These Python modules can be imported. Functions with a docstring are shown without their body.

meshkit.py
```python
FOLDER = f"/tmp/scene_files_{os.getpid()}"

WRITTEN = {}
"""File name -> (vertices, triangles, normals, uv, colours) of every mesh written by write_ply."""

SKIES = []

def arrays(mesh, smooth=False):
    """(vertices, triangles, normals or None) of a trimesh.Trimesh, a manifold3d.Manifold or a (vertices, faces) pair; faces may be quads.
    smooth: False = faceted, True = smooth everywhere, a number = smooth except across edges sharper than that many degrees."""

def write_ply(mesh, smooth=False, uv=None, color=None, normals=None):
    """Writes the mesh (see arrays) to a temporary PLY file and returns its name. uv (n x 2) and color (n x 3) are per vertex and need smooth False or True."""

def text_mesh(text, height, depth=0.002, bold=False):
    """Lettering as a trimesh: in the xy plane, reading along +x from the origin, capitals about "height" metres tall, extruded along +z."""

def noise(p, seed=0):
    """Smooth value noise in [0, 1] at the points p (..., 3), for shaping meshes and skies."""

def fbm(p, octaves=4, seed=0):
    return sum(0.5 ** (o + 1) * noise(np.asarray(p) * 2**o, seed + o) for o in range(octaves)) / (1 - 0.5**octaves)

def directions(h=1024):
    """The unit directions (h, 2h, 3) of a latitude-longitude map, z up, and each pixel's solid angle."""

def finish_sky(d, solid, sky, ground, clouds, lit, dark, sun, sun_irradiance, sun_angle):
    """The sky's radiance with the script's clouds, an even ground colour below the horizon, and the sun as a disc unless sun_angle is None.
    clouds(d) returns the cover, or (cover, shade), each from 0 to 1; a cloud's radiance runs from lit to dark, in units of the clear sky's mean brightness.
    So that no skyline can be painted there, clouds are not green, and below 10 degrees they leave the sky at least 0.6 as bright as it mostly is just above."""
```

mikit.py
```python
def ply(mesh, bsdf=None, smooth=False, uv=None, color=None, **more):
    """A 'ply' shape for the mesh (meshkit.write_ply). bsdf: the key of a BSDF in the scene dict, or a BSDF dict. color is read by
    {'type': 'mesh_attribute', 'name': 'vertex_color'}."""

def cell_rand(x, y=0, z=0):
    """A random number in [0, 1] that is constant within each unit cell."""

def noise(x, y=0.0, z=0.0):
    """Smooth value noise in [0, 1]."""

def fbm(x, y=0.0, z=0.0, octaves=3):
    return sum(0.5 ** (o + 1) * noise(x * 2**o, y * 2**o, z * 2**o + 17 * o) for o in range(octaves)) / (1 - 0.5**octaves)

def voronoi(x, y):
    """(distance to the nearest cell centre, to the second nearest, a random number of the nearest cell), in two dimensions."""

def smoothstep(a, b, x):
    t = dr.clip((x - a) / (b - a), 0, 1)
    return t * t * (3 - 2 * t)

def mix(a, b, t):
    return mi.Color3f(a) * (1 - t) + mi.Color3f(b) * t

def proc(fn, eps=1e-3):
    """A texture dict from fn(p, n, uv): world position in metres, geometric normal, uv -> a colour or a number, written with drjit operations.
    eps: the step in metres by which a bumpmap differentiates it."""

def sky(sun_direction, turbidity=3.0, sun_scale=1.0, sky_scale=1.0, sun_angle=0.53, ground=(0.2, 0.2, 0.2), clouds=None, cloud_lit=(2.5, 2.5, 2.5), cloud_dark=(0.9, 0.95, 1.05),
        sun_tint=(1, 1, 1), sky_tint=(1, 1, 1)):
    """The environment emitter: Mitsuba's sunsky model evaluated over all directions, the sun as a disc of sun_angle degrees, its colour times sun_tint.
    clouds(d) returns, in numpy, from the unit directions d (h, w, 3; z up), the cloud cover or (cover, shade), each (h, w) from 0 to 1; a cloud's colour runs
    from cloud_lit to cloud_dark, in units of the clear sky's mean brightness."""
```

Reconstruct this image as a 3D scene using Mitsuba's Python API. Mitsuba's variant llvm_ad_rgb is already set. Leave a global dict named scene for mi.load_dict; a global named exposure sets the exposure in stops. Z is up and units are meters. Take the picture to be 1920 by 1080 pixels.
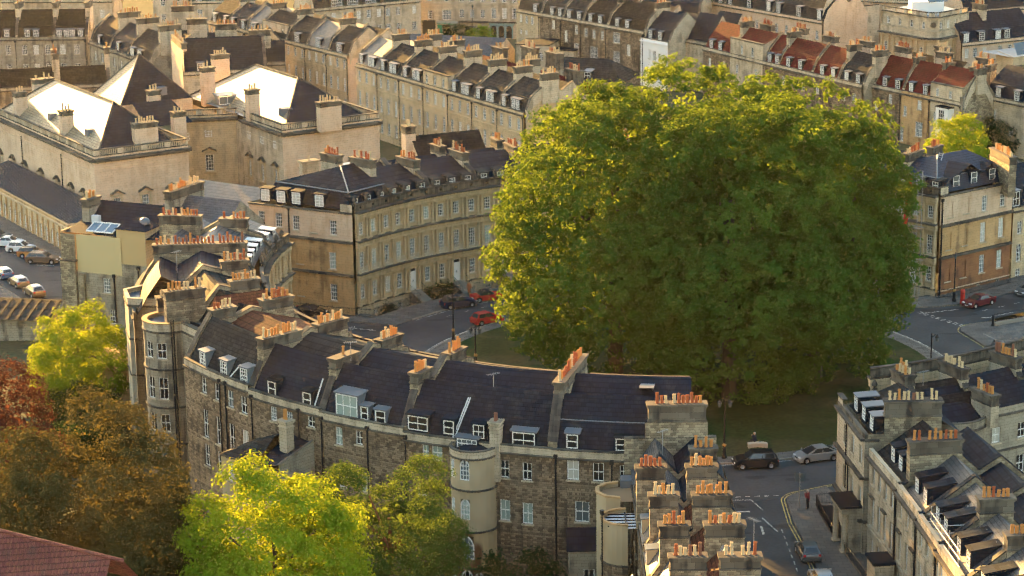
import math, random
import numpy as np, trimesh, drjit as dr, mitsuba as mi, mikit, meshkit
from mikit import noise, fbm, cell_rand, smoothstep, mix
T = mi.ScalarTransform4f
PI = math.pi
rng = random.Random(7)
scene, labels = {}, {}

# ------------------------------------------------------------------ camera, sky, exposure
# The origin is the middle of the round green; x runs to the right of the picture, y away from the camera.
CAM, PITCH, ROLL = np.array([-17.968, -239.1, 73.407]), 0.26, -0.0135
fwd = np.array([0, math.cos(PITCH), -math.sin(PITCH)])
up0 = np.array([0, math.sin(PITCH), math.cos(PITCH)])
upv = math.cos(ROLL) * up0 - math.sin(ROLL) * np.array([1.0, 0, 0])
scene['camera'] = {'type': 'perspective', 'fov': math.degrees(2 * math.atan(960 / 4400.0)), 'fov_axis': 'x', 'near_clip': 1.0, 'far_clip': 4000.0,
                   'medium': {'type': 'ref', 'id': 'haze_air'}, 'to_world': T().look_at(origin=CAM.tolist(), target=(CAM + fwd).tolist(), up=upv.tolist())}
SUN_AZ, SUN_EL = math.radians(116), math.radians(9.5)
scene['daylight'] = mikit.sky([math.cos(SUN_AZ) * math.cos(SUN_EL), math.sin(SUN_AZ) * math.cos(SUN_EL), math.sin(SUN_EL)], turbidity=4,
                              sun_scale=1.8, sky_scale=1.0, sun_tint=(1.0, 0.93, 0.72), sky_tint=(1.04, 1.0, 0.98))
exposure = 4.75
scene['haze_air'] = {'type': 'homogeneous', 'albedo': {'type': 'rgb', 'value': [.96, .95, .93]}, 'sigma_t': 0.000014, 'phase': {'type': 'hg', 'g': .55}}
scene['haze'] = {'type': 'cube', 'to_world': T().translate([0, 350, 36.5]).scale([1000, 900, 41]), 'bsdf': {'type': 'null'}, 'interior': {'type': 'ref', 'id': 'haze_air'}}
labels['haze'] = {'kind': 'stuff'}
# ------------------------------------------------------------------ materials
def rgb(c): return {'type': 'rgb', 'value': list(map(float, c))}
def mat(name, color, rough=0.8, spec=0.3, metal=0.0, **k):
    scene[name] = {'type': 'twosided', 'b': {'type': 'principled', 'base_color': rgb(color) if isinstance(color, (tuple, list)) else color,
                                            'roughness': rough, 'specular': spec, 'metallic': metal, **k}}
    return name
def wall_uv(p, n):
    l = dr.maximum(dr.sqrt(n.x * n.x + n.y * n.y), 1e-3)
    return (p.y * n.x - p.x * n.y) / l, p.z
def masonry(c1, c2, soot, bw, bh, joint, vary, stain):
    def fn(p, n, uv):
        u, v = wall_uv(p, n)
        row = dr.floor(v / bh)
        uu = u / bw + 0.5 * (row - 2 * dr.floor(row / 2)) + cell_rand(row, 3) * 0.3
        r = cell_rand(dr.floor(uu), row, 1)
        fu, fv = uu - dr.floor(uu), v / bh - row
        j = dr.select((fu < joint / bw) | (fv < joint / bh), 1.0, 0.0)
        big = fbm(p.x * 0.35, p.y * 0.35, p.z * 0.22)
        streak = fbm(u * 1.6, v * 0.22, 5.0)
        col = mix(c1, c2, dr.clip(0.5 + vary * (r - 0.5) + 1.5 * (big - 0.5), 0, 1))
        s = smoothstep(0.50, 0.78, 0.6 * streak + 0.5 * fbm(p.x * 0.8, p.y * 0.8, p.z * 0.9)) * stain
        return mix(col, soot, dr.clip(s, 0, 0.9)) * (1 - 0.35 * j)
    return mikit.proc(fn)
mat('ashlar_gold', masonry((.60, .455, .265), (.49, .36, .20), (.16, .125, .085), 0.8, 0.32, 0.03, 0.5, 0.4))
mat('ashlar_pink', masonry((.66, .49, .325), (.58, .41, .26), (.36, .20, .09), 0.8, 0.32, 0.02, 0.5, 0.35))
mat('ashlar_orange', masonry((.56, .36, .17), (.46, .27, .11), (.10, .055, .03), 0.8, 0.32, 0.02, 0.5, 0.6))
mat('ashlar_pale', masonry((.58, .475, .32), (.46, .365, .235), (.15, .12, .085), 0.7, 0.3, 0.03, 0.6, 0.6))
mat('ashlar_grey', masonry((.38, .325, .23), (.28, .235, .165), (.08, .068, .05), 0.6, 0.28, 0.03, 0.7, 0.8))
mat('rubble_brown', masonry((.29, .21, .13), (.12, .082, .05), (.035, .027, .02), 0.42, 0.19, 0.035, 1.6, 0.8))
mat('rubble_cream', masonry((.40, .32, .20), (.20, .155, .095), (.07, .06, .045), 0.45, 0.22, 0.04, 1.5, 0.6))
mat('stone_soot', masonry((.13, .108, .08), (.07, .058, .045), (.025, .022, .02), 0.9, 0.4, 0.02, 0.8, 0.8))
mat('stone_cap', masonry((.165, .14, .10), (.075, .063, .047), (.025, .022, .02), 0.9, 0.5, 0.02, 0.8, 1.0))
def slates(c1, c2, moss, row, w, lich):
    def fn(p, n, uv):
        u, v = wall_uv(p, n)
        r0 = dr.floor(v / row)
        uu = u / w + 0.5 * (r0 - 2 * dr.floor(r0 / 2))
        r = cell_rand(dr.floor(uu), r0, 2)
        fv, fu = v / row - r0, uu - dr.floor(uu)
        edge = dr.select((fv < 0.2) | (fu < 0.08), 1.0, 0.0)
        big = fbm(p.x * 0.3, p.y * 0.3, p.z * 0.6)
        col = mix(c1, c2, dr.clip(0.5 + 1.2 * (r - 0.5) + 1.6 * (big - 0.5), 0, 1))
        m = smoothstep(0.56, 0.8, fbm(p.x * 1.3, p.y * 1.3, p.z * 1.3)) * lich
        return mix(col, moss, m) * (1 - 0.5 * edge)
    return mikit.proc(fn)
mat('slate_navy', slates((.011, .020, .032), (.006, .011, .018), (.035, .042, .04), 0.3, 0.42, 0.55), 0.7, 0.14)
mat('slate_grey', slates((.036, .039, .038), (.019, .021, .022), (.065, .062, .05), 0.3, 0.42, 0.6), 0.8, 0.06)
mat('slate_sheen', slates((.11, .10, .095), (.07, .066, .064), (.16, .145, .12), 0.2, 0.3, 0.4), 0.5, 0.35)  # paler base puts part of the sheen into the colour
mat('tile_dark', slates((.030, .027, .025), (.014, .013, .013), (.07, .06, .045), 0.24, 0.25, 0.5), 0.8, 0.06)
mat('tile_red', slates((.14, .022, .018), (.085, .014, .012), (.10, .06, .04), 0.24, 0.25, 0.35), 0.8, 0.06)
mat('tile_brown', slates((.16, .06, .034), (.085, .034, .022), (.10, .08, .05), 0.24, 0.25, 0.5), 0.8, 0.06)
mat('tile_clay', slates((.26, .085, .06), (.17, .05, .04), (.12, .08, .06), 0.3, 0.26, 0.5), 0.75, 0.2)
mat('lead', (.13, .14, .15), 0.38, 0.5)
mat('flashing', (.13, .155, .165), 0.45, 0.5)
mat('white_paint', (.78, .76, .70), 0.5)
mat('cream_paint', (.62, .52, .36), 0.6)
mat('render_pale', mikit.proc(lambda p, n, uv: mix((.52, .41, .25), (.40, .29, .16), fbm(p.x * .5, p.y * .5, p.z * .35) * 1.6 - .3)))
mat('render_rust', mikit.proc(lambda p, n, uv: mix((.50, .36, .19), (.17, .07, .03), smoothstep(.45, .7, fbm(p.x * .9, p.y * .9, p.z * .28)))))
mat('render_yellow', (.56, .44, .22))
mat('glass_dark', (.012, .014, .016), 0.04, 0.6)
mat('glass_painted_sky', (.10, .12, .12), 0.06, 0.6)  # lighter base paints reflected sky into the pane
mat('blind', (.50, .47, .38), 0.6)
mat('blind_green', (.30, .36, .30), 0.4, 0.5)
mat('black_iron', (.012, .012, .013), 0.4, 0.4)
mat('black_pipe', (.016, .016, .018), 0.4, 0.4)
mat('white_pipe', (.6, .62, .6), 0.4)
mat('pot_orange', (.47, .205, .055), 0.8)
mat('pot_red', (.33, .085, .03), 0.8)
mat('pot_buff', (.55, .41, .22), 0.8)
mat('pot_brown', (.20, .085, .05), 0.8)
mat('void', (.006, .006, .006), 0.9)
mat('metal_grey', (.42, .42, .40), 0.4, 0.5, 0.6)
mat('timber', (.30, .19, .10), 0.8)
mat('red_paint', (.55, .03, .02), 0.35, 0.5)
mat('asphalt', mikit.proc(lambda p, n, uv: mix((.060, .064, .064), (.037, .040, .041), fbm(p.x * .25, p.y * .25, 1.0) * 1.8 - .4) * (0.9 + 0.2 * noise(p.x * 6, p.y * 6)) * (1 - 0.35 * smoothstep(.62, .66, fbm(p.x * .12, p.y * .35, 9.0)))), 0.8, 0.3)
def paving_fn(p, n, uv):
    a, b = p.x / 0.9, p.y / 0.62
    row = dr.floor(b)
    a = a + 0.5 * (row - 2 * dr.floor(row / 2))
    r = cell_rand(dr.floor(a), row)
    j = dr.select((a - dr.floor(a) < 0.07) | (b - row < 0.1), 1.0, 0.0)
    return mix((.16, .142, .118), (.085, .077, .068), dr.clip(r * .7 + .6 * (fbm(p.x * .4, p.y * .4) - .3), 0, 1)) * (1 - 0.35 * j)
mat('paving', mikit.proc(paving_fn), 0.8)
mat('kerb_stone', (.24, .21, .17), 0.8)
mat('road_white', mikit.proc(lambda p, n, uv: mix((.50, .48, .42), (.16, .15, .14), smoothstep(.45, .7, fbm(p.x * 3, p.y * 3)))))
mat('road_yellow', mikit.proc(lambda p, n, uv: mix((.50, .36, .10), (.22, .17, .08), smoothstep(.45, .75, fbm(p.x * 2, p.y * 2)))))
mat('lawn', mikit.proc(lambda p, n, uv: mix(mix((.022, .042, .010), (.034, .050, .014), fbm(p.x * .5, p.y * .5)), (.055, .055, .022), smoothstep(.45, .75, fbm(p.x * .17 + 4, p.y * .3))) * (0.8 + 0.4 * noise(p.x * 4, p.y * 4))), 0.9, 0.1)
mat('earth', mikit.proc(lambda p, n, uv: mix((.05, .06, .025), (.10, .085, .05), fbm(p.x * .2, p.y * .2)) * (0.8 + 0.4 * noise(p.x * 3, p.y * 3))), 0.9, 0.1)
def leafy(name, c1, c2, c3, trans=1.0, thru=None):
    def fn(p, n, uv):
        k = cell_rand(p.x * 2.3, p.y * 2.3, p.z * 2.3)
        big = fbm(p.x * 0.16, p.y * 0.16, p.z * 0.16)
        return mix(mix(c1, c2, k), c3, dr.clip((big - 0.42) * 3.5, 0, 1))
    def glow(p, n, uv):
        k = cell_rand(p.x * 2.3, p.y * 2.3, p.z * 2.3 + 7)
        return mix(thru, mi.Color3f(thru) * .6, k)
    if thru is None: scene[name] = {'type': 'principledthin', 'base_color': mikit.proc(fn), 'roughness': 0.55, 'diff_trans': trans, 'eta': 1.35}
    else:  # a leaf mirrors green and lets yellow-green through
        scene[name] = {'type': 'blendbsdf', 'weight': .4, 'a': {'type': 'principledthin', 'base_color': mikit.proc(fn), 'roughness': 0.5, 'diff_trans': 0.0, 'eta': 1.35}, 'b': {'type': 'principledthin', 'base_color': mikit.proc(glow), 'roughness': 0.8, 'diff_trans': 2.0, 'eta': 1.2}}
    return name
leafy('leaf_plane', (.048, .115, .024), (.028, .076, .017), (.066, .126, .024), 1.0, (.27, .35, .028))
leafy('leaf_lime', (.17, .28, .02), (.11, .20, .016), (.22, .30, .02), 1.0, (.48, .52, .03))
leafy('leaf_olive', (.060, .105, .024), (.036, .072, .018), (.08, .115, .026), 1.0, (.16, .22, .03))
leafy('leaf_chestnut', (.075, .080, .030), (.048, .060, .024), (.095, .075, .028), 0.9, (.13, .10, .03))
leafy('leaf_copper', (.075, .028, .020), (.05, .020, .016), (.11, .04, .024), 0.9)
leafy('leaf_dark', (.026, .048, .014), (.016, .032, .010), (.04, .055, .014), 0.8)
mat('bark', (.10, .075, .05), 0.9, 0.1)
mat('bark_red', (.22, .09, .045), 0.9, 0.1)

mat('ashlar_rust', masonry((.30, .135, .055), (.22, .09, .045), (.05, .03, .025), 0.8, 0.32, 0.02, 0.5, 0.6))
mat('rubble_grey', masonry((.30, .27, .22), (.15, .135, .11), (.06, .055, .045), 0.45, 0.22, 0.05, 1.5, 0.4))
mat('roof_glare', slates((.30, .24, .16), (.23, .185, .12), (.22, .15, .08), 0.25, 0.45, 0.5), 0.42, 0.3, spec_tint=0.9)  # pale warm base paints sun glare onto the left-facing slopes
mat('slate_blue', slates((.026, .036, .058), (.018, .026, .042), (.03, .04, .06), 0.2, 0.3, 0.2), 0.6, 0.32)
mat('shop_dark', (.03, .035, .035), 0.4)
mat('shop_pale', (.36, .38, .33), 0.5)
mat('shop_green', (.05, .28, .15), 0.5)
mat('shop_blue', (.20, .30, .30), 0.5)
mat('render_yellow2', (.50, .36, .17))
mat('glass_blue', (.08, .15, .20), 0.05, 0.6)
# ------------------------------------------------------------------ geometry helpers
class MB:
    """Collects polygons, boxes and prisms into one mesh."""
    def __init__(s): s.v, s.f, s.n = [], [], 0
    def add(s, v, f):
        v = np.asarray(v, float); s.v.append(v); s.f.append(np.asarray(f, int) + s.n); s.n += len(v)
    def poly(s, pts): s.add(pts, [[0, i, i + 1] for i in range(1, len(pts) - 1)])
    def quads(s, q):
        q = np.asarray(q, float).reshape(-1, 4, 3); i = np.arange(len(q))[:, None] * 4
        s.add(q.reshape(-1, 3), np.concatenate([i + [0, 1, 2], i + [0, 2, 3]]))
    def box(s, x0, x1, y0, y1, z0, z1, M=None):
        v = np.array([[x, y, z] for z in (z0, z1) for y in (y0, y1) for x in (x0, x1)], float)
        f = [[0, 2, 3], [0, 3, 1], [4, 5, 7], [4, 7, 6], [0, 1, 5], [0, 5, 4], [2, 6, 7], [2, 7, 3], [0, 4, 6], [0, 6, 2], [1, 3, 7], [1, 7, 5]]
        s.add(v if M is None else M(v), f)
    def bar(s, a, b, r, sides=5):
        a, b = np.asarray(a, float), np.asarray(b, float); d = b - a; d /= np.linalg.norm(d)
        x = np.cross(d, [0, 0, 1] if abs(d[2]) < .9 else [1, 0, 0]); x /= np.linalg.norm(x); y = np.cross(d, x)
        t = np.arange(sides) * 2 * PI / sides; ring = r * (np.cos(t)[:, None] * x + np.sin(t)[:, None] * y)
        i = np.arange(sides); j = (i + 1) % sides
        s.add(np.vstack([a + ring, b + ring]), np.vstack([np.c_[i, j, j + sides], np.c_[i, j + sides, i + sides], [[sides, sides + k, sides + k + 1] for k in range(1, sides - 1)]]))
    def lathe(s, prof, sides=10, M=None):
        prof = np.asarray(prof, float); t = np.arange(sides) * 2 * PI / sides
        v = np.array([[r * c, r * q, z] for r, z in prof for c, q in zip(np.cos(t), np.sin(t))])
        f = []
        for k in range(len(prof) - 1):
            for i in range(sides):
                j = (i + 1) % sides; a, b, c, d = k * sides + i, k * sides + j, (k + 1) * sides + j, (k + 1) * sides + i
                f += [[a, b, c], [a, c, d]]
        s.add(v if M is None else M(v), f)
    def mesh(s): return np.vstack(s.v), np.vstack(s.f)
    def __bool__(s): return s.n > 0

class Fr:
    """A straight wall: u runs to the right as one looks at it, v into the building, z up."""
    def __init__(s, A, B):
        s.A = np.asarray(A, float)[:2]; d = np.asarray(B, float)[:2] - s.A; s.L = float(np.linalg.norm(d)); s.u = d / s.L; s.w = np.array([-s.u[1], s.u[0]]); s.step = 1e9
    def P(s, q):
        q = np.asarray(q, float); xy = s.A + q[..., :1] * s.u + q[..., 1:2] * s.w
        return np.concatenate([xy, q[..., 2:3]], -1)
    def mat(s, u, v, z):
        o = s.P(np.array([u, v, z])); m = np.eye(4); m[:2, 0], m[:2, 1], m[:3, 3] = s.u, s.w, o
        return m
    def sub(s, u0, v0): return Fr(s.P(np.array([u0, v0, 0]))[:2], s.P(np.array([u0 + 1, v0, 0]))[:2])
class FrZ(Fr):
    def __init__(s, A, B, dz): Fr.__init__(s, A, B); s.dz = dz
    def P(s, q): return Fr.P(s, q) + [0, 0, s.dz]
    def mat(s, u, v, z):
        m = Fr.mat(s, u, v, z); return m
class Po:
    """A curved wall on a circle round the origin: side -1 is seen from the middle, +1 from outside."""
    def __init__(s, R, a0, side): s.R, s.a0, s.side, s.step = R, math.radians(a0), side, 1.6
    def ang(s, u): return s.a0 + s.side * u / s.R
    def uo(s, deg): return (math.radians(deg) - s.a0) * s.R * s.side
    def P(s, q):
        q = np.asarray(q, float); a = s.ang(q[..., 0]); r = s.R - s.side * q[..., 1]
        return np.stack([r * np.cos(a), r * np.sin(a), q[..., 2]], -1)
    def mat(s, u, v, z):
        a = s.ang(u); o = s.P(np.array([u, v, z])); m = np.eye(4)
        ud = s.side * np.array([-math.sin(a), math.cos(a)]); m[:2, 0], m[:2, 1], m[:3, 3] = ud, [-ud[1], ud[0]], o
        return m
def brk(fr, u0, u1, extra=()):
    b = sorted({round(x, 4) for x in (u0, u1, *extra) if u0 - 1e-6 <= x <= u1 + 1e-6})
    out = [b[0]]
    for a, c in zip(b, b[1:]):
        n = max(1, math.ceil((c - a) / fr.step - 1e-6)); out += [a + (c - a) * k / n for k in range(1, n + 1)]
    return out

used = {}
def key(name):
    k = used.get(name, -1) + 1; used[name] = k
    return name if k == 0 else f'{name}_{k:03d}'
def put(k, mesh, bsdf, smooth=False):
    scene[k] = mikit.ply(mesh, bsdf, smooth=smooth); return k
def tag(k, label=None, cat=None, group=None, kind=None):
    d = labels.setdefault(k, {})
    for a, b in (('label', label), ('category', cat), ('group', group), ('kind', kind)):
        if b: d[a] = b
    return k
shared = {}
def ref(sid, make, bsdf, M, smooth=False):
    """A copy of a shared mesh under the matrix M."""
    if (sid, bsdf) not in shared: shared[sid, bsdf] = mikit.ply(make(), bsdf, smooth=smooth)
    return {**shared[sid, bsdf], 'to_world': T(np.asarray(M).tolist())}

def window_frame(w, h, cols, rows, mid=True):
    m = MB(); t = 0.075; d0, d1 = -0.03, 0.03
    m.box(-w / 2, -w / 2 + t, d0, d1, 0, h); m.box(w / 2 - t, w / 2, d0, d1, 0, h)
    m.box(-w / 2 + t, w / 2 - t, d0, d1, 0, t); m.box(-w / 2 + t, w / 2 - t, d0, d1, h - t, h)
    g = 0.028
    for i in range(1, cols):
        x = -w / 2 + w * i / cols; m.box(x - g, x + g, -0.015, 0.02, t, h - t)
    for j in range(1, rows):
        z = h * j / rows; q = 0.045 if (mid and 2 * j == rows) else g
        m.box(-w / 2 + t, w / 2 - t, -0.02, 0.021, z - q, z + q)
    return m.mesh()
def pane_mesh(w, h):
    m = MB(); m.quads([[(-w / 2 + .02, .032, .02), (w / 2 - .02, .032, .02), (w / 2 - .02, .032, h - .02), (-w / 2 + .02, .032, h - .02)]]); return m.mesh()
def arch_frame(w, h, cols=3, rows=4):
    m = MB(); r = w / 2; hs = h - r * 1.25; t = 0.08; N = 8
    pts = [(-r, 0), (-r, hs)]
    for k in range(1, N): # pointed arch
        a = PI - k * PI / N; x = r * math.cos(a); pts.append((x, hs + 1.25 * r * (1 - abs(x / r) ** 1.6) ** .75))
    pts += [(r, hs), (r, 0)]
    for (x0, z0), (x1, z1) in zip(pts, pts[1:] + pts[:1]):
        m.bar((x0 * .95, 0, z0), (x1 * .95, 0, z1), .06, 4)
    for i in range(1, cols):
        x = -r + w * i / cols; zt = hs + 1.25 * r * (1 - abs(x / r) ** 1.6) ** .75; m.box(x - .03, x + .03, -.02, .02, 0, zt)
    for j in range(1, rows):
        z = hs * j / (rows - 1); m.box(-r, r, -.021, .021, z - .03, z + .03)
    g = MB(); g.poly([(x * .95, .025, z) for x, z in pts])
    return m.mesh(), g.mesh()

GLASS = ['glass_dark'] * 7 + ['glass_painted_sky'] + ['blind'] + ['blind_green']
GLASS_FAR = ['glass_dark'] * 6 + ['glass_painted_sky'] * 2 + ['blind'] * 2
class House:
    def __init__(s, name, label, cat='house', group=None, glass=GLASS):
        s.k = key(name); s.m = {}; s.glass = glass; s.r = random.Random(hash_name(s.k))
        tag(s.k, label, cat, group)
    def mb(s, part, bsdf): return s.m.setdefault((part, bsdf, 0), MB())
    def one(s, part, bsdf): return s.m.setdefault((part, bsdf, len(s.m) + 1), MB())
    def part(s, name): return key(f'{s.k}__{name}')
    # walls: ops are (u centre, sill z, width, height, style); style None leaves an opening, 'blank' a blind recess
    def wall(s, fr, u0, u1, z0, z1, bsdf, ops=(), v=0.0, deep=0.16, sill='ashlar_pale', sillw=True):
        m = s.one('wall', bsdf)
        us = brk(fr, u0, u1, [x for o in ops for x in (o[0] - o[2] / 2, o[0] + o[2] / 2)])
        zs = sorted({round(x, 4) for x in [z0, z1] + [x for o in ops for x in (o[1], o[1] + o[3])] if z0 - 1e-6 <= x <= z1 + 1e-6})
        q = []
        for a, b in zip(us, us[1:]):
            run = None
            for c, d in zip(zs, zs[1:]):
                um, zm = (a + b) / 2, (c + d) / 2
                if any(abs(um - o[0]) < o[2] / 2 and o[1] < zm < o[1] + o[3] for o in ops):
                    if run: q.append((a, b, *run)); run = None
                else: run = (run[0], d) if run else (c, d)
            if run: q.append((a, b, *run))
        quads = [[(a, v, c), (b, v, c), (b, v, d), (a, v, d)] for a, b, c, d in q]
        for o in ops:
            a, b, c, d = o[0] - o[2] / 2, o[0] + o[2] / 2, o[1], o[1] + o[3]
            if o[4] == 'none': continue
            dp = 0.10 if o[4] == 'blank' else deep
            quads += [[(a, v, c), (a, v + dp, c), (a, v + dp, d), (a, v, d)], [(b, v, c), (b, v + dp, c), (b, v + dp, d), (b, v, d)],
                      [(a, v, d), (b, v, d), (b, v + dp, d), (a, v + dp, d)], [(a, v, c), (b, v, c), (b, v + dp, c), (a, v + dp, c)]]
            if o[4] == 'blank': quads.append([(a, v + dp, c), (b, v + dp, c), (b, v + dp, d), (a, v + dp, d)])
            else: s.window(fr, o[0], v + dp, c, o[2], o[3], o[4], o[5] if len(o) > 5 else None)
            if sillw and o[4] not in ('none', 'door'):
                s.one('sill', sill).box(a - .1, b + .1, v - .12, v + .01, c - .14, c - .005, fr.P)
        if quads: m.quads(fr.P(np.array(quads, float)))
    def window(s, fr, u, v, z, w, h, style, glass=None):
        w, h = round(w, 2), round(h, 2); M = fr.mat(u, v, z)
        if style == 'door' or style == 'door_dark':
            k = s.part('door'); bs = 'white_paint' if style == 'door' else 'black_pipe'
            scene[k] = ref(('door', w, h), lambda: door_mesh(w, h), bs, M)
            scene[k + '__fanlight'] = ref(('fan', w, h), lambda: fan_mesh(w, h), 'glass_dark', M)
            return
        k = s.part('window'); g = glass or s.r.choice(s.glass)
        if style == 'arch':
            scene[k] = ref(('arch', w, h), lambda: arch_frame(w, h)[0], 'white_paint', M)
            scene[k + '__pane'] = ref(('archp', w, h), lambda: arch_frame(w, h)[1], g, M); return
        c, r = style
        scene[k] = ref(('win', w, h, c, r), lambda: window_frame(w, h, c, r), 'white_paint', M)
        scene[k + '__pane'] = ref(('pane', w, h), lambda: pane_mesh(w, h), g, M)
    def ledge(s, fr, u0, u1, z, h, p, bsdf='stone_soot', part='cornice', v0=0.0):
        m = s.one(part, bsdf); us = brk(fr, u0, u1)
        for a, b in zip(us, us[1:]): m.box(a, b, v0 - p, v0 + .02, z, z + h, fr.P)
    def slab(s, fr, u0, u1, v0, v1, z0, z1, bsdf, part):
        m = s.one(part, bsdf); us = brk(fr, u0, u1)
        for a, b in zip(us, us[1:]): m.box(a, b, v0, v1, z0, z1, fr.P)
    def roof(s, fr, u0, u1, prof, bsdf, part='roof'):
        m = s.one(part, bsdf); us = brk(fr, u0, u1)
        if len(prof) < 2: return
        for a, b in zip(us, us[1:]):
            m.quads(fr.P(np.array([[(a, v0, z0), (b, v0, z0), (b, v1, z1), (a, v1, z1)] for (v0, z0), (v1, z1) in zip(prof, prof[1:])])))
    def gable(s, fr, u, prof, z0, bsdf, part='wall'):
        """The end wall under a roof profile."""
        m = s.one(part, bsdf)
        m.quads(fr.P(np.array([[(u, v0, z0), (u, v1, z0), (u, v1, z1), (u, v0, z1)] for (v0, z0_), (v1, z1) in zip(prof, prof[1:]) for z0_ in ()] or
                              [[(u, a[0], z0), (u, b[0], z0), (u, b[0], b[1]), (u, a[0], a[1])] for a, b in zip(prof, prof[1:])])))
    def party(s, fr, u, prof, up=0.35, t=0.22, bsdf='rubble_cream', cap='stone_soot', down=1.5):
        """A parapet that follows the roof profile between two houses, with a coping."""
        m, c = s.one('party_wall', bsdf), s.one('coping', cap)
        for (va, za), (vb, zb) in zip(prof, prof[1:]):
            for du in (-t, t):
                m.quads(fr.P(np.array([[(u + du, va, za - down), (u + du, vb, zb - down), (u + du, vb, zb + up), (u + du, va, za + up)]])))
            e = t + .05
            P = lambda du, q, dz: (u + du, q[0], q[1] + up + dz)
            a, b = (va, za), (vb, zb)
            c.quads(fr.P(np.array([[P(-e, a, .09), P(e, a, .09), P(e, b, .09), P(-e, b, .09)], [P(-e, a, 0), P(-e, a, .09), P(-e, b, .09), P(-e, b, 0)], [P(e, a, 0), P(e, a, .09), P(e, b, .09), P(e, b, 0)]])))
        for q in (prof[0], prof[-1]):
            m.quads(fr.P(np.array([[(u - t, q[0], q[1] - down), (u + t, q[0], q[1] - down), (u + t, q[0], q[1] + up + .09), (u - t, q[0], q[1] + up + .09)]])))
    def chimney(s, fr, u, v, L, zb, zt, npots, along='v', t=0.42, bsdf='rubble_cream', capm='stone_cap', pots=None, band=1.0, rows=1):
        """A stack of length L along u or v, centred at (u, v), with a string course, a cap and its pots."""
        k = s.part('chimney'); M = fr.mat(u, v, 0)
        if along == 'v': M = M @ np.array([[0, -1, 0, 0], [1, 0, 0, 0], [0, 0, 1, 0], [0, 0, 0, 1.0]])
        f = lambda q: q @ M[:3, :3].T + M[:3, 3]
        a = L / 2; b = MB(); b.box(-a, a, -t, t, zb, zt - band, f); put(k, b.mesh(), bsdf)
        c = MB(); c.box(-a - .07, a + .07, -t - .07, t + .07, zt - band, zt - band + .14, f)
        c.box(-a + .01, a - .01, -t + .01, t - .01, zt - band + .14, zt - .32, f)
        c.box(-a - .06, a + .06, -t - .06, t + .06, zt - .32, zt - .17, f); c.box(-a - .14, a + .14, -t - .14, t + .14, zt - .17, zt, f)
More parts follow.
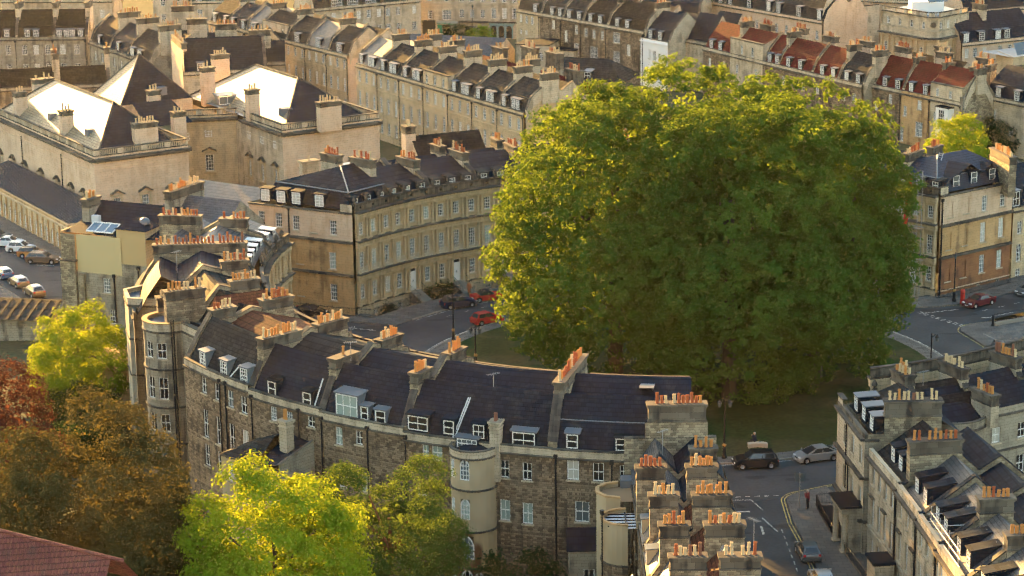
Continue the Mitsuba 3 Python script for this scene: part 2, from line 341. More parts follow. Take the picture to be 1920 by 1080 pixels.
        put(k + '__cap', c.mesh(), capm)
        pots = pots or ['pot_orange', 'pot_buff', 'pot_red', 'pot_orange']
        per = max(1, npots // rows)
        for r in range(rows):
            for i in range(per):
                if s.r.random() < .06: continue
                x = -a + .22 + (L - .44) * (i + .5) / per if per > 1 else 0
                kind = s.r.choice((0, 0, 0, 1, 2)); sc = s.r.uniform(.62, 1.12); le = s.r.uniform(-.06, .06); y = (r - (rows - 1) / 2) * .36 + s.r.uniform(-.03, .03)
                M2 = M @ np.array([[.9, 0, le, x + s.r.uniform(-.03, .03)], [0, .9, 0, y], [0, 0, sc, zt - .03], [0, 0, 0, 1.0]])
                scene[key(k + '__pot')] = ref(('pot', kind), lambda: pot_mesh(kind), s.r.choice(pots), M2, 40)
    def dormer(s, fr, u, v, z, w, h, depth, style=(2, 4), cheek='slate_navy', top='lead', slope=0.12, hip=False, glass=None):
        k = s.part('dormer'); M = fr.mat(u, v, z)
        scene[k] = ref(('dc', w, h, depth), lambda: dormer_mesh(w, h, depth, 'cheek', slope), cheek, M)
        scene[k + '__roof'] = ref(('dr', w, h, depth, slope), lambda: dormer_mesh(w, h, depth, 'roof', slope), top, M)
        scene[k + '__window'] = ref(('dw', w, h, style), lambda: window_frame(w - .1, h - .12, *style), 'white_paint', M @ np.array([[1, 0, 0, 0], [0, 1, 0, -.02], [0, 0, 1, .06], [0, 0, 0, 1.0]]))
        scene[k + '__pane'] = ref(('pane', w, h), lambda: pane_mesh(w - .1, h - .1), glass or s.r.choice(s.glass), M @ np.array([[1, 0, 0, 0], [0, 1, 0, -.02], [0, 0, 1, .05], [0, 0, 0, 1.0]]))
    def pipe(s, fr, u, z0, z1, bsdf='black_pipe', v=-.12, r=.065, hopper=True):
        m = MB(); m.bar(fr.P(np.array([u, v, z0])), fr.P(np.array([u, v, z1])), r, 6)
        if hopper: m.box(u - .16, u + .16, v - .12, v + .12, z1 - .05, z1 + .3, fr.P)
        put(s.part('drainpipe'), m.mesh(), bsdf)
    def aerial(s, fr, u, v, z, h=1.6, turn=0.6):
        m = MB(); b = fr.P(np.array([u, v, z])); t = b + [0, 0, h]; d = np.array([math.cos(turn), math.sin(turn), 0]); e = np.array([-d[1], d[0], 0])
        m.bar(b, t, .03, 4); m.bar(t - d * .6, t + d * .6, .02, 4)
        for q in np.linspace(-.55, .55, 7): m.bar(t + d * q - e * .28, t + d * q + e * .28, .014, 3)
        put(s.part('aerial'), m.mesh(), 'metal_grey')
    def close(s):
        for (part, bsdf, _), m in s.m.items():
            if m: put(s.part(part), m.mesh(), bsdf)
        s.m = {}
        return s
def hash_name(t):
    h = 7
    for c in t: h = (h * 131 + ord(c)) % 1000003
    return h
def pot_mesh(kind):
    m = MB()
    if kind == 0: p = [(.17, 0), (.165, .08), (.13, .12), (.115, .78), (.15, .80), (.15, .88), (.10, .88), (.09, .6)]
    elif kind == 1: p = [(.15, 0), (.15, .65), (.17, .68), (.17, .76), (.12, .76), (.11, .5)]
    else: p = [(.18, 0), (.16, .1), (.12, .2), (.11, .55), (.16, .62), (.16, .70), (.12, .74), (.12, .95), (.15, 1.0), (.09, 1.0), (.08, .7)]
    m.lathe(p, 10); return m.mesh()
def door_mesh(w, h):
    m = MB(); hd = h * .8
    m.box(-w / 2, -w / 2 + .09, -.06, .06, 0, h); m.box(w / 2 - .09, w / 2, -.06, .06, 0, h); m.box(-w / 2 + .09, w / 2 - .09, -.06, .06, hd, hd + .1); m.box(-w / 2 + .09, w / 2 - .09, -.06, .06, h - .08, h)
    m.box(-w / 2 + .09, w / 2 - .09, 0, .05, 0, hd)
    for x in (-w * .2, w * .2):
        for a, b in ((.12, .45), (.52, .92)): m.box(x - w * .13, x + w * .13, -.025, .01, hd * a, hd * b)
    return m.mesh()
def fan_mesh(w, h):
    m = MB(); m.box(-w / 2 + .09, w / 2 - .09, .02, .03, h * .8 + .1, h - .08); m.box(-.14, .14, -.035, -.026, h * .38, h * .41); m.box(-.03, .03, -.05, -.026, h * .42, h * .46); return m.mesh()
def dormer_mesh(w, h, d, what, slope):
    m = MB(); a = w / 2 + .06; zb = h + slope * d
    if what == 'cheek':
        for x in (-a, a - .08): m.add(np.array([[x, -.03, 0], [x + .08, -.03, 0], [x, -.03, h], [x + .08, -.03, h], [x, d, h * .98 + slope * d], [x + .08, d, h * .98 + slope * d]]), [[0, 1, 3], [0, 3, 2], [0, 2, 4], [1, 3, 5], [0, 4, 5], [0, 5, 1], [2, 3, 5], [2, 5, 4]])
        m.box(-a + .08, a - .08, -.02, .06, -.16, .05)
    else:
        e = a + .1; m.add(np.array([[-e, -.14, h], [e, -.14, h], [e, d, zb], [-e, d, zb], [-e, -.14, h + .1], [e, -.14, h + .1], [e, d, zb + .1], [-e, d, zb + .1]]), [[0, 1, 2], [0, 2, 3], [4, 5, 6], [4, 6, 7], [0, 1, 5], [0, 5, 4], [1, 2, 6], [1, 6, 5], [0, 3, 7], [0, 7, 4]])
    return m.mesh()
# ------------------------------------------------------------------ the ring of terraced houses round the green
RF, RR = 44.0, 57.3
BAY = RF * math.radians(2.847)
class Cy(Po):
    """A round or canted bay: like Po seen from outside, but round its own centre."""
    def __init__(s, c, R, a0, step=1.0): Po.__init__(s, R, a0, 1); s.c = np.asarray(c, float); s.step = step
    def P(s, q):
        o = Po.P(s, q); o[..., 0] += s.c[0]; o[..., 1] += s.c[1]; return o
def pol(r, deg): return np.array([r * math.cos(math.radians(deg)), r * math.sin(math.radians(deg))])

def column_mesh(h, fancy):
    m = MB(); m.box(-.22, .22, -.22, .22, 0, .14)
    m.lathe([(.2, .14), (.2, .2), (.165, .25), (.16, h * .4), (.135, h - .26)], 10)
    if fancy: m.lathe([(.135, h - .26), (.2, h - .1), (.2, h - .06)], 10)
    m.box(-.21, .21, -.21, .21, h - .1 if not fancy else h - .06, h); return m.mesh()
def finial_mesh():
    m = MB(); m.box(-.2, .2, -.2, .2, 0, .18); m.lathe([(.1, .18), (.1, .26), (.24, .36), (.27, .5), (.22, .7), (.1, .88), (0, .95)], 9); return m.mesh()
def balcony_mesh():
    m = MB(); w = 1.25
    for z in (.04, .62): m.box(-w / 2, w / 2, -.34, -.31, z - .02, z + .02)
    for x in np.linspace(-w / 2, w / 2, 12): m.box(x - .012, x + .012, -.335, -.315, 0, .62)
    for i in range(5):
        x = -w / 2 + w * (i + .5) / 5; m.bar((x - .1, -.325, .1), (x + .1, -.325, .55), .012, 3); m.bar((x + .1, -.325, .1), (x - .1, -.325, .55), .012, 3)
    m.box(-w / 2, w / 2, -.36, .02, -.06, 0); return m.mesh()

def circus_front(H, fr, u0, n, doors=(), rich=True, mats=('ashlar_gold', 'ashlar_gold', 'ashlar_gold'), blanks=()):
    """The three orders of a front, n bays from u0."""
    u1 = u0 + n * BAY
    cs = [u0 + (i + .5) * BAY for i in range(n)]
    g = [(c, 1.1, .95, 2.75, 'door') if i in doors else (c, 1.8, .85, 1.8, (3, 4)) for i, c in enumerate(cs)] if rich else []
    f = [(c, 5.2, .85, 2.25, (3, 6)) for c in cs] if rich else []
    s2 = [(c, 9.5, .85, 1.5, (3, 4)) for c in cs] if rich else []
    if rich: H.wall(fr, u0, u1, -2.4, .85, 'ashlar_pale', [(c, -1.5, .8, 1.5, (3, 4)) for i, c in enumerate(cs) if i not in doors])
    else: H.wall(fr, u0, u1, -2.4, .85, 'ashlar_pale')
    H.ledge(fr, u0, u1, .85, .2, .12, 'stone_cap', 'plinth')
    H.wall(fr, u0, u1, 1.05, 4.15, mats[0], g); H.wall(fr, u0, u1, 4.15, 8.1, mats[1], f); H.wall(fr, u0, u1, 8.1, 12.5, mats[2], s2)
    for z, m in ((4.15, mats[0]), (8.1, mats[1]), (11.5, mats[2])): H.ledge(fr, u0, u1, z, .55, .36, m, 'frieze')
    H.ledge(fr, u0, u1, 4.7, .12, .5, mats[0], 'frieze'); H.ledge(fr, u0, u1, 8.65, .12, .5, mats[1], 'frieze'); H.ledge(fr, u0, u1, 12.05, .1, .5, mats[2], 'frieze')
    for z in (4.82, 8.77, 12.15): H.ledge(fr, u0, u1, z, .2, .7, 'stone_soot', 'cornice')
    par = [(c, 12.62, .52, .3, 'none') for c in cs] if rich else []
    H.wall(fr, u0, u1, 12.35, 13.2, 'stone_cap', par, v=-.1); H.wall(fr, u0, u1, 12.35, 13.2, 'stone_cap', par, v=.12)
    H.slab(fr, u0, u1, -.18, .2, 13.2, 13.32, 'stone_soot', 'parapet_coping')
    if rich:
        for i in range(n + 1):
            u = u0 + i * BAY
            for du in (-.27, .27):
                if u0 + .1 < u + du < u1 - .1 or 0 < i < n:
                    for z, h, fy in ((1.05, 3.1, 0), (5.02, 3.08, 1), (8.97, 2.53, 1)):
                        scene[H.part('column')] = ref(('col', h, fy), lambda: column_mesh(h, fy), mats[0], fr.mat(u + du, -.16, z), 40)
            if i < n: scene[H.part('finial')] = ref('fin', finial_mesh, 'stone_soot', fr.mat(u, 0, 13.3), 40)
        for c in cs: scene[H.part('balcony_rail')] = ref('balc', balcony_mesh, 'cream_paint', fr.mat(c, 0, 5.1))

FPROF = [(.9, 12.7), (1.5, 13.7), (6.2, 15.2), (8.6, 13.8), (10.4, 14.7), (11.8, 12.8), (13.0, 10.7)]
def with_z(prof, a, lo=3): return [(v, z + (a if v > 8 else 0)) for v, z in prof]
def circus_house(name, label, ahi, alo, bays, front='rich', doors=(), rear=(), eave=10.6, mats=('ashlar_gold',) * 3, rearmat='rubble_brown', roof='slate_navy', rroof=None,
                 dorm=True, stacks=(1,), prof=FPROF, zr=-2.6, group='houses round the green', rearwall=True, pots=None, endwall=None):
    H = House(name, label, 'house', group)
    fr, rf = Po(RF, ahi, -1), Po(RR, alo, 1)
    L = fr.uo(alo)
    if front == 'rich': circus_front(H, fr, (L - bays * BAY) / 2 if endwall is None else 0, bays, doors, True, mats)
    else: circus_front(H, fr, 0, max(1, round(L / BAY)), (), False, mats)
    H.roof(fr, 0, L, prof[:4], roof); H.roof(fr, 0, L, prof[3:], rroof or roof, 'rear_roof')
    Lr = rf.uo(ahi)
    if rearwall:
        H.wall(rf, 0, Lr, zr, eave - .5, rearmat, rear)
        H.ledge(rf, 0, Lr, eave - .62, .14, .22, 'stone_soot'); H.wall(rf, 0, Lr, eave - .48, eave + .1, 'ashlar_pale', v=-.03)
        H.slab(rf, 0, Lr, -.08, .28, eave + .1, eave + .2, 'stone_cap', 'parapet_coping')
    if dorm and front == 'rich':
        for i in range(bays): H.dormer(fr, (L - bays * BAY) / 2 + (i + .5) * BAY, .8, 12.8, .95, 1.0, 1.6, (2, 2), 'slate_navy', 'slate_grey', .1)
    return H, fr, rf, L, Lr

def ext_stacks(H, fr, L, front=(3.0, 6.6), rear=None, zt=16.0, n=(8, 6), bsdf='rubble_cream', pots=None, u=None):
    u = L if u is None else u
    H.party(fr, u, FPROF, .38, .24)
    if front: H.chimney(fr, u, (front[0] + front[1]) / 2, front[1] - front[0], 12.8, zt, n[0], 'v', .44, bsdf, pots=pots)
    if rear: H.chimney(fr, u, (rear[0] + rear[1]) / 2, rear[1] - rear[0], 11.6, zt - .2, n[1], 'v', .44, bsdf, pots=pots)

# --- far side, houses left to right as seen from the green
OB = ['pot_orange', 'pot_red', 'pot_red', 'pot_buff']
SE = [145.3 - 8.541 * i for i in range(13)]
far_labels = ['columned house of the far crescent with the first white front door from its left end',
              'columned house of the far crescent with a white door under a black oval fanlight',
              'columned house of the far crescent half hidden by the left edge of the tree']
def end_roof(H, fr, L, flip=False, z0=12.4, mansard='slate_navy', top='slate_navy', D=13.3, zb=14.3, zr=16.3, vr=6.2):
    """A hipped mansard for a corner house, its hip towards u = 0."""
    E = [(.35, .8, z0), (.35, D - .5, z0), (L, D - .5, z0), (L, .8, z0)]
    B = [(1.2, 1.6, zb), (1.2, D - 1.3, zb), (L, D - 1.3, zb), (L, 1.6, zb)]
    R0, R1 = (4.6, vr, zr), (L, vr, zr)
    F = (lambda p: (L - p[0], p[1], p[2])) if flip else (lambda p: p)
    q = [[E[0], E[1], B[1], B[0]], [E[1], E[2], B[2], B[1]], [E[3], E[0], B[0], B[3]]]
    H.mb('roof', mansard).quads(fr.P(np.array([[F(p) for p in x] for x in q])))
    m = H.mb('upper_roof', top)
    for x in ([B[0], B[1], R0], [B[1], B[2], R1, R0], [B[3], B[0], R0, R1]): m.poly(fr.P(np.array([F(p) for p in x])))
    fl = H.mb('flashing', 'flashing')
    for a, b in ((B[0], B[1]), (B[0], B[3]), (B[0], R0)):
        a, b = fr.P(np.array(F(a))), fr.P(np.array(F(b))); fl.bar(a + [0, 0, .03], b + [0, 0, .03], .09, 4)
# the corner house on the left with its long side wall
H = House('corner_house', 'tall corner house of the far crescent with a glowing orange side wall and pink door', 'house', 'houses round the green')
fr = Po(RF, SE[0], -1); L = 3 * BAY
circus_front(H, fr, 0.25, 3, ())
side = Fr(pol(58.2, 147.2), pol(RF, SE[0] + .3)); S = side.L
zr = [(1.7, 9.7, .95, 1.75), (4.1, 9.7, .95, 1.75), (6.5, 9.6, .95, 1.75), (9.0, 9.55, .95, 1.75), (11.6, 9.5, .95, 1.75)]
H.wall(side, 0, S, -1, 4.75, 'ashlar_orange', [(3.0, 1.3, 1.1, 2.6, 'door'), (6.9, 1.7, .95, 1.9, 'blank'), (11.4, 1.6, .95, 2.0, (3, 4))])  # orange stone tone also carries the warm reflected glow on this wall
H.wall(side, 0, S, 4.75, 8.7, 'ashlar_orange', [(1.7, 5.5, .95, 2.0, (3, 4)), (6.9, 5.6, .95, 2.0, 'blank'), (11.4, 5.4, .95, 2.0, (3, 4)), (4.2, 5.6, .95, 2.0, 'blank')])
H.wall(side, 0, S, 8.7, 12.4, 'ashlar_pink', [(*zr[0], (3, 4)), (*zr[1], (3, 4)), (*zr[2], (3, 4)), (*zr[3], 'blank'), (*zr[4], (3, 4))])
for z in (4.7, 8.65): H.ledge(side, 0, S, z, .3, .3, 'stone_soot', 'string_course')
H.ledge(side, 0, S, 12.2, .2, .25, 'stone_cap')
H.wall(side, S - 1.6, S, 12.4, 13.3, 'ashlar_pale', v=.02)
H.mb('door_pediment', 'stone_cap').add(side.P(np.array([(2.1, -.5, 4.1), (3.9, -.5, 4.1), (3.0, -.5, 4.75), (2.1, .02, 4.1), (3.9, .02, 4.1), (3.0, .02, 4.75)])), [[0, 1, 2], [0, 2, 5], [0, 5, 3], [1, 4, 5], [1, 5, 2], [0, 3, 4], [0, 4, 1]])
for du in (2.25, 3.75): H.mb('door_surround', 'ashlar_orange').box(du - .15, du + .15, -.35, .02, 1.1, 4.1, side.P)
H.pipe(side, 5.6, 8.9, 12.1, r=.09)
end_roof(H, fr, L + .5, D=14.2)
for u, g in ((1.9, 'blind'), (4.1, 'blind'), (6.2, 'blind'), (9.4, 'blind')): H.dormer(side, u, .72, 12.5, 1.25, 1.5, 1.2, (2, 4), 'slate_navy', 'slate_navy', .05, glass=g)
H.wall(Fr(pol(57.3, SE[1]), pol(58.2, 147.2)), 0, pol(57.3, SE[1])[0] * 0 + float(np.linalg.norm(pol(57.3, SE[1]) - pol(58.2, 147.2))), -1, 12.4, 'ashlar_grey')
for i in range(3): H.dormer(fr, .25 + (i + .5) * BAY, .75, 12.75, .9, 1.0, 1.3, (2, 2), 'slate_navy', 'slate_grey', .1)
ext_stacks(H, fr, L + .3, (3.2, 6.8), (9, 12), zt=17.0, n=(8, 6), bsdf='ashlar_pale', pots=OB)
H.close()
for i in range(1, 12):
    rich = i <= 3
    H, fr, rf, L, Lr = circus_house('terraced_house', far_labels[i - 1] if rich else 'columned house of the far crescent hidden behind the tree, ' + ['first', 'second', 'third', 'fourth', 'fifth', 'sixth', 'seventh', 'eighth'][i - 4] + ' from the left', SE[i], SE[i + 1], 3, 'rich' if rich or i == 11 else 'plain', (1,) if rich or i == 11 else (),
                                   eave=11, rearwall=False, dorm=True, group='houses round the green')
    if not rich and i < 11: labels[H.k]['group'] = 'far houses hidden by the tree'
    H.wall(rf, 0, Lr, -1, 10.8, 'ashlar_grey')
    if i < 11: ext_stacks(H, fr, L, (3.2, 6.8), (9.2, 11.6) if i > 1 else None, n=(6, 6), bsdf='ashlar_pale', pots=OB)
    if i == 11:
        pass
    H.close()
# --- near side: its backs and roofs fill the lower left of the picture
def azu(rf, a): return rf.uo(a)
def rops(rf, items): return [(rf.uo(a), z, w, h, *st) for a, z, h, w, *st in items]
SASH, BIG, SIX = (2, 2), (3, 4), (3, 6)
NEAR = 'houses round the green'
# house at the street corner with a plain slate back roof (rightmost)
rf = Po(RR, 254.95, 1)
H, fr, rf, L, Lr = circus_house('terraced_house', 'near house with two small white dormers, right of the house with the round gothic tower', 266.6, 254.95, 4, 'plain', eave=10.55, rear=rops(Po(RR, 254.95, 1),
    [(256.75, 8.15, 1.75, 1.0, SASH, 'blind'), (258.86, 8.15, 1.6, .92, SASH, 'glass_dark'), (260.95, 8.5, 1.15, .62, SASH, 'glass_dark'), (257.5, 4.5, 1.8, 1.2, SASH, 'glass_painted_sky'), (256.9, 1.0, 1.75, 1.0, SASH, 'blind_green')]), rroof='slate_navy')
H.dormer(rf, rf.uo(256.62), .36, 10.73, 1.05, 1.3, 1.5, (1, 2), 'slate_navy', 'lead', .2, glass='glass_dark')
H.dormer(rf, rf.uo(260.75), .36, 10.73, 1.05, 1.15, 1.3, (1, 2), 'slate_navy', 'slate_grey', .1, glass='glass_dark')
H.dormer(fr, fr.uo(262.5), 7.2, 13.9, .9, .8, 1.6, (2, 2), 'slate_navy', 'lead', .1)
f = H.mb('flashing', 'flashing')
for a, b in zip(np.linspace(0, Lr - 2.2, 6)[:-1], np.linspace(0, Lr - 2.2, 6)[1:]): f.bar(rf.P(np.array([a, 1.52, 12.86])), rf.P(np.array([b, 1.52, 12.86])), .06, 4)
H.pipe(rf, .35, -2, 10.0, r=.09); H.pipe(rf, rf.uo(260.0), 5, 9.8)
H.party(fr, L, FPROF, .45, .3)
H.chimney(fr, L, 6.4, 8.6, 12.2, 15.7, 14, 'v', .42, 'rubble_cream', pots=['pot_orange', 'pot_red', 'pot_orange', 'pot_buff'])
H.chimney(fr, fr.uo(263.2), 12.6, 1.2, 11, 12.4, 1, 'v', .3)
H.close()
# the house with the round gothic tower
rf = Po(RR, 241.5, 1)
H, fr, rf, L, Lr = circus_house('terraced_house', 'wide near house with a round rendered tower of pointed gothic windows at its back', 254.95, 241.5, 4, 'plain', eave=10.6, rear=rops(rf,
    [(250.85, 7.85, 1.55, .82, SASH, 'glass_dark'), (252.83, 7.8, 1.55, .82, SASH, 'glass_dark'), (250.85, 4.05, 1.85, .9, SASH, 'blind_green'), (252.83, 3.95, 1.85, .9, SASH, 'blind_green'),
     (243.62, 8.6, 1.35, .62, SASH, 'blind_green'), (244.72, 8.6, 1.4, 1.0, SASH, 'blind_green'), (243.2, 4.4, 1.8, .9, SASH)]))
H.dormer(rf, rf.uo(242.76), .36, 10.88, 2.0, 1.35, 1.4, (2, 2), 'slate_navy', 'slate_navy', .2, glass='glass_dark')
H.dormer(rf, rf.uo(245.7), .36, 10.93, 1.05, 1.3, 1.4, (1, 2), 'slate_navy', 'slate_navy', .15, glass='glass_dark')
H.dormer(rf, rf.uo(248.45), .36, 10.88, 1.1, 1.3, 1.4, (2, 2), 'slate_navy', 'slate_navy', .15, glass='glass_dark')
H.dormer(rf, rf.uo(252.44), .36, 10.43, 2.05, 1.45, 1.8, (2, 2), 'slate_navy', 'lead', .18, glass='glass_dark')
H.dormer(rf, rf.uo(247.6), -.2, 10.1, 1.9, .9, 1.4, (4, 2), 'slate_navy', 'lead', .1, glass='glass_painted_sky')
H.pipe(rf, rf.uo(250.0), -2, 9.7, 'white_pipe', r=.08)
c = pol(RR + .1, 248.15); bw = Cy(c, 1.95, 248.15 - 95, .5); Lb = math.radians(190) * 1.95
zl = [9.75, 6.95, 3.6, .3]
ops = [(bw.uo(247), z, .85, 1.75, 'arch') for z in (8.0, 4.55)] + [(bw.uo(248.5), 1.05, 1.3, 2.0, 'arch'), (bw.uo(249), -2.3, 1.15, 2.3, 'arch'), (bw.uo(280), -1.9, .9, 1.7, 'arch')]
side_ops = [(bw.uo(204), z, .7, 1.6, 'arch') for z in (8.0, 4.6, -1.6)]
H.wall(bw, 0, Lb, 3.4, 10.0, 'render_pale', ops[:2] + side_ops[:2], sillw=False, deep=.1)
H.wall(bw, 0, Lb, .1, 3.4, 'render_rust', ops[2:3], sillw=False, deep=.1); H.wall(bw, 0, Lb, -3, .1, 'render_rust', ops[3:] + side_ops[2:], sillw=False, deep=.1)
for z in (9.75, 7.0, 3.35, .1): H.ledge(bw, 0, Lb, z, .14, .13, 'stone_soot', 'string_course')
H.wall(bw, 0, Lb, 9.89, 10.45, 'ashlar_pale', v=-.05); H.slab(bw, 0, Lb, -.1, .2, 10.45, 10.55, 'stone_cap', 'parapet_coping')
m = H.mb('tower_roof', 'slate_navy'); a = np.radians(np.linspace(248.15 - 95, 248.15 + 95, 13))
for x, y in zip(a, a[1:]): m.poly([np.r_[c + 1.75 * np.array([math.cos(x), math.sin(x)]), 10.0], np.r_[c + 1.75 * np.array([math.cos(y), math.sin(y)]), 10.0], np.r_[pol(RR - 1.0, 248.15), 11.0]])
H.chimney(rf, rf.uo(250.1), .15, .95, 7.5, 12.75, 3, 'v', .42, 'ashlar_pale', 'ashlar_pale', ['pot_brown'], .6)
for i in (0, .18):
    m = MB(); m.bar(rf.P(np.array([rf.uo(246.1) + i, .2, 10.7])), rf.P(np.array([rf.uo(246.9) + i, 1.9, 13.9])), .06, 5); put(H.part('flue_pipe'), m.mesh(), 'white_pipe')
H.pipe(rf, .25, -2, 10.2)
H.aerial(fr, fr.uo(248.5), 9.6, 14.0, 1.6)
ext_stacks(H, fr, L, (3.0, 5.6), (9.1, 11.3), 15.6, (6, 6), pots=['pot_orange', 'pot_buff', 'pot_orange'])
H.close()
# the house with the big square dormer
rf = Po(RR, 232.6, 1)
H, fr, rf, L, Lr = circus_house('terraced_house', 'near house with one large square white dormer and two small ones in its back roof', 241.5, 232.6, 3, 'plain', eave=10.95, prof=with_z(FPROF, .2), rear=rops(rf,
    [(234.75, 8.45, 1.6, .78, SASH, 'blind_green'), (236.95, 8.85, 1.25, .78, SASH), (235.0, 4.6, 1.8, .9, SASH), (237.5, 4.6, 1.8, .9, SASH)]))
H.dormer(rf, rf.uo(235.45), .36, 10.98, 2.4, 2.05, 2.3, (3, 2), 'lead', 'lead', .12)
H.dormer(rf, rf.uo(237.35), .36, 11.03, .85, 1.25, 1.4, (1, 2), 'lead', 'lead', .1, glass='glass_dark')
H.dormer(rf, rf.uo(239.0), .36, 10.88, 1.1, 1.3, 1.5, (1, 2), 'lead', 'lead', .12, glass='glass_dark')
H.pipe(rf, rf.uo(237.9), 2, 10.4, r=.08); H.pipe(rf, rf.uo(232.9), -2, 10.4, r=.08)
ext_stacks(H, fr, L, (2.4, 5.2), (8.4, 11.4), 15.6, (7, 0), pots=['pot_orange', 'pot_orange', 'pot_buff'])
H.aerial(fr, L - .4, 9.5, 14.8, 1.7, .2)
H.close()
# the house with the hipped back extension
rf = Po(RR, 223.5, 1)
H, fr, rf, L, Lr = circus_house('terraced_house', 'near house with a hipped slate back extension that carries its own small orange chimney', 232.6, 223.5, 3, 'plain', eave=11.2, prof=with_z(FPROF, .35), rroof='slate_navy', rear=rops(rf,
    [(226.9, 9.05, 1.35, .88, BIG, 'glass_painted_sky'), (228.95, 8.95, 1.4, .85, BIG, 'glass_painted_sky'), (231.6, 9.45, 1.0, .88, SASH, 'glass_dark')]), roof='slate_grey')
H.dormer(rf, rf.uo(226.4), .36, 11.18, 1.1, 1.4, 1.5, (1, 2), 'slate_navy', 'tile_dark', .2, glass='glass_dark')
H.dormer(rf, rf.uo(230.85), .36, 11.03, 1.05, 1.4, 1.5, (1, 2), 'slate_navy', 'tile_dark', .2, glass='glass_dark')
m = MB(); m.bar(rf.P(np.array([rf.uo(231.7), .35, 11.2])), rf.P(np.array([rf.uo(231.9), 1.4, 13.6])), .07, 5); put(H.part('flue_pipe'), m.mesh(), 'white_pipe')
H.pipe(rf, rf.uo(224.0), -2, 10.6, r=.07); H.pipe(rf, rf.uo(230.2), 8, 10.6)
ex = Fr(pol(RR + 4.2, 224.6), pol(RR + 4.2, 231.6)); E = ex.L; d = 4.6
H.wall(ex, 0, E, -3, 6.6, 'render_pale', [(1.2, 4.3, .8, 1.7, SASH), (2.4, 4.3, .8, 1.7, SASH)]); H.ledge(ex, 0, E, 6.45, .18, .15, 'stone_soot')
m = H.mb('wall', 'ashlar_grey'); m.quads(ex.P(np.array([[(0, 0, -3), (0, d, -3), (0, d, 6.6), (0, 0, 6.6)], [(E, 0, -3), (E, d, -3), (E, d, 8.4), (E, 0, 7.2)]])))
m = H.mb('extension_roof', 'slate_grey'); m.poly(ex.P(np.array([(0, -.1, 6.62), (E * .62, -.1, 6.62), (E * .62, d * .5, 8.6)]))); m.poly(ex.P(np.array([(0, -.1, 6.62), (E * .62, d * .5, 8.6), (E * .62, d, 8.6), (0, d, 6.9)])))
H.mb('extension_roof', 'slate_navy').quads(ex.P(np.array([[(E * .62, -.1, 6.62), (E - .1, -.1, 7.1), (E - .1, d, 8.2), (E * .62, d, 8.6)]])))
H.mb('coping', 'stone_cap').add(ex.P(np.array([(E - .2, -.1, 7.2), (E + .1, -.1, 7.2), (E + .1, d, 8.5), (E - .2, d, 8.5)])), [[0, 1, 2], [0, 2, 3]])
H.chimney(ex, E * .78, d * .55, .95, 6.8, 10.3, 3, 'u', .42, 'ashlar_pale', 'ashlar_pale', ['pot_orange'], .7)
H.party(fr, L, with_z(FPROF, .4), .38, .24)
H.chimney(fr, L, 3.7, 3.4, 12.8, 15.7, 9, 'v', .44, 'rubble_cream', pots=['pot_orange', 'pot_orange', 'pot_buff'])
H.chimney(fr, L, 9.6, 4.4, 11.6, 15.7, 12, 'v', .44, 'rubble_cream', pots=['pot_orange', 'pot_orange', 'pot_buff'])
H.close()
# the pale green slate roof with three dormers
rf = Po(RR, 212.3, 1)
six = [(216.15, 9.2), (218.5, 9.1), (220.66, 8.95), (222.72, 8.85)]
H, fr, rf, L, Lr = circus_house('terraced_house', 'near house with a pale grey green slate roof and three small-paned dormers in a row', 223.5, 212.3, 3, 'plain', eave=11.55, prof=with_z(FPROF, .6), roof='tile_brown', rroof='slate_grey', rear=rops(rf,
    [(a, z, 1.6, 1.0, SASH) for a, z in six] + [(a, z - 4.25, 2.7, 1.0, SASH) for a, z in six] + [(a, z - 7.0, 2.1, 1.0, SASH) for a, z in six]))
for a in (215.5, 219.25, 222.45): H.dormer(rf, rf.uo(a), .36, 11.53, 1.1, 1.45, 1.6, (3, 4), 'flashing', 'lead', .1, glass='glass_dark')
for a in (219.1, 220.05): H.pipe(rf, rf.uo(a), -2, 11.0, r=.09)
m = MB(); m.bar(rf.P(np.array([rf.uo(220.1), -.05, 11.2])), rf.P(np.array([rf.uo(221.2), .9, 12.9])), .07, 5); put(H.part('flue_pipe'), m.mesh(), 'white_pipe')
q = [(v, z) for v, z in with_z(FPROF, .6) if v > 8]
H.gable(fr, L, q, 3, 'ashlar_grey')
H.chimney(fr, L, 3.6, 3.2, 12.8, 16.0, 10, 'v', .44, 'rubble_cream', pots=OB)
H.chimney(fr, L, 9.2, 2.4, 11.6, 15.9, 5, 'v', .5, 'rubble_cream', pots=['pot_buff', 'pot_red'])
H.party(fr, L, with_z(FPROF, .6), .3, .24)
m = H.mb('front_gable_roof', 'tile_brown') # a pantiled cross roof towards the green
for u0 in (1.6,):
    a, b, c0 = (u0, 4.2, 15.3), (u0 + 4.2, 4.2, 15.3), (u0 + 2.1, 4.0, 17.0)
H.close()
# flat lead roof with the round stair tower
H, fr, rf, L, Lr = circus_house('terraced_house', 'near house with a flat lead roof over a tall round bow of sash windows', 212.3, 202.3, 3, 'plain', eave=11.4, rearwall=False, prof=FPROF[:3] + [(8.4, 12.3)], roof='tile_dark')
c = np.array([-51.4, -19.5]); bw = Cy(c, 2.45, 202.4 - 115, .55); Lb = math.radians(230) * 2.45
w3 = lambda z, h: [(bw.uo(a), z, .95, h, SASH) for a in (226, 260)]
H.wall(bw, 0, Lb, 7.9, 11.7, 'ashlar_grey', w3(9.0, 1.6)); H.wall(bw, 0, Lb, 4.0, 7.9, 'ashlar_grey', w3(4.9, 2.2)); H.wall(bw, 0, Lb, .2, 4.0, 'ashlar_grey', w3(1.6, 1.8)); H.wall(bw, 0, Lb, -3, .2, 'ashlar_grey', w3(-1.8, 1.5))
for z in (11.55, 7.8, 3.95, .15): H.ledge(bw, 0, Lb, z, .17, .14, 'stone_soot', 'string_course')
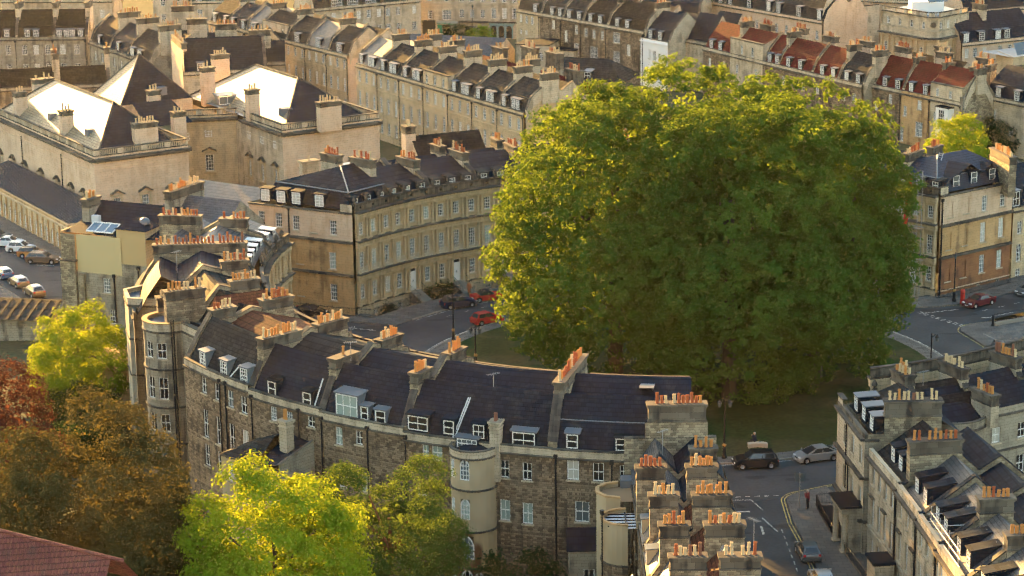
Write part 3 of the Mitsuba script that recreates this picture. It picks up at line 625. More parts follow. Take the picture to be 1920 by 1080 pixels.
H.wall(bw, 0, Lb, 11.72, 12.45, 'ashlar_pale', v=-.04); H.slab(bw, 0, Lb, -.12, .42, 12.45, 12.56, 'ashlar_orange', 'parapet_coping')
bk = pol(51.9, 211.2)
a = np.radians(np.linspace(202.4 - 115, 202.4 + 115, 20)); rim = [c + 2.2 * np.array([math.cos(x), math.sin(x)]) for x in a]
H.mb('flat_roof', 'lead').poly([np.r_[p, 12.12] for p in rim] + [np.r_[pol(53.0, 212), 12.12], np.r_[pol(50.0, 211.5), 12.2], np.r_[pol(49.6, 203), 12.2]])
w2 = Fr(c + 2.4 * np.array([math.cos(math.radians(309)), math.sin(math.radians(309))]), pol(53.2, 212.1))
H.wall(w2, 0, w2.L, -3, 11.7, 'ashlar_grey', [(w2.L * .5, 9.0, .7, 1.6, SASH), (w2.L * .5, 4.9, .7, 2.1, SASH)]); H.wall(w2, 0, w2.L, 11.7, 12.45, 'ashlar_pale', v=-.03); H.slab(w2, 0, w2.L, -.1, .3, 12.45, 12.56, 'stone_cap', 'parapet_coping'); H.ledge(w2, 0, w2.L, 11.55, .17, .14, 'stone_soot')
m = MB()
for du in (0, .22): m.bar(bw.P(np.array([bw.uo(284) + du, -.14, -2])), bw.P(np.array([bw.uo(284) + du, -.14, 12.9])), .08, 6)
put(H.part('drainpipe'), m.mesh(), 'black_pipe')
m = MB(); m.box(-.1, .1, -2.6, 2.6, 12.16, 12.36, lambda v: (v @ np.array([[.8, -.6, 0], [.6, .8, 0], [0, 0, 1]]).T) + [*pol(52.6, 205.5), 0]); put(H.part('roof_kerb'), m.mesh(), 'black_pipe')
H.party(fr, L, FPROF[:3] + [(8.4, 12.8), (10.5, 12.6)], .4, .25)
H.chimney(fr, L, 3.6, 2.9, 12.6, 15.9, 8, 'v', .44, 'rubble_cream', pots=['pot_orange', 'pot_red', 'pot_buff'])
H.chimney(fr, L, 9.6, 3.9, 11.0, 15.6, 9, 'v', .46, 'rubble_cream', pots=['pot_buff', 'pot_buff', 'pot_orange'])
cg = H.mb('front_gable_roof', 'tile_brown')
P = lambda u, v, z: fr.P(np.array([u, v, z], float))
for (u0, u1) in ((1.2, 5.4),):
    r0, r1 = P((u0 + u1) / 2, 3.2, 15.9), P((u0 + u1) / 2, 8.2, 15.9)
    cg.poly([P(u0, 2.6, 13.9), P(u1, 2.6, 13.9), r0]); cg.poly([P(u0, 2.6, 13.9), r0, r1, P(u0, 8.4, 13.3)]); cg.poly([P(u1, 2.6, 13.9), P(u1, 8.4, 13.3), r1, r0]); cg.poly([P(u0, 8.4, 13.3), r1, P(u1, 8.4, 13.3)])
H.close()
# canted bay with the sunken flat roof, its left faces in paler stone to paint sunlight
H, fr, rf, L, Lr = circus_house('terraced_house', 'near house with a tall canted bay, a sunken flat roof and a sunlit left edge', 202.3, 192.8, 3, 'plain', eave=11.2, rearwall=False, prof=FPROF[:3] + [(9.0, 12.4)], roof='slate_grey')
pts = [pol(54.0, 183.6), pol(58.1, 186.8), pol(57.7, 190.4), pol(54.3, 192.0), pol(54.0, 199)]
for i, (a, b) in enumerate(zip(pts, pts[1:])):
    w = Fr(a, b); op = [] if i == 1 else [(w.L * .5, z, .9, h, SASH) for z, h in ((8.6, 1.8), (4.6, 2.1), (1.4, 1.9))]
    if i == 0: op = []
    H.wall(w, 0, w.L, -3, 11.4, 'ashlar_pale' if i < 2 else 'ashlar_grey', op); H.wall(w, 0, w.L, 11.4, 12.0, 'ashlar_pale', v=-.04); H.ledge(w, 0, w.L, 11.2, .18, .14, 'stone_soot'); H.slab(w, 0, w.L, -.1, .28, 12.0, 12.1, 'ashlar_pale', 'parapet_coping')
    for z in (7.7, 3.9): H.ledge(w, 0, w.L, z, .15, .1, 'stone_soot', 'string_course')
H.mb('flat_roof', 'lead').poly([np.r_[p, 11.55] for p in pts[:4]] + [np.r_[pol(51.5, 192.5), 11.7], np.r_[pol(51.5, 184), 11.7]])
H.party(fr, L, FPROF[:3] + [(9.0, 12.8)], .4, .25)
H.chimney(fr, L, 3.0, 2.7, 12.6, 15.9, 7, 'v', .44, 'rubble_cream', pots=['pot_orange', 'pot_red', 'pot_buff'])
H.chimney(fr, 3.2, 10.2, 2.6, 9.5, 14.0, 4, 'v', .5, 'ashlar_grey', pots=['pot_buff'])
H.close()
# pair of dark gables under the longest row of pots
H, fr, rf, L, Lr = circus_house('terraced_house', 'near house with two dark gables below the longest row of mixed chimney pots', 192.8, 183.5, 3, 'plain', eave=11.0, rearmat='rubble_cream', roof='slate_navy')
H.party(fr, L, FPROF, .45, .3, down=3)
H.chimney(fr, L, 6.3, 9.6, 12.0, 15.9, 24, 'v', .46, 'rubble_cream', pots=['pot_orange', 'pot_red', 'pot_red', 'pot_buff', 'pot_brown'])
for v0 in (3.4, 10.4):
    pass
H.aerial(fr, 2.5, 8.6, 14.2, 2.2, 1.0)
H.close()
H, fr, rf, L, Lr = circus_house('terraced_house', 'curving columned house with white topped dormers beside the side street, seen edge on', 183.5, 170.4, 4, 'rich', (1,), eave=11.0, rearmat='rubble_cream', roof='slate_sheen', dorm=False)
for i in range(4): H.dormer(fr, (L - 4 * BAY) / 2 + (i + .5) * BAY, 1.25, 12.95, .95, .95, 1.6, (2, 2), 'slate_navy', 'white_pipe', .1)
H.party(fr, L, FPROF, .4, .25)
H.chimney(fr, L, 4.6, 3.0, 12.6, 15.9, 7, 'v', .46, 'rubble_cream', pots=['pot_orange', 'pot_buff', 'pot_red'])
H.chimney(fr, L, 10.6, 4.6, 11.6, 16.1, 12, 'v', .46, 'rubble_cream', pots=['pot_orange', 'pot_red', 'pot_buff'])
H.close()
H, fr, rf, L, Lr = circus_house('terraced_house', 'last columned house of the near crescent at the side street, under a pale slate roof', 170.4, 164.9, 2, 'rich', (), eave=11.0, rearmat='rubble_cream', roof='slate_sheen', dorm=False)
for i in range(2): H.dormer(fr, (L - 2 * BAY) / 2 + (i + .5) * BAY, 1.25, 12.95, .95, .95, 1.6, (2, 2), 'slate_navy', 'white_pipe', .1)
s = Fr(pol(RF, 164.9), pol(RR, 164.9)); H.wall(s, 0, s.L, -1, 12.4, 'ashlar_pink', [(3, 8.8, .9, 1.7, BIG), (7, 8.8, .9, 1.7, BIG), (3, 5.2, .9, 2, BIG), (7, 5.2, .9, 2, BIG)])
H.gable(fr, L - .05, FPROF, 10.6, 'ashlar_pink')
H.close()
# ------------------------------------------------------------------ the street towards the camera: left row (only its back and roofs show)
ROWG = 'houses of the row left of the street'
NX = {'L': -8.4, 'V': -5.0, 'R': -0.9}
def row_prof(z): return [(0, z - 2.7), (.25, z - 2.6), (2.0, z), (3.5, z - 1.6), (5.2, z), (7.4, z - 2.4)]
BP = ['pot_orange', 'pot_orange', 'pot_red', 'pot_buff', 'pot_buff']
YS = [-57.6, -63.0, -69.2, -75.2, -81.4, -87.6, -93.8]
names = ['first house of the left row, with a gravelled bay roof, against the tall end chimney', 'left row house with the round bay whose flat white roof has dark ribs', 'left row house with a sunlit cream roof slope below five cream and orange pots',
         'left row house with a sunlit slope and red orange pots on its left stack', 'left row house with two small pale dormers on its sunlit slope', 'nearest left row house, cut by the bottom edge of the photo']
for i, nm in enumerate(names):
    H = House('row_house', nm, 'house', ROWG)
    y0, y1 = YS[i], YS[i + 1]
    # back wall: u runs towards the far end when seen from the left, so the wall goes from near to far reversed
    bk = Fr((NX['L'] - .1, y0), (NX['L'] - .1, y1)); W = bk.L
    z = 12.4 - .1 * i
    pr = row_prof(z)
    H.wall(bk, 0, W, -3, z - 3.1, 'rubble_brown', [(W * .3, 6.0, .95, 1.7, SASH), (W * .72, 6.0, .95, 1.7, SASH), (W * .3, 2.3, .95, 1.9, SASH), (W * .72, 2.3, .95, 1.9, SASH)])
    H.ledge(bk, 0, W, z - 3.3, .16, .12, 'stone_soot')
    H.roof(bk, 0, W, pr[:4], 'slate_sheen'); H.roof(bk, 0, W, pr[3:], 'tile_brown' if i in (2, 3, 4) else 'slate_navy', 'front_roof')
    ft = Fr((NX['R'], y1), (NX['R'], y0)); H.wall(ft, 0, W, -.5, z - 2.5, 'ashlar_pale', [(W * (k + .5) / 3, zz, .9, h, BIG) for k in range(3) for zz, h in ((6.8, 1.6), (3.3, 2.3), (.6, 1.8))])
    H.party(bk, W, pr, .38, .24, 'rubble_cream', 'slate_navy')
    zt = [14.6, 14.2, 13.9, 13.8, 13.6, 13.5][i] - 0.0
    if i == 0:
        pass
    elif i == 1:
        H.chimney(bk, W, .95, 2.2, 9.0, 14.0, 5, 'v', .45, 'rubble_cream', pots=['pot_red', 'pot_red', 'pot_orange']); H.chimney(bk, W, 4.85, 2.3, 10.4, 14.0, 6, 'v', .45, 'rubble_cream', pots=['pot_orange', 'pot_buff'])
    else:
        L1, n1, n2 = [(2.1, 5, 7), (2.1, 5, 7), (2.5, 6, 6), (2.5, 6, 6)][i - 2]
        H.chimney(bk, W, (1.55, 1.9, 2.4, 2.6)[i - 2], L1, 9.8, 13.9, n1, 'v', .45, 'rubble_cream', pots=[['pot_buff', 'pot_orange'], ['pot_red', 'pot_orange'], ['pot_red', 'pot_brown', 'pot_buff'], BP][i - 2])
        H.chimney(bk, W, (5.1, 5.5, 6.0, 6.2)[i - 2], 2.8, 10.2, 13.9, n2, 'v', .45, 'rubble_cream', pots=[['pot_orange'], ['pot_red', 'pot_orange', 'pot_buff'], ['pot_red', 'pot_buff', 'pot_buff'], BP][i - 2])
    if i == 0: # end house: hipped roof against the big chimney wall, canted bay with gravel
        wall = Fr((-9.0, -57.5), (-1.5, -57.5)); H.wall(wall, 0, 7.5, -1, 12.3, 'rubble_cream', v=-.2); H.wall(wall, 1.7, 6.8, 12.3, 13.7, 'rubble_cream', v=-.2)
        H.slab(wall, 0, 7.5, -.2, .3, 12.28, 12.4, 'stone_cap', 'coping')
        H.chimney(wall, 4.3, .25, 4.7, 13.6, 15.2, 12, 'u', .5, 'rubble_cream', pots=['pot_orange', 'pot_red', 'pot_red', 'pot_buff'], band=1.5)
        H.chimney(bk, W * .75, 5.6, 2.1, 9.0, 12.9, 4, 'v', .42, 'rubble_cream', pots=['pot_orange'])
        H.aerial(bk, W * .6, 2.4, 11.6, 2.4, .8)
        c = np.array([-9.6, -61.6]); by = Cy(c, 1.9, 90, 1.2)
        H.wall(by, 0, PI * 1.9, -3, 9.3, 'render_pale'); H.slab(by, 0, PI * 1.9, -.1, .22, 9.3, 9.42, 'ashlar_orange', 'parapet_coping')
        H.mb('bay_roof', 'timber').poly([np.r_[c + 1.75 * np.array([math.cos(a), math.sin(a)]), 8.95] for a in np.linspace(PI / 2, PI * 1.5, 9)] + [(-8.2, -63.4, 9.0), (-8.2, -59.8, 9.0)])
        H.slab(bk, 1.2, 2.6, -.9, .5, 8.4, 9.6, 'lead', 'roof_hatch')
    if i == 1:
        c = np.array([-9.4, -67.0]); by = Cy(c, 1.85, 85, .45); Lb = PI * 1.85 * 1.05
        H.wall(by, 0, Lb, 5.6, 9.0, 'render_pale'); H.ledge(by, 0, Lb, 5.55, .16, .1, 'stone_soot'); H.wall(by, 0, Lb, -3, 5.6, 'rubble_brown'); H.slab(by, 0, Lb, -.1, .14, 9.0, 9.12, 'ashlar_orange', 'parapet_coping')
        H.mb('bay_roof', 'white_pipe').poly([np.r_[c + 1.72 * np.array([math.cos(a), math.sin(a)]), 8.7] for a in np.linspace(PI / 2, PI * 1.5, 14)] + [(-7.9, -68.6, 8.72), (-7.9, -65.4, 8.72)])
        m = MB()
        for k in range(5): m.box(-11.0 + .1 * abs(k - 2), -8.0, -68.3 + k * .65, -68.24 + k * .65, 8.72, 8.8)
        m.box(-9.4, -9.3, -68.6, -65.4, 8.74, 8.84); put(H.part('roof_rib'), m.mesh(), 'black_pipe')
        H.pipe(by, Lb * .62, -1, 9.6, r=.07)
    if i in (2, 3, 4):
        for k in range(1 if i < 4 else 2): H.dormer(bk, W * (.4 + .35 * k), .15, z - 2.75, .8, 1.25, 1.5, (1, 2), 'render_pale', 'flashing', .08)
    if i in (2, 4): H.aerial(bk, W * .5, 5.2, z - .8, 1.9, .4 + i)
    if i == 3: H.aerial(bk, W * .4, 8.0, z - 1.4, 2.0, 2.2)
    H.close()
# low rear wing with a dark flat roof against the row
H = House('rear_wing', 'small lean-to wing with a black flat roof between the near house and the left row', 'building')
w = Fr((-13.6, -60.2), (-11.0, -60.2)); H.wall(w, 0, 2.6, -3, 3.6, 'ashlar_grey', [(1.6, .4, .9, 1.6, SASH)]); H.wall(Fr((-13.6, -57.4), (-13.6, -60.2)), 0, 2.8, -3, 3.6, 'ashlar_grey')
H.mb('roof', 'slate_navy').quads([[(-13.8, -60.4, 3.62), (-11, -60.4, 3.62), (-11, -57.4, 4.6), (-13.8, -57.4, 4.6)]]); H.close()
# gabled outhouse at the very bottom of the picture
H = House('gabled_house', 'sunlit gabled roof end cut by the bottom edge, left of the row of pots', 'house')
g = Fr((-12.2, -86.0), (-7.0, -86.0)); pr = [(0, 7.6), (2.6, 10.2), (5.2, 7.6)]
gu = Fr((-12.2, -81.8), (-12.2, -88.0)); H.roof(gu, 0, 6.2, pr, 'slate_sheen'); H.gable(gu, 6.1, pr, -3, 'ashlar_pale'); H.wall(gu, 0, 6.2, -3, 7.6, 'ashlar_pale'); H.party(gu, 6.1, pr, .25, .2, 'ashlar_pale', 'ashlar_orange')
H.close()
# ------------------------------------------------------------------ right: corner house of the third crescent and the row behind it
RG = 'houses of the row right of the street'
H = House('corner_house', 'tall corner house right of the street with three pale topped dormers in a row', 'house', 'houses round the green')
w = Fr((10.4, -43.3), (11.35, -52.8)); W = w.L
us = (2.9, 5.6, 8.35)
H.wall(w, 0, W, -1, 2.95, 'ashlar_pale', [(u, .2, .9, 1.75, BIG) for u in us], deep=.2); H.wall(w, 0, W, 2.95, 6.8, 'ashlar_pale', [(u, 3.7, .95, 2.1, SIX) for u in us], deep=.2); H.wall(w, 0, W, 6.8, 10.2, 'ashlar_pale', [(u, 7.8, .95, 1.6, BIG) for u in us], deep=.2)
for z in (2.9, 6.75, 10.15): H.ledge(w, 0, W, z, .22, .35, 'stone_soot')
nf = Fr((11.35, -52.8), (20, -52.8))
H.wall(nf, 0, 1.4, -1, 10.2, 'ashlar_grey'); 
for z in (2.9, 6.75, 10.15): H.ledge(nf, 0, 1.2, z, .22, .2, 'stone_soot')
H.wall(Fr((20, -36.5), (10.4, -43.3)), 0, 11.7, -1, 10.2, 'ashlar_pale')
H.wall(w, 0, 1.6, 10.3, 11.3, 'ashlar_pale', v=.05); H.slab(w, 0, W, .0, .35, 10.3, 10.75, 'stone_cap', 'parapet'); H.slab(w, -.1, 1.7, -.06, .45, 11.3, 11.42, 'stone_soot', 'parapet')
P = lambda x, y, z: (x, y, z)
H.mb('roof', 'slate_grey').quads(w.P(np.array([[(.4, .9, 10.4), (W, .9, 10.4), (W, 4.6, 13.0), (2.6, 4.6, 13.0)]])))
H.mb('roof', 'slate_navy').quads(w.P(np.array([[(W, 4.6, 13.0), (W, 8.2, 10.6), (.4, 8.2, 10.6), (2.6, 4.6, 13.0)]])))
for u in (2.6, 5.3, 8.0): H.dormer(w, u, 1.0, 10.6, 1.15, 1.35, 1.9, (2, 4), 'slate_navy', 'lead', .04, glass='glass_painted_sky')
H.wall(nf, .3, 8.2, 4, 10.8, 'rubble_cream', v=.0); H.wall(nf, 1.6, 6.4, 10.8, 12.4, 'rubble_cream', v=0)
H.chimney(nf, 4.0, .3, 4.7, 12.2, 13.7, 11, 'u', .5, 'rubble_cream', pots=['pot_buff', 'pot_buff', 'pot_orange', 'pot_brown'], band=1.4)
H.pipe(w, 3.75, 4, 10.0); H.pipe(w, 4.6, .5, 6.4)
for a in (288.3, 291.5): scene[H.part('finial')] = ref('fin', finial_mesh, 'stone_soot', Po(RF, a, -1).mat(0, 0, 11.2), 40)
H.close()
FY = [(11.75, -53.0), (12.75, -61.4), (13.3, -67.7), (13.75, -73.8), (14.25, -80.4), (14.7, -87)]
lab2 = ['right row house with dark dormers and a bare slate slope beside the nine pot chimney', 'right row house between two plain copings, with a pair of dark dormers in its roof', 'right row house whose pink slate slope faces six short pots', 'right row house with the sunlit white wall and the scaffold in front', 'nearest right row house, at the lower right corner of the photo']
for i, nm in enumerate(lab2):
    H = House('row_house', nm, 'house', RG)
    f = Fr(FY[i], FY[i + 1]); W = f.L; n = 3 if i else 4; z = 12.0 - .15 * i
    pr = [(0, z - 2.85), (.5, z - 2.9), (4.4, z), (6.6, z - 2.0), (8.4, z - .9), (10.6, z - 2.8)]
    us = [W * (k + .5) / n for k in range(n)] if i else [1.35, 3.2, 5.0, 6.9, 8.7][:5]
    us = [u for u in us if u < W - .4]
    H.wall(f, 0, W, -1, z - 3.0, 'ashlar_pale' if i < 3 else 'cream_paint', [(u, zz, ww, h, st) for u in us for zz, ww, h, st in ((6.8, .85, 1.6, BIG), (3.2, .85, 2.4, SIX), (.4, .85, 1.7, BIG))], deep=.2)  # cream on the two nearest walls stands in for sunlight
    H.ledge(f, 0, W, z - 3.25, .25, .35, 'stone_soot'); H.ledge(f, 0, W, 2.75, .15, .12, 'ashlar_pale', 'string_course'); H.slab(f, 0, W, -.05, .3, z - 3.0, z - 2.35, 'ashlar_pale', 'parapet')
    if i < 2:
        for u in us[::2]: H.ledge(f, u - .6, u + .6, 5.75, .14, .25, 'stone_cap', 'window_hood')
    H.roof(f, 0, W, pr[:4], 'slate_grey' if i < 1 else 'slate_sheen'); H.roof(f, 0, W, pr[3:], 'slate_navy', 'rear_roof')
    H.wall(Fr(f.P(np.array([W, 10.7, 0]))[:2], f.P(np.array([0, 10.7, 0]))[:2]), 0, W, -1, z - 2.8, 'ashlar_grey')
    H.party(f, W, pr, .35, .24, 'rubble_cream', 'slate_navy')
    if i in (0, 2, 3, 4):
        a, b, npot = {0: (1.7, 6.0, 9), 2: (3.0, 5.6, 6), 3: (3.2, 6.0, 6), 4: (3.0, 5.6, 6)}[i]
        H.chimney(f, W, (a + b) / 2 - (.9 if i == 0 else 0), b - a, 9.4, {0: 13.1, 2: 12.7, 3: 12.3, 4: 12.0}[i], npot, 'v', .45, 'rubble_cream', pots=['pot_orange', 'pot_red', 'pot_orange'], band=1.2)
    for k in range(2 if i else 3):
        H.dormer(f, W * (.3 + .4 * k) if i else 3.3 + 2.2 * k, 1.1, z - 2.5, 1.0, 1.35, 2.3, (2, 4), 'slate_navy', 'slate_navy', .18, glass='glass_painted_sky')
    if i == 2: pass
    H.pipe(f, W - .15, -.5, z - 3.4, r=.1)
    H.close()
# the third crescent behind: ring houses a little lower down the slope
SWP = [281.8, 289.9, 296.3, 303.6, 310.8, 318, 325.2]
RS = 51.0
rl = [None, 'right crescent house with eight buff pots in two rows beside the lamp post', 'right crescent house with a stack of buff, grey and orange pots beside a lamp', 'right crescent house with a big skylight of glass panels in its back roof', 'right crescent house with a row of pale pots beside the far street corner', 'right crescent house beyond the frame edge']
for i in range(1, 5):
    H = House('terraced_house', rl[i], 'house', 'houses round the green')
    fr, rf = Po(RF, SWP[i + 1], -1), Po(RS, SWP[i], 1); L, Lr = fr.uo(SWP[i]), rf.uo(SWP[i + 1])
    pr = [(.9, 10.5), (1.4, 11.0), (3.6, 12.6), (4.8, 11.4), (5.6, 11.9), (6.8, 10.2)]
    circus_front(H, fr, 0, 3, (), False); 
    H.wall(rf, 0, Lr, -1, 9.8, 'ashlar_grey', [(u, zz, .95, h, SASH) for u in (Lr * .25, Lr * .7) for zz, h in ((7.2, 1.4), (4.0, 1.6), (.8, 1.6))]); H.ledge(rf, 0, Lr, 9.6, .18, .2, 'stone_soot'); H.wall(rf, 0, Lr, 9.78, 10.4, 'ashlar_grey', v=-.05); H.ledge(rf, 0, Lr, 6.3, .2, .12, 'stone_soot', 'string_course')
    H.roof(fr, 0, L, pr[:4], 'slate_navy' if i > 1 else 'tile_dark'); H.roof(fr, 0, L, pr[3:], 'slate_navy' if i != 1 else 'tile_dark', 'rear_roof')
    H.party(fr, 0, pr, .35, .22); H.chimney(fr, 0, 2.8, 3.2, 11, 13.5, 7, 'v', .4, 'ashlar_pale', pots=[None, ['pot_buff'], ['pot_buff', 'pot_orange', 'pot_brown'], ['pot_buff', 'pot_buff', 'pot_orange'], ['pot_buff']][i])
    if i == 1:
        H.chimney(fr, L, 2.8, 2.4, 11, 13.5, 8, 'v', .5, 'ashlar_pale', pots=['pot_buff', 'pot_buff', 'pot_orange'], rows=2); H.party(fr, L, pr, .35, .22)
        H.chimney(fr, .2, 7.6, 2.8, 9.5, 12.4, 6, 'v', .42, 'ashlar_pale', pots=['pot_buff', 'pot_orange', 'pot_red'])
        H.aerial(fr, L - 1.2, 4, 12.4, 1.3)
        # the bowed back with its slate half cone
        c = pol(RS - 1.0, 293.2); by = Cy(c, 3.1, 293.2 - 80, .6); Lb = math.radians(160) * 3.1
        H.wall(by, 0, Lb, -1, 9.7, 'ashlar_grey', [(by.uo(a), zz, .9, h, SASH) for a in (266, 312) for zz, h in ((7.2, 1.4), (4.4, 1.5), (1.2, 1.6))]); H.ledge(by, 0, Lb, 9.5, .2, .18, 'stone_soot'); H.ledge(by, 0, Lb, 6.3, .2, .14, 'stone_soot', 'string_course'); H.wall(by, 0, Lb, 9.7, 10.3, 'ashlar_grey', v=-.05); H.slab(by, 0, Lb, -.1, .2, 10.3, 10.4, 'stone_cap', 'parapet_coping')
        m = H.mb('bow_roof', 'slate_navy'); r0, r1 = np.r_[pol(47.9, 291.6), 12.2], np.r_[pol(47.9, 295.3), 12.2]
        A = np.radians(np.linspace(293.2 - 82, 293.2 + 82, 9)); R = [np.r_[c + 2.95 * np.array([math.cos(a), math.sin(a)]), 9.95] for a in A]
        for k, (a, b) in enumerate(zip(R, R[1:])): m.poly([a, b, r0] if k < 4 else [a, b, r1])
        m.poly([R[4], r1, r0])
    if i == 3:
        m = MB()
        for k in range(5): m.bar(rf.P(np.array([.6 + k * 1.2, .35, 10.5])), rf.P(np.array([.6 + k * 1.2, 2.2, 11.9])), .05, 4)
        for v, z in ((.35, 10.5), (1.3, 11.2), (2.2, 11.9)): m.bar(rf.P(np.array([.6, v, z])), rf.P(np.array([5.4, v, z])), .05, 4)
        k = put(H.part('skylight'), m.mesh(), 'metal_grey'); m = MB(); m.quads(rf.P(np.array([[(.6, .35, 10.48), (5.4, .35, 10.48), (5.4, 2.2, 11.88), (.6, 2.2, 11.88)]]))); put(k + '__pane', m.mesh(), 'glass_painted_sky')
    H.close()
# ------------------------------------------------------------------ ground, roads, pavements, green
def struct(k, mesh, m, parent=None, smooth=False):
    k = key(k if parent is None else f'{parent}__{k}'); put(k, mesh, m, smooth)
    if parent is None: tag(k, kind='structure')
    return k
def ring(r0, r1, a0, a1, z, m, n=None):
    n = n or max(2, int(abs(a1 - a0) / 2)); a = np.radians(np.linspace(a0, a1, n + 1))
    m.quads([[(r0 * math.cos(x), r0 * math.sin(x), z), (r1 * math.cos(x), r1 * math.sin(x), z), (r1 * math.cos(y), r1 * math.sin(y), z), (r0 * math.cos(y), r0 * math.sin(y), z)] for x, y in zip(a, a[1:])])
def ring_solid(r0, r1, a0, a1, z0, z1, m, n=None):
    ring(r0, r1, a0, a1, z1, m, n); n = n or max(2, int(abs(a1 - a0) / 2)); a = np.radians(np.linspace(a0, a1, n + 1))
    for r in (r0, r1): m.quads([[(r * math.cos(x), r * math.sin(x), z0), (r * math.cos(y), r * math.sin(y), z0), (r * math.cos(y), r * math.sin(y), z1), (r * math.cos(x), r * math.sin(x), z1)] for x, y in zip(a, a[1:])])
def flat(pts, z): return [np.r_[np.asarray(p, float)[:2], z] for p in pts]
# one earth sheet to the horizon, dropping under the buildings and down to the back gardens
gx = np.unique(np.r_[np.linspace(-950, -140, 7), np.linspace(-140, 140, 113), np.linspace(140, 950, 7)])
gy = np.unique(np.r_[np.linspace(-500, -110, 5), np.linspace(-110, 300, 165), np.linspace(300, 1200, 7)])
X, Y = np.meshgrid(gx, gy); Rr = np.hypot(X, Y); A = np.degrees(np.arctan2(Y, X)) % 360
sm = lambda a, b, x: (lambda t: t * t * (3 - 2 * t))(np.clip((x - a) / (b - a), 0, 1))
Z = -.06 - 3.0 * (1 - sm(58, 72, Rr))
gard = sm(186, 196, A) * (1 - sm(262, 268, A)) * (1 - sm(140, 220, Rr)); Z = np.minimum(Z, -.06 - 2.9 * gard)
Z = np.where((np.abs(X - 5) < 16) & (Y < -35), -3.0, Z)
ny, nx = X.shape; i = np.arange(ny * nx).reshape(ny, nx)
struct('ground', (np.c_[X.ravel(), Y.ravel(), Z.ravel()], np.vstack([np.c_[i[:-1, :-1].ravel(), i[:-1, 1:].ravel(), i[1:, 1:].ravel()], np.c_[i[:-1, :-1].ravel(), i[1:, 1:].ravel(), i[1:, :-1].ravel()]])), 'earth')
m = MB(); ring(0.01, 27.2, 0, 360, .13, m, 72); struct('green', m.mesh(), 'lawn')
m = MB(); ring_solid(27.2, 28.85, 0, 360, -.2, .12, m, 120); struct('inner_pavement', m.mesh(), 'paving')
m = MB(); ring_solid(28.85, 29.05, 0, 360, -.2, .125, m, 120); struct('kerb', m.mesh(), 'kerb_stone', 'inner_pavement')
m = MB(); ring(29.0, 41.5, 0, 360, 0, m, 180)
DIRS = {'left': 154.9, 'right': 33.8, 'near': 274.3}
def street(m, deg, r0, r1, w, z, off=0.0):
    d = pol(1, deg); n = np.array([-d[1], d[0]]); m.quads([[np.r_[d * r + n * (s * w / 2 + off), z] for r, s in ((r0, -1), (r1, -1), (r1, 1), (r0, 1))]])
street(m, DIRS['left'], 38, 62, 9.5, .004); street(m, DIRS['right'], 38, 130, 8.0, .004); 
m.quads([[(-1.5, -40.5, .004), (6.6, -38.5, .004), (8.5, -110, .004), (.2, -110, .004)]])
m.poly(flat([(-140, 140), (-88, 78), (-76, 57), (-60, 34), (-44.5, 18.5), (-56, 19), (-66, 22.5), (-76, 33), (-92, 60), (-140, 105)], .012))
struct('road', m.mesh(), 'asphalt')
# outer pavements with rounded corners at the streets
def outer(name, a0, a1):
    m = MB(); ring_solid(37.5, 41.6, a0 + 3, a1 - 3, -.3, .12, m); k = struct(name, m.mesh(), 'paving')
    m = MB(); ring_solid(37.32, 37.52, a0 + 3, a1 - 3, -.3, .125, m); struct('kerb', m.mesh(), 'kerb_stone', k)
outer('far_pavement', 43.0, 145.3); outer('near_pavement', 165, 266); outer('right_pavement', 285, 384.5)
def pave(name, pts, kerb=True):
    m = MB(); m.poly(flat(pts, .12)); p = [np.asarray(q, float) for q in pts]
    for a, b in zip(p, p[1:] + p[:1]): m.quads([[np.r_[a, -.3], np.r_[b, -.3], np.r_[b, .12], np.r_[a, .12]]])
    return struct(name, m.mesh(), 'paving')
def arc(c, r, a0, a1, n=8): return [np.array(c) + r * np.array([math.cos(math.radians(a)), math.sin(math.radians(a))]) for a in np.linspace(a0, a1, n)]
pave('right_street_pavement', [pol(37.4, 286.5), *arc((8.9, -39.4), 2.3, 110, 180), (6.55, -45), (6.9, -49.5), (8.0, -75), (9.0, -100), (14, -100), (11.9, -54), (11.2, -52.6), (10.2, -43.4), pol(41.6, 286.5)])
pave('far_street_pavement', [pol(37.5, 46.2), pol(37.6, 41.5), (31.5, 25.6), (34.6, 26.4), (43.4, 32.6), (60, 44.4), (58, 48), (42, 36.5), (33.4, 29.8), pol(41.6, 44), pol(41.6, 46.2)])
pave('near_street_corner', [(34.04, 9), *arc((35.6, 15.2), 3.0, 190, 115, 7), (39.4, 19.6), (62, 35), (64, 31.5), (44, 18), (41.2, 9)])
pave('left_street_pavement', [pol(37.5, 142.3), pol(37.6, 146.5), pol(41.5, 148), (-44, 24.5), (-53, 29.2), (-58, 33), (-57, 36), (-50.5, 31.4), pol(41.6, 145.5), pol(41.6, 142.3)])
pave('arcade_pavement', [(-76.8, 55.0), (-74.8, 57.0), (-96, 92.5), (-130, 145), (-134, 142), (-100, 88)])
pave('yard_paving', [(-92, 58.5), (-76.6, 32.2), (-73.2, 28.4), (-71, 24.6), (-78, 24), (-96, 46)])
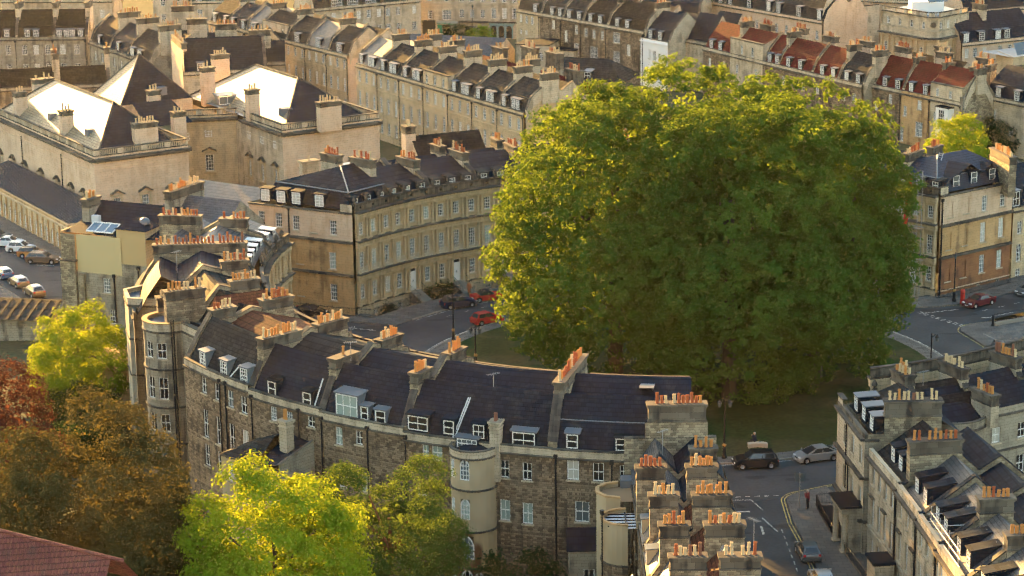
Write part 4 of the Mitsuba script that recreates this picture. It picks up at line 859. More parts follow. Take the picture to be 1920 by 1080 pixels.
# markings
def band(m, pts, w, z=.008):
    p = [np.asarray(q, float)[:2] for q in pts]
    for a, b in zip(p, p[1:]):
        d = (b - a) / np.linalg.norm(b - a); n = np.array([-d[1], d[0]]) * w / 2; m.quads([[np.r_[a - n, z], np.r_[b - n, z], np.r_[b + n, z], np.r_[a + n, z]]])
m = MB()
band(m, [pol(29.35, a) for a in np.arange(100, 180, 3)], .12); band(m, [pol(29.35, a) for a in np.arange(-65, 35, 3)], .12); band(m, [pol(29.35, a) for a in np.arange(262, 290, 3)], .12)
band(m, [pol(37.0, a) for a in np.arange(118, 143, 3)], .12)
struct('edge_line', m.mesh(), 'road_white')
m = MB()
for r in (.22, .5):
    band(m, [pol(37.4 - r, a) for a in (296, 293, 290, 287)] + [tuple(q) for q in arc((8.9, -39.4), 2.3 + r, 110, 180)] + [(6.55 - r, -45), (6.9 - r, -49.5), (7.2 - r, -57)], .11)
band(m, [(34.0 - .3, 6), (33.85 - .0, 9.0)] + [tuple(q) for q in arc((35.6, 15.2), 3.3, 190, 115, 7)] + [(39.2, 19.9)], .12)
band(m, [pol(37.1, a) for a in (56, 50, 45)] + [(30.9, 25.5), (35.5, 26.6)], .12)
struct('yellow_line', m.mesh(), 'road_yellow')
m = MB()
for t in np.arange(0, 1, .125):  # give way dashes at the three mouths
    for a, b in (((-.5, -38.3), (6.4, -37.8)), ((29.4, 23.6), (33.6, 17.2)), ((29.1, 23.2), (33.3, 16.8))):
        a, b = np.array(a), np.array(b); band(m, [a + (b - a) * t, a + (b - a) * (t + .07)], .2)
band(m, [(29.6, 22.9), (34.0, 24.4)], .14); band(m, [(1.6, -38.9), (3.4, -38.9)], .1); band(m, [(3.4, -38.9), (4.2, -41.6)], .1)
for k in range(7): band(m, [(5.3 + .03 * k, -46.5 - 1.5 * k), (5.33 + .03 * k, -47.3 - 1.5 * k)], .1)
for k in range(5):
    a = pol(35.3, 136.5 - 4.4 * k); band(m, [a, pol(35.3, 135.2 - 4.4 * k)], .1)
band(m, [(36.6, 20.6), (40.2, 23.0)], .16); band(m, [(36.6, 20.6), (36.0, 20.9)], .3)
for x in (0, 1, 2, 3): band(m, [(36.6 + 2.2 * x, 23.6 + 1.5 * x), (37.4 + 2.2 * x, 24.15 + 1.5 * x)], .1)
for k in range(5): band(m, [(-76.3 - 2.05 * k, 51.2 + 3.1 * k), (-78.6 - 2.05 * k, 51.0 + 3.1 * k)], .1, .016)
for k in range(3): band(m, [(-31.6 - 1.6 * k, 13.2 + 1.0 * k), (-32.5 - 1.6 * k, 13.7 + 1.0 * k)], .12)
band(m, [(-33.6, 18.8), (-36.4, 19.9)], .2); band(m, [(-36.0, 20.4), (-37.0, 20.15), (-36.2, 19.3)], .2)
band(m, [(3.9, -43.5), (4.9, -47)], .12); band(m, [(3.6, -45.6), (3.6, -47.6)], .2); band(m, [(1.8, -41.9), (3.0, -41.9)], .3)
struct('road_marking', m.mesh(), 'road_white')
# the sunken areas in front of the far houses
m = MB(); ring(41.6, 44.2, 43, 145.3, -2.4, m); a = np.radians(np.linspace(43, 145.3, 60))
m.quads([[(41.6 * math.cos(x), 41.6 * math.sin(x), -2.5), (41.6 * math.cos(y), 41.6 * math.sin(y), -2.5), (41.6 * math.cos(y), 41.6 * math.sin(y), .1), (41.6 * math.cos(x), 41.6 * math.sin(x), .1)] for x, y in zip(a, a[1:])])
struct('sunken_area', m.mesh(), 'ashlar_grey')
# ------------------------------------------------------------------ the town beyond
POTS = ['pot_orange', 'pot_buff', 'pot_buff', 'pot_red']
def tprof(D, ze, rise=4.0, br=True):
    return ([(.4, ze), (1.25, ze + 1.9), (4.3, ze + rise), (6.3, ze + rise - 1.7), (8.3, ze + rise - .5), (D - .3, ze - .2)] if D > 9.2 else [(.4, ze), (1.35, ze + 1.9), (D * .5, ze + rise), (D - .4, ze - .2)]) if br else [(.3, ze), (D * .5, ze + rise), (D - .3, ze)]
def town(name, label, fr, u0, u1, D, ze, ops, wallm, roofm, group=None, dormers=(), dst=(2, 4), dw=1.0, dh=1.3, stack=True, npots=7, zst=None, rise=4.0, br=True, party=True, z0=-.5, par=.55, soot=True,
         bands=(), stackL=3.0, backw=True, dm='slate_navy', rear2=False, lefts=False, roof2=None, glass=GLASS_FAR, pipe=None, pots=POTS, pv=None, cat='house', ledgem='stone_soot', side=True):
    H = House(name, label, cat, group, glass)
    pr = tprof(D, ze, rise, br)
    H.wall(fr, u0, u1, z0, ze - .5, wallm, ops)
    H.ledge(fr, u0, u1, ze - .55, .2, .28, ledgem)
    H.wall(fr, u0, u1, ze - .35, ze + par - .5, wallm if wallm != 'rubble_brown' else 'ashlar_pale', v=-.02); H.slab(fr, u0, u1, -.06, .22, ze + par - .5, ze + par - .4, 'stone_cap', 'parapet_coping')
    for z in bands: H.ledge(fr, u0, u1, z, .16, .12, wallm, 'string_course')
    H.roof(fr, u0, u1, pr, roofm)
    if backw:
        f2 = Fr(fr.P(np.array([u1, D, 0]))[:2], fr.P(np.array([u0, D, 0]))[:2]); H.wall(f2, 0, u1 - u0, z0, ze - .2, 'ashlar_grey')
    if side:
        for u in (u0, u1): H.gable(fr, u + (.01 if u == u0 else -.01), pr, z0, wallm if wallm != 'rubble_brown' else 'ashlar_grey')
    if party: H.party(fr, u1, pr, .32, .22, 'ashlar_pale', 'stone_cap')
    if lefts: H.party(fr, u0, pr, .32, .22, 'ashlar_pale', 'stone_cap')
    zs = zst or ze + rise + 1.3
    if stack: H.chimney(fr, u1, pv or (4.4 if D > 9.2 and br else D * .48), stackL, ze + 1, zs, npots, 'v', .42, 'ashlar_pale', pots=pots)
    if rear2: H.chimney(fr, u1, D * .9, 2.6, ze - 1, zs - .6, 6, 'v', .42, 'ashlar_pale', pots=pots)
    for u in dormers: H.dormer(fr, u, .5, ze + .05, dw, dh, 1.7, dst, dm, 'lead', .12)
    if pipe is not None: H.pipe(fr, pipe, 0, ze - .8)
    return H
# --- the big assembly building with hipped roofs, sun-facing slopes coloured pale for glare
d, n = np.array([.520, -.854]), np.array([.854, .520])
H = House('assembly_building', 'large stone public building with glaring pale hipped roofs and balustrades, beyond the corner house', 'building')
Cn = np.array([-73.0, 65.3])
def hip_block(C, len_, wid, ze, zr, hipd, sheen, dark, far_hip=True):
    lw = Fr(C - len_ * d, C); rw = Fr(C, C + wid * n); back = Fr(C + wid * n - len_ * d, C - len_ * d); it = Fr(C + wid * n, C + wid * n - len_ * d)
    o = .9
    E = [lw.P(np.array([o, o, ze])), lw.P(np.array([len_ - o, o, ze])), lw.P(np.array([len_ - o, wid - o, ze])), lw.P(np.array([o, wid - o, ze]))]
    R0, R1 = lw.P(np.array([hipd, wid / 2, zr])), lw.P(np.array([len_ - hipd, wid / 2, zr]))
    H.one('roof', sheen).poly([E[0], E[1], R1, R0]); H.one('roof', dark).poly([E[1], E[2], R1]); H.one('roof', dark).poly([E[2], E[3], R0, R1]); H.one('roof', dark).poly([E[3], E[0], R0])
    m = H.one('ridge', 'stone_cap')
    for a, b in ((R0, R1), (E[1], R1), (E[2], R1), (E[0], R0)): m.bar(a + [0, 0, .05], b + [0, 0, .05], .13, 4)
    H.one('roof_gutter', 'lead').poly([lw.P(np.array(p)) for p in ((0.1, .1, ze - .05), (len_ - .1, .1, ze - .05), (len_ - .1, wid - .1, ze - .05), (.1, wid - .1, ze - .05))])
    return lw, rw, it, back
def baluster_row(fr, u0, u1, z):
    H.slab(fr, u0, u1, -.05, .3, z, z + .16, 'stone_cap', 'parapet'); H.slab(fr, u0, u1, -.06, .31, z + .82, z + .98, 'stone_cap', 'parapet_coping')
    nb = max(1, round((u1 - u0) / 3.2)); s = (u1 - u0) / nb; m = MB()
    for i in range(nb):
        a = u0 + i * s
        H.slab(fr, a, a + .8, -.04, .29, z + .16, z + .82, 'ashlar_pale', 'parapet_pier')
        for k in range(int((s - .9) / .27)): m.bar(fr.P(np.array([a + .95 + k * .27, .12, z + .16])), fr.P(np.array([a + .95 + k * .27, .12, z + .82])), .08, 5)
    if m:
        k = put(H.part('baluster'), m.mesh(), 'ashlar_pale'); tag(k, kind='stuff')
def ped_window(fr, u, z, w, h, ped=True, st=(3, 5)):
    """A framed window with its pediment, as parts in front of the wall."""
    s = H.one('window_surround', 'ashlar_gold')
    s.box(u - w / 2 - .28, u - w / 2, -.12, .02, z - .1, z + h + .15, fr.P); s.box(u + w / 2, u + w / 2 + .28, -.12, .02, z - .1, z + h + .15, fr.P); s.box(u - w / 2 - .3, u + w / 2 + .3, -.14, .02, z + h + .15, z + h + .4, fr.P); s.box(u - w / 2 - .4, u + w / 2 + .4, -.3, .02, z - .3, z - .1, fr.P)
    if ped:
        p = H.one('window_pediment', 'stone_soot'); a = w / 2 + .5
        for x in (-1, 1): p.add(fr.P(np.array([(u + x * a, -.4, z + h + .4), (u, -.4, z + h + 1.0), (u, -.4, z + h + 1.18), (u + x * a, -.4, z + h + .58), (u + x * a, .02, z + h + .4), (u, .02, z + h + 1.0), (u, .02, z + h + 1.18), (u + x * a, .02, z + h + .58)])), [[0, 1, 2], [0, 2, 3], [3, 2, 6], [3, 6, 7], [0, 4, 5], [0, 5, 1]])
def hall_wall(fr, u0, u1, z0, zc, ops, m, ped=True):
    H.wall(fr, u0, u1, z0, zc, m, ops, sillw=False, deep=.2)
    for o in ops:
        if o[3] > 1.5: ped_window(fr, *o[:4], ped)
    H.ledge(fr, u0, u1, zc - 1.3, .14, .1, m, 'string_course'); H.ledge(fr, u0, u1, zc, .25, .45, 'stone_cap'); H.ledge(fr, u0, u1, zc + .25, .3, .8, 'stone_soot')
    H.wall(fr, u0, u1, zc + .5, zc + .8, m)
    baluster_row(fr, u0, u1, zc + .8)
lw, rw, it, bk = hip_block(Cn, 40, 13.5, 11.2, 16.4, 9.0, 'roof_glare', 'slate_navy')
hall_wall(lw, 0, 40, 0, 10.3, [(u, 2.6, 1.0, 2.4, (3, 5)) for u in (3.2, 8.3, 13.3, 19.7, 25.9, 31.2, 35.7)], 'ashlar_pink')
hall_wall(rw, 0, 13.5, 0, 10.3, [(u, 3.1, 1.05, 2.1, (3, 4)) for u in (2.95, 6.98, 10.85)], 'ashlar_pink')
H.wall(it, 0, 40, 0, 10.3, 'ashlar_pale'); H.ledge(it, 0, 16, 10.3, .55, .6, 'stone_soot'); baluster_row(it, 0, 16, 11.1)
H.wall(bk, 0, 13.5, 0, 11, 'ashlar_pale')
for p in (12.5, 28): H.pipe(lw, p, 0, 9.5, r=.07, hopper=False)
B = np.array([-49.6, 81.6])
lw2, rw2, it2, bk2 = hip_block(B, 34, 15.3, 11.2, 16.4, 10.0, 'roof_glare', 'slate_navy')
hall_wall(lw2, 21.5, 34, 0, 10.3, [(u, 2.9, 1.0, 2.3, (3, 5)) for u in (23.2, 27.3, 31.6)], 'ashlar_pale'); 
for u in (23.2, 27.4, 31.5): H.window(lw2, u, -.03, 8.2, .9, 1.05, (2, 2))
H.wall(lw2, 0, 21.5, 0, 10.3, 'ashlar_pale')
hall_wall(rw2, 0, 15.3, 0, 10.3, [(u, 3.1, 1.05, 2.1, (3, 4)) for u in (4.2, 11.2)], 'ashlar_pink')
H.wall(it2, 0, 34, 0, 10.3, 'ashlar_pale'); H.ledge(it2, 0, 34, 10.3, .55, .6, 'stone_soot'); baluster_row(it2, 0, 34, 11.1); H.wall(bk2, 0, 15.3, 0, 11, 'ashlar_pale')
# the middle: court wall and the dark pyramid roof
c0, c1 = lw2.P(np.array([21.6, 0, 0]))[:2], None
cw = Fr((-66.0, 93.2), (-57.2, 94.6)); hall_wall(cw, 0, cw.L, 0, 10.3, [(4.6, 3.0, 1.15, 2.4, (3, 5))], 'ashlar_gold'); H.window(cw, 4.6, -.03, 8.0, 1.0, 1.1, (2, 3)); H.window(cw, 1.4, -.03, 7.6, .9, 1.1, (2, 2))
ap = np.array([-72.4, 104.0, 18.6]); q = [np.r_[ap[:2] + a * n * 5.6 + b * -d * 5.6, 12.3] for a, b in ((-1, -1), (1, -1), (1, 1), (-1, 1))]
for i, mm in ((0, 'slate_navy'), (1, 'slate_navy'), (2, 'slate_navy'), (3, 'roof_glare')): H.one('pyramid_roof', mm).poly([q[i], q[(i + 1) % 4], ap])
m = H.one('ridge', 'stone_cap')
for p in q: m.bar(p, ap, .12, 4)
pb = [x[:2] for x in q]
for i in range(4): f = Fr(pb[(i + 1) % 4], pb[i]); H.wall(f, 0, f.L, 10.5, 12.3, 'ashlar_pale', v=.15)
sk = Fr(ap[:2] + 1.0 * n + 5.0 * d - 1.2 * n, ap[:2] + 1.0 * n + 5.0 * d + 1.2 * n)
H.dormer(Fr((-60.6, 99.2), (-57.6, 100.6)), 1.5, 0, 11.6, 2.6, 1.3, 2.4, (2, 1), 'lead', 'lead', .02, glass='glass_painted_sky')
H.slab(sk, .2, 2.2, 0, 1.5, 13.0, 14.2, 'lead', 'roof_hatch')
def bigstack(x, y, L, zt, np_, ang=0):
    H.chimney(Fr((x, y), (x + n[0], y + n[1])), 0, 0, L, 10.6, zt, np_, 'u', .62, 'ashlar_pink', 'stone_cap', ['pot_buff'], .7)
for x, y, L, zt, k in ((-88.2, 93.6, 1.7, 15, 3), (-78.9, 78.6, 1.7, 15, 3), (-67.0, 71.2, 3.3, 14.6, 7), (-68.8, 92.0, 1.7, 15.3, 3), (-63.6, 79.3, 1.8, 14.5, 3), (-86.6, 102.5, 3.0, 15.4, 4), (-62.6, 104.6, 1.9, 16.4, 3), (-62.4, 119.0, 2.6, 16.0, 6), (-54.6, 91.0, 1.7, 15.4, 3), (-43.2, 84.0, 3.3, 14.8, 8)): bigstack(x, y, L, zt, k)
for u in (17.5, 31.5): H.slab(lw, u, u + 1.0, 2.2, 3.6, 12.2, 13.3, 'lead', 'roof_vent')
H.slab(lw2, 28.6, 29.8, 2.2, 3.8, 12.2, 13.3, 'lead', 'roof_vent')
H.one('wing_roof', 'slate_navy').quads([[np.r_[Cn + 13.5 * n - 14 * d + np.array(p), z] for p, z in (((0, 0), 11.3), (tuple(7 * n), 11.3), (tuple(6 * n - 5 * d), 14.0), (tuple(-5 * d), 14.0))]])
H.close()
H2 = House('terraced_house', 'unseen tall stone house beyond the left frame edge, placed to shade the parked street', 'house')  # out of view, placed to shade the parked street
f = Fr((-136, 117), (-102, 120)); H2.wall(f, 0, f.L, 0, 17, 'ashlar_pale', [(3 + 4 * k, z, 1, 2, BIG) for k in range(8) for z in (2, 6, 10, 14)]); H2.roof(f, 0, f.L, [(0, 17), (5, 21), (10, 17)], 'slate_navy'); H2.gable(f, f.L, [(0, 17), (5, 21), (10, 17)], 0, 'ashlar_pale'); H2.close()
# low lean-to arcade in front of it, with round headed niches
H = House('arcade_wing', 'low arcade wing with a ribbed dark roof and round-headed windows at the left edge', 'building')
a0, a1 = np.array([-95.0, 89.5]), np.array([-75.2, 56.4]); w = Fr(a0, a1); W = w.L
H.wall(w, 0, W, -.2, 3.7, 'ashlar_gold', [(1.3 + k * 2.05, .3, .75, 1.9, 'arch') for k in range(18)], deep=.2, sillw=False)
H.ledge(w, 0, W, 3.45, .25, .35, 'ashlar_gold'); H.slab(w, 0, W, -.1, .25, 3.7, 4.0, 'ashlar_orange', 'parapet')
H.roof(w, 0, W, [(.3, 3.75), (5.6, 5.3)], 'tile_dark')
m = MB()
for k in range(64): m.bar(w.P(np.array([.4 + k * .6, .35, 3.82])), w.P(np.array([.4 + k * .6, 5.5, 5.36])), .05, 3)
tag(put(H.part('roof_rib'), m.mesh(), 'lead'), kind='stuff')
for k in range(19): H.one('pier', 'ashlar_orange').box(.28 + k * 2.05 - .14, .28 + k * 2.05 + .14, -.16, .02, -.1, 3.45, w.P)
H.wall(Fr(a1, a1 + 5.6 * w.w), 0, 5.6, -.2, 4.2, 'ashlar_gold'); H.close()
# --- two terraces in line behind it
TG = 'terraced houses of the long street behind'
f2 = Fr((-42.7, 137.1), (-18.0, 95.4))
T2 = [0, 7.4, 14.8, 22.6, 30.4, 37.7, 45.1, 52.4]
lb2 = ['end house of the long terrace with a pale sunny roof left of its first chimney', 'long terrace house with a narrow and a wide white dormer, second from its left end', 'long terrace house left of the raised attic storey, with a single and a double dormer', 'long terrace house raised by a plain attic storey with three windows instead of dormers',
       'long terrace house right of the raised attic, below the tallest mossy chimney', 'long terrace house with two pairs of dormers near the great tree', 'long terrace house with two single dormers just left of the tree crown']
for i in range(7):
    u0, u1 = T2[i], T2[i + 1]; w3 = [u0 + (u1 - u0) * (k + .5) / 3 - .25 for k in range(3)]
    ops = [(u, 8.5, .95, 1.75, BIG) for u in w3] + [(u, 4.6, .95, 2.4, SIX) for u in w3] + ([(u, 1.2, .95, 1.95, BIG) for u in w3] if i not in (0,) else [])
    att = i == 3
    H = town('terraced_house', lb2[i], f2, u0, u1, 11.5, 11.2, ops, 'ashlar_gold', 'slate_sheen' if i == 0 else 'slate_grey', TG, () if att else (w3[0], (w3[1] + w3[2]) / 2 + .3), (4, 4) if i else (3, 4), 1.0, 1.5, npots=6, zst=16.6 if i != 3 else 17.0, bands=(7.9, 4.2), lefts=i == 0, rear2=i in (0, 1, 4), pipe=u1 - .1, stackL=2.8, pots=['pot_buff', 'pot_buff', 'pot_orange'], dm='slate_grey')
    if not att: H.dormer(f2, w3[1] + .35, .5, 11.25, 1.05, 1.5, 1.7, (4, 4), 'slate_grey', 'lead', .12)
    else:
        H.wall(f2, u0, u1, 11.2, 13.3, 'ashlar_gold', [(u, 11.5, .85, 1.35, SASH) for u in w3]); H.slab(f2, u0 - .1, u1 + .1, -.1, .5, 13.3, 13.5, 'stone_cap', 'parapet_coping')
        for u in (u0 + .02, u1 - .02): H.gable(f2, u, [(0, 13.3), (5.7, 14.8), (6, 14.8)], 11, 'ashlar_pale')
    H.close()
H = House('shop', 'dark shopfront under the first floor windows at the left end of the long terrace', 'shop')
H.slab(f2, .2, 7.2, -.5, -.02, 4.0, 4.5, 'black_iron', 'fascia'); H.slab(f2, .2, 7.2, -.28, -.02, 0, .6, 'black_iron', 'stall_riser')
for k in range(4): H.slab(f2, .3 + k * 1.7, 1.8 + k * 1.7, -.2, -.1, .6, 4.0, 'glass_dark', 'shop_window')
for k in range(5): H.slab(f2, .15 + k * 1.72, .3 + k * 1.7, -.3, -.02, .6, 4.0, 'black_iron', 'post')
H.close()
f1 = Fr((-72.3, 191.2), (-43.7, 149.0))
T1 = [-2, 5.3, 12.2, 17.2, 26.9, 34.3, 41.6, 48.6]
lb1 = ['far terrace house with two dormers under a rising grey roof, leftmost of its row', 'far terrace house with a pair of dormers beside a pale brown chimney', 'narrow far terrace house with one double dormer left of the pediment', 'far terrace house with a triangular stone pediment and a flat roofed attic',
       'far terrace house with a mossy roof and one double dormer right of the pediment', 'far terrace house with a pale grey roof and one double dormer', 'end house of the far terrace with a dark hipped roof and windows on two sides']
for i in range(7):
    u0, u1 = T1[i], T1[i + 1]; nW = 2 if i == 2 else 3; w3 = [u0 + (u1 - u0) * (k + .5) / nW for k in range(nW)]
    ops = [(u, z, .9, h, st) for u in w3 for z, h, st in ((7.95, 1.55, BIG), (4.1, 2.2, SIX), (.9, 1.9, BIG))]
    H = town('terraced_house', lb1[i], f1, u0, u1, 11, 10.3, ops, 'ashlar_gold', ['slate_grey', 'slate_navy', 'slate_sheen', 'slate_grey', 'slate_grey', 'slate_sheen', 'slate_grey'][i], TG + ', farther part', () if i == 3 else (w3[0] + .3, w3[-1] - .3) if i < 2 else ((u0 + u1) / 2,), (3, 4), 1.0 if i < 2 else 1.6, 1.45, npots=6, zst=15.4, bands=(7.3, 3.9), stack=i in (0, 2, 3, 5), stackL=2.8, pots=['pot_orange', 'pot_buff'], dm='slate_navy', pipe=u1 - .1, ledgem='stone_cap')
    if i == 3:
        H.one('pediment', 'ashlar_gold').poly(f1.P(np.array([(u0 + .3, -.15, 10.0), (u1 - .3, -.15, 10.0), ((u0 + u1) / 2, -.15, 11.9)]))); 
        for a, b in (((u0 + .1, 10.0), ((u0 + u1) / 2, 12.0)), (((u0 + u1) / 2, 12.0), (u1 - .1, 10.0))): H.one('pediment_moulding', 'stone_soot').bar(f1.P(np.array([a[0], -.3, a[1]])), f1.P(np.array([b[0], -.3, b[1]])), .2, 4)
        H.wall(f1, u0 + .4, u1 - .4, 10.3, 12.7, 'ashlar_pale', [(u0 + 2.0, 10.6, .8, 1.4, SASH), (u1 - 2.0, 10.6, .8, 1.4, SASH)], v=.8); H.slab(f1, u0 + .3, u1 - .3, .7, 1.2, 12.7, 12.85, 'stone_cap', 'parapet_coping')
        H.gable(f1, u1 - .4, [(.8, 12.7), (6, 12.7)], 10, 'ashlar_pale')
    if i == 6:
        e = Fr(f1.P(np.array([u1, 0, 0]))[:2], f1.P(np.array([u1, 11, 0]))[:2]); H.wall(e, 0, 11, -.5, 9.8, 'ashlar_pink', [(3.2, 7.5, .9, 1.5, BIG), (8, 4, .9, 1.8, BIG)], v=-.05); H.dormer(e, 4.2, .5, 10.4, 1.05, 1.35, 1.5, (3, 4), 'slate_navy', 'lead', .1)
    H.close()
# --- left edge: houses seen from behind, in the haze
LG = 'far houses at the upper left'
fa = Fr((-111.4, 189.5), (-95.5, 189.2))
for i, (u0, u1, dm_, lb) in enumerate(((-4, 3.0, (1.2,), 'hazy back of a house at the far left edge, with one white dormer'), (3.0, 9.9, (5.0, 6.6), 'hazy back of a house with one wide dormer in a dark mansard, second from left'), (9.9, 15.9, (10.9, 12.2, 13.3, 14.8), 'hazy back of a house with a row of four tan-blinded dormers'))):
    ws = [u for u in (-1.5, 1.4, 4.4, 6.55, 8.7, 11.5, 14.05) if u0 < u < u1]
    town('terraced_house', lb, fa, u0, u1, 9, 8.2, [(u, z, .95, h, BIG) for u in ws for z, h in ((5.1, 1.75), (1.7, 1.65))], 'ashlar_grey', 'tile_dark', LG, dm_, (2, 4), 1.0, 1.3, npots=7, zst=14.2, rise=4.6, pots=['pot_buff', 'pot_orange'], pipe=u1 - .2, stackL=3.4, dm='slate_navy').close()
fb = Fr((-94.8, 188.1), (-80.0, 162.2))
for i, (u0, u1, lb) in enumerate(((0, 9.6, 'hazy house with a rough stone slate gable and one dormer, in the row turning away'), (9.6, 18.6, 'hazy house with one dormer in a black mansard, mid row turning away'), (18.6, 29, 'hazy house with two double dormers just behind the dark pyramid roof'))):
    town('terraced_house', lb, fb, u0, u1, 9.5, 7.6, [(u0 + 3, 4.6, .9, 1.6, BIG), (u0 + 6.5, 4.6, .9, 1.6, BIG)], 'ashlar_grey', 'slate_grey' if i != 1 else 'slate_navy', LG, (u0 + 4,) if i < 2 else (u0 + 2, u0 + 5.5), (3, 4), 1.1 if i < 2 else 1.8, 1.4, npots=8, zst=13.8, rise=4.4, stackL=4.0, pots=POTS, lefts=i == 0).close()
fc = Fr((-72.0, 146.0), (-58.5, 148.5))
H = town('house', 'house with a plain violet slate roof and one small dormer between the two pale roofs', fc, 0, 13.7, 10, 8.6, [], 'ashlar_pale', 'slate_navy', None, (2.9,), (2, 4), 1.0, 1.4, stack=False, rise=5.0, party=True)
H.wall(Fr((-75.5, 158.0), (-71.7, 145.6)), 0, 13, 0, 12.4, 'ashlar_pink'); H.chimney(Fr((-75.5, 158.0), (-71.7, 145.6)), 6.5, .4, 10, 12, 13.4, 14, 'u', .45, 'ashlar_pink', pots=['pot_buff', 'pot_orange'])
H.close()
for i, (x, y, L, zt, k, pt, lb) in enumerate(((-66, 158, 3.6, 14.4, 7, ['pot_red', 'pot_orange'], 'dark slate house with seven red pots behind the plain violet roof'), (-60, 156, 3.6, 13.6, 6, ['pot_buff', 'pot_orange'], 'dark slate house with six cream pots behind the plain violet roof'), (-72, 166, 3.4, 14.2, 6, ['pot_buff'], 'dark slate house with square cream pots, farther back behind the violet roof'), (-76, 178, 4.0, 14.8, 8, POTS, 'house with a wide stack of mixed pots behind the row turning away'))):
    f = Fr((x - 4, y), (x + 4, y + .6)); H = town('house', lb, f, 0, 8, 8, 8.4, [], 'ashlar_grey', 'slate_navy', LG + ' with big chimneys', (), stack=False, rise=3.2, br=False, party=False)
    H.chimney(f, 3.8, 3.2, L, 9.5, zt, k, 'u', .5, 'ashlar_pale', pots=pt); H.close()
ft = Fr((-120.5, 234.5), (-98, 233.0))
for i in range(3):
    town('terraced_house', ['house at the top left corner with one white dormer above a pale band', 'house at the top edge with a small dormer left of two larger ones', 'dark roofed house at the top edge with two tall white dormers'][i], ft, i * 7.6, i * 7.6 + 7.6, 9, 9.0, [(i * 7.6 + 2, 5.4, .95, 1.6, BIG), (i * 7.6 + 5.4, 5.4, .95, 1.6, BIG)], 'ashlar_pale', 'slate_navy', LG + ', back row', (i * 7.6 + 2.2, i * 7.6 + 5.4), (3, 4), 1.3, 1.5, npots=8, zst=13.8, rise=4.0).close()
fl = Fr((-101, 150.5), (-84.5, 153.5))
for i, (u0, u1, lb) in enumerate(((-6, 6.8, 'low dark tiled back roof behind the left pale roof, nearer the left edge'), (6.8, 15.6, 'low dark tiled back roof between two brown stacks, behind the dark pyramid'))):
    H = town('outbuilding', lb, fl, u0, u1, 7, 5.6, [], 'ashlar_grey', 'tile_dark', None, (), rise=2.8, br=False, stackL=1.5, npots=3, zst=11.4, pots=['pot_orange'], cat='building'); H.chimney(fl, u0 + .3, 2.0, 1.7, 5, 11, 4, 'v', .5, 'ashlar_pale', pots=['pot_orange', 'pot_red']); H.close()
fm = Fr((-88.5, 226.0), (-74.0, 226.5))
H = town('house', 'tall pale house at the top edge with small-paned windows, above the far terrace', fm, 0, 7, 9, 12.5, [(u, z, .95, 1.6, BIG) for u in (2, 5) for z in (8.6, 5.4, 2.2)], 'ashlar_pale', 'slate_navy', None, (), stack=False, party=False); H.close()
H = town('house', 'lower pale house at the top edge with two white dormers, joined to a taller one', fm, 7, 14.5, 9, 9.4, [(u, z, .95, 1.6, BIG) for u in (9.2, 12.2) for z in (6.2, 3)], 'ashlar_pale', 'slate_navy', None, (9, 12.2), (2, 4), 1.3, 1.4, stack=False, party=False); H.close()
# --- top middle: street block with shops
f3 = Fr((-52.3, 220.7), (-35.5, 230.4))
H = town('terraced_house', 'plain stone terrace with a green-grey mansard and wide white dormers, top middle left', f3, -4, 19.4, 10, 8.6, [(u, z, .95, h, BIG) for u in (-2.5, 0, 2.7, 5.5, 7.75, 10.0, 12.0, 14.3, 17.9) for z, h in ((5.95, 1.55), (2.65, 1.7))], 'ashlar_pale', 'slate_grey', None, (1, 4.5, 8.5), (5, 2), 2.4, 1.35, stack=False, dm='slate_grey', pipe=11.2); H.pipe(f3, 4.6, 0, 7.6); H.close()
f4 = Fr((-34.8, 237.5), (-16.9, 233.0))
H = House('shop_building', 'tall pale block with a green-fronted shop and a row of blue arches below', 'building', None, GLASS_FAR)
W = f4.L
H.wall(f4, -1, W + 1, 0, 3.4, 'ashlar_pale', [(15.9 + 1.6 * k, .1, 1.3, 2.7, 'none') for k in range(-1, 2)]); H.wall(f4, -1, W + 1, 3.4, 9.5, 'ashlar_pale', [(.95, 3.65, .9, 1.8, BIG), (4.4, 3.6, 1.9, 2.0, (6, 4)), (7.6, 4.1, .9, 1.7, BIG), (9.75, 4.1, .9, 1.7, BIG), (12, 4.1, .9, 1.7, BIG), (14.3, 4.05, .95, 2.15, SIX), (16.55, 4.05, .95, 2.15, SIX), (18.6, 4.05, .95, 2.15, SIX)] + [(u, 7.3, .9, 1.6, BIG) for u in (.95, 4.4, 7.6, 9.75, 12, 14.3, 16.55, 18.6)])
H.wall(f4, -1, W + 1, 9.5, 13, 'ashlar_pale', [(u, 10, .9, 1.5, BIG) for u in (.95, 4.4, 7.6, 9.75, 12, 14.3, 16.55)]); H.ledge(f4, -1, W + 1, 6.7, .18, .2, 'ashlar_pale', 'string_course')
H.gable(f4, -.98, [(0, 13), (9, 13)], 0, 'ashlar_pale'); H.one('roof', 'slate_navy').poly(f4.P(np.array([(-1, 0, 13), (W + 1, 0, 13), (W + 1, 9, 13), (-1, 9, 13)])))
H.slab(f4, -.8, 2.1, -.35, -.02, 2.9, 3.4, 'shop_dark', 'shop_fascia'); H.slab(f4, -.7, 2.0, -.15, -.02, 0, 2.9, 'shop_dark', 'shop_front')
H.slab(f4, 2.3, 6.8, -.35, -.02, 2.85, 3.35, 'shop_pale', 'shop_fascia'); H.slab(f4, 2.4, 6.7, -.4, -.36, 2.7, 2.84, 'shop_green', 'shop_sign_band')
for u, w_, mm in ((3.0, 1.0, 'shop_green'), (4.3, 1.3, 'glass_dark'), (5.8, 1.4, 'blind_green')): H.slab(f4, u - w_ / 2, u + w_ / 2, -.14, -.02, .2, 2.5, mm, 'shop_window')
H.slab(f4, 7.1, 13.2, -.6, -.02, 3.15, 3.5, 'stone_soot', 'shop_fascia')
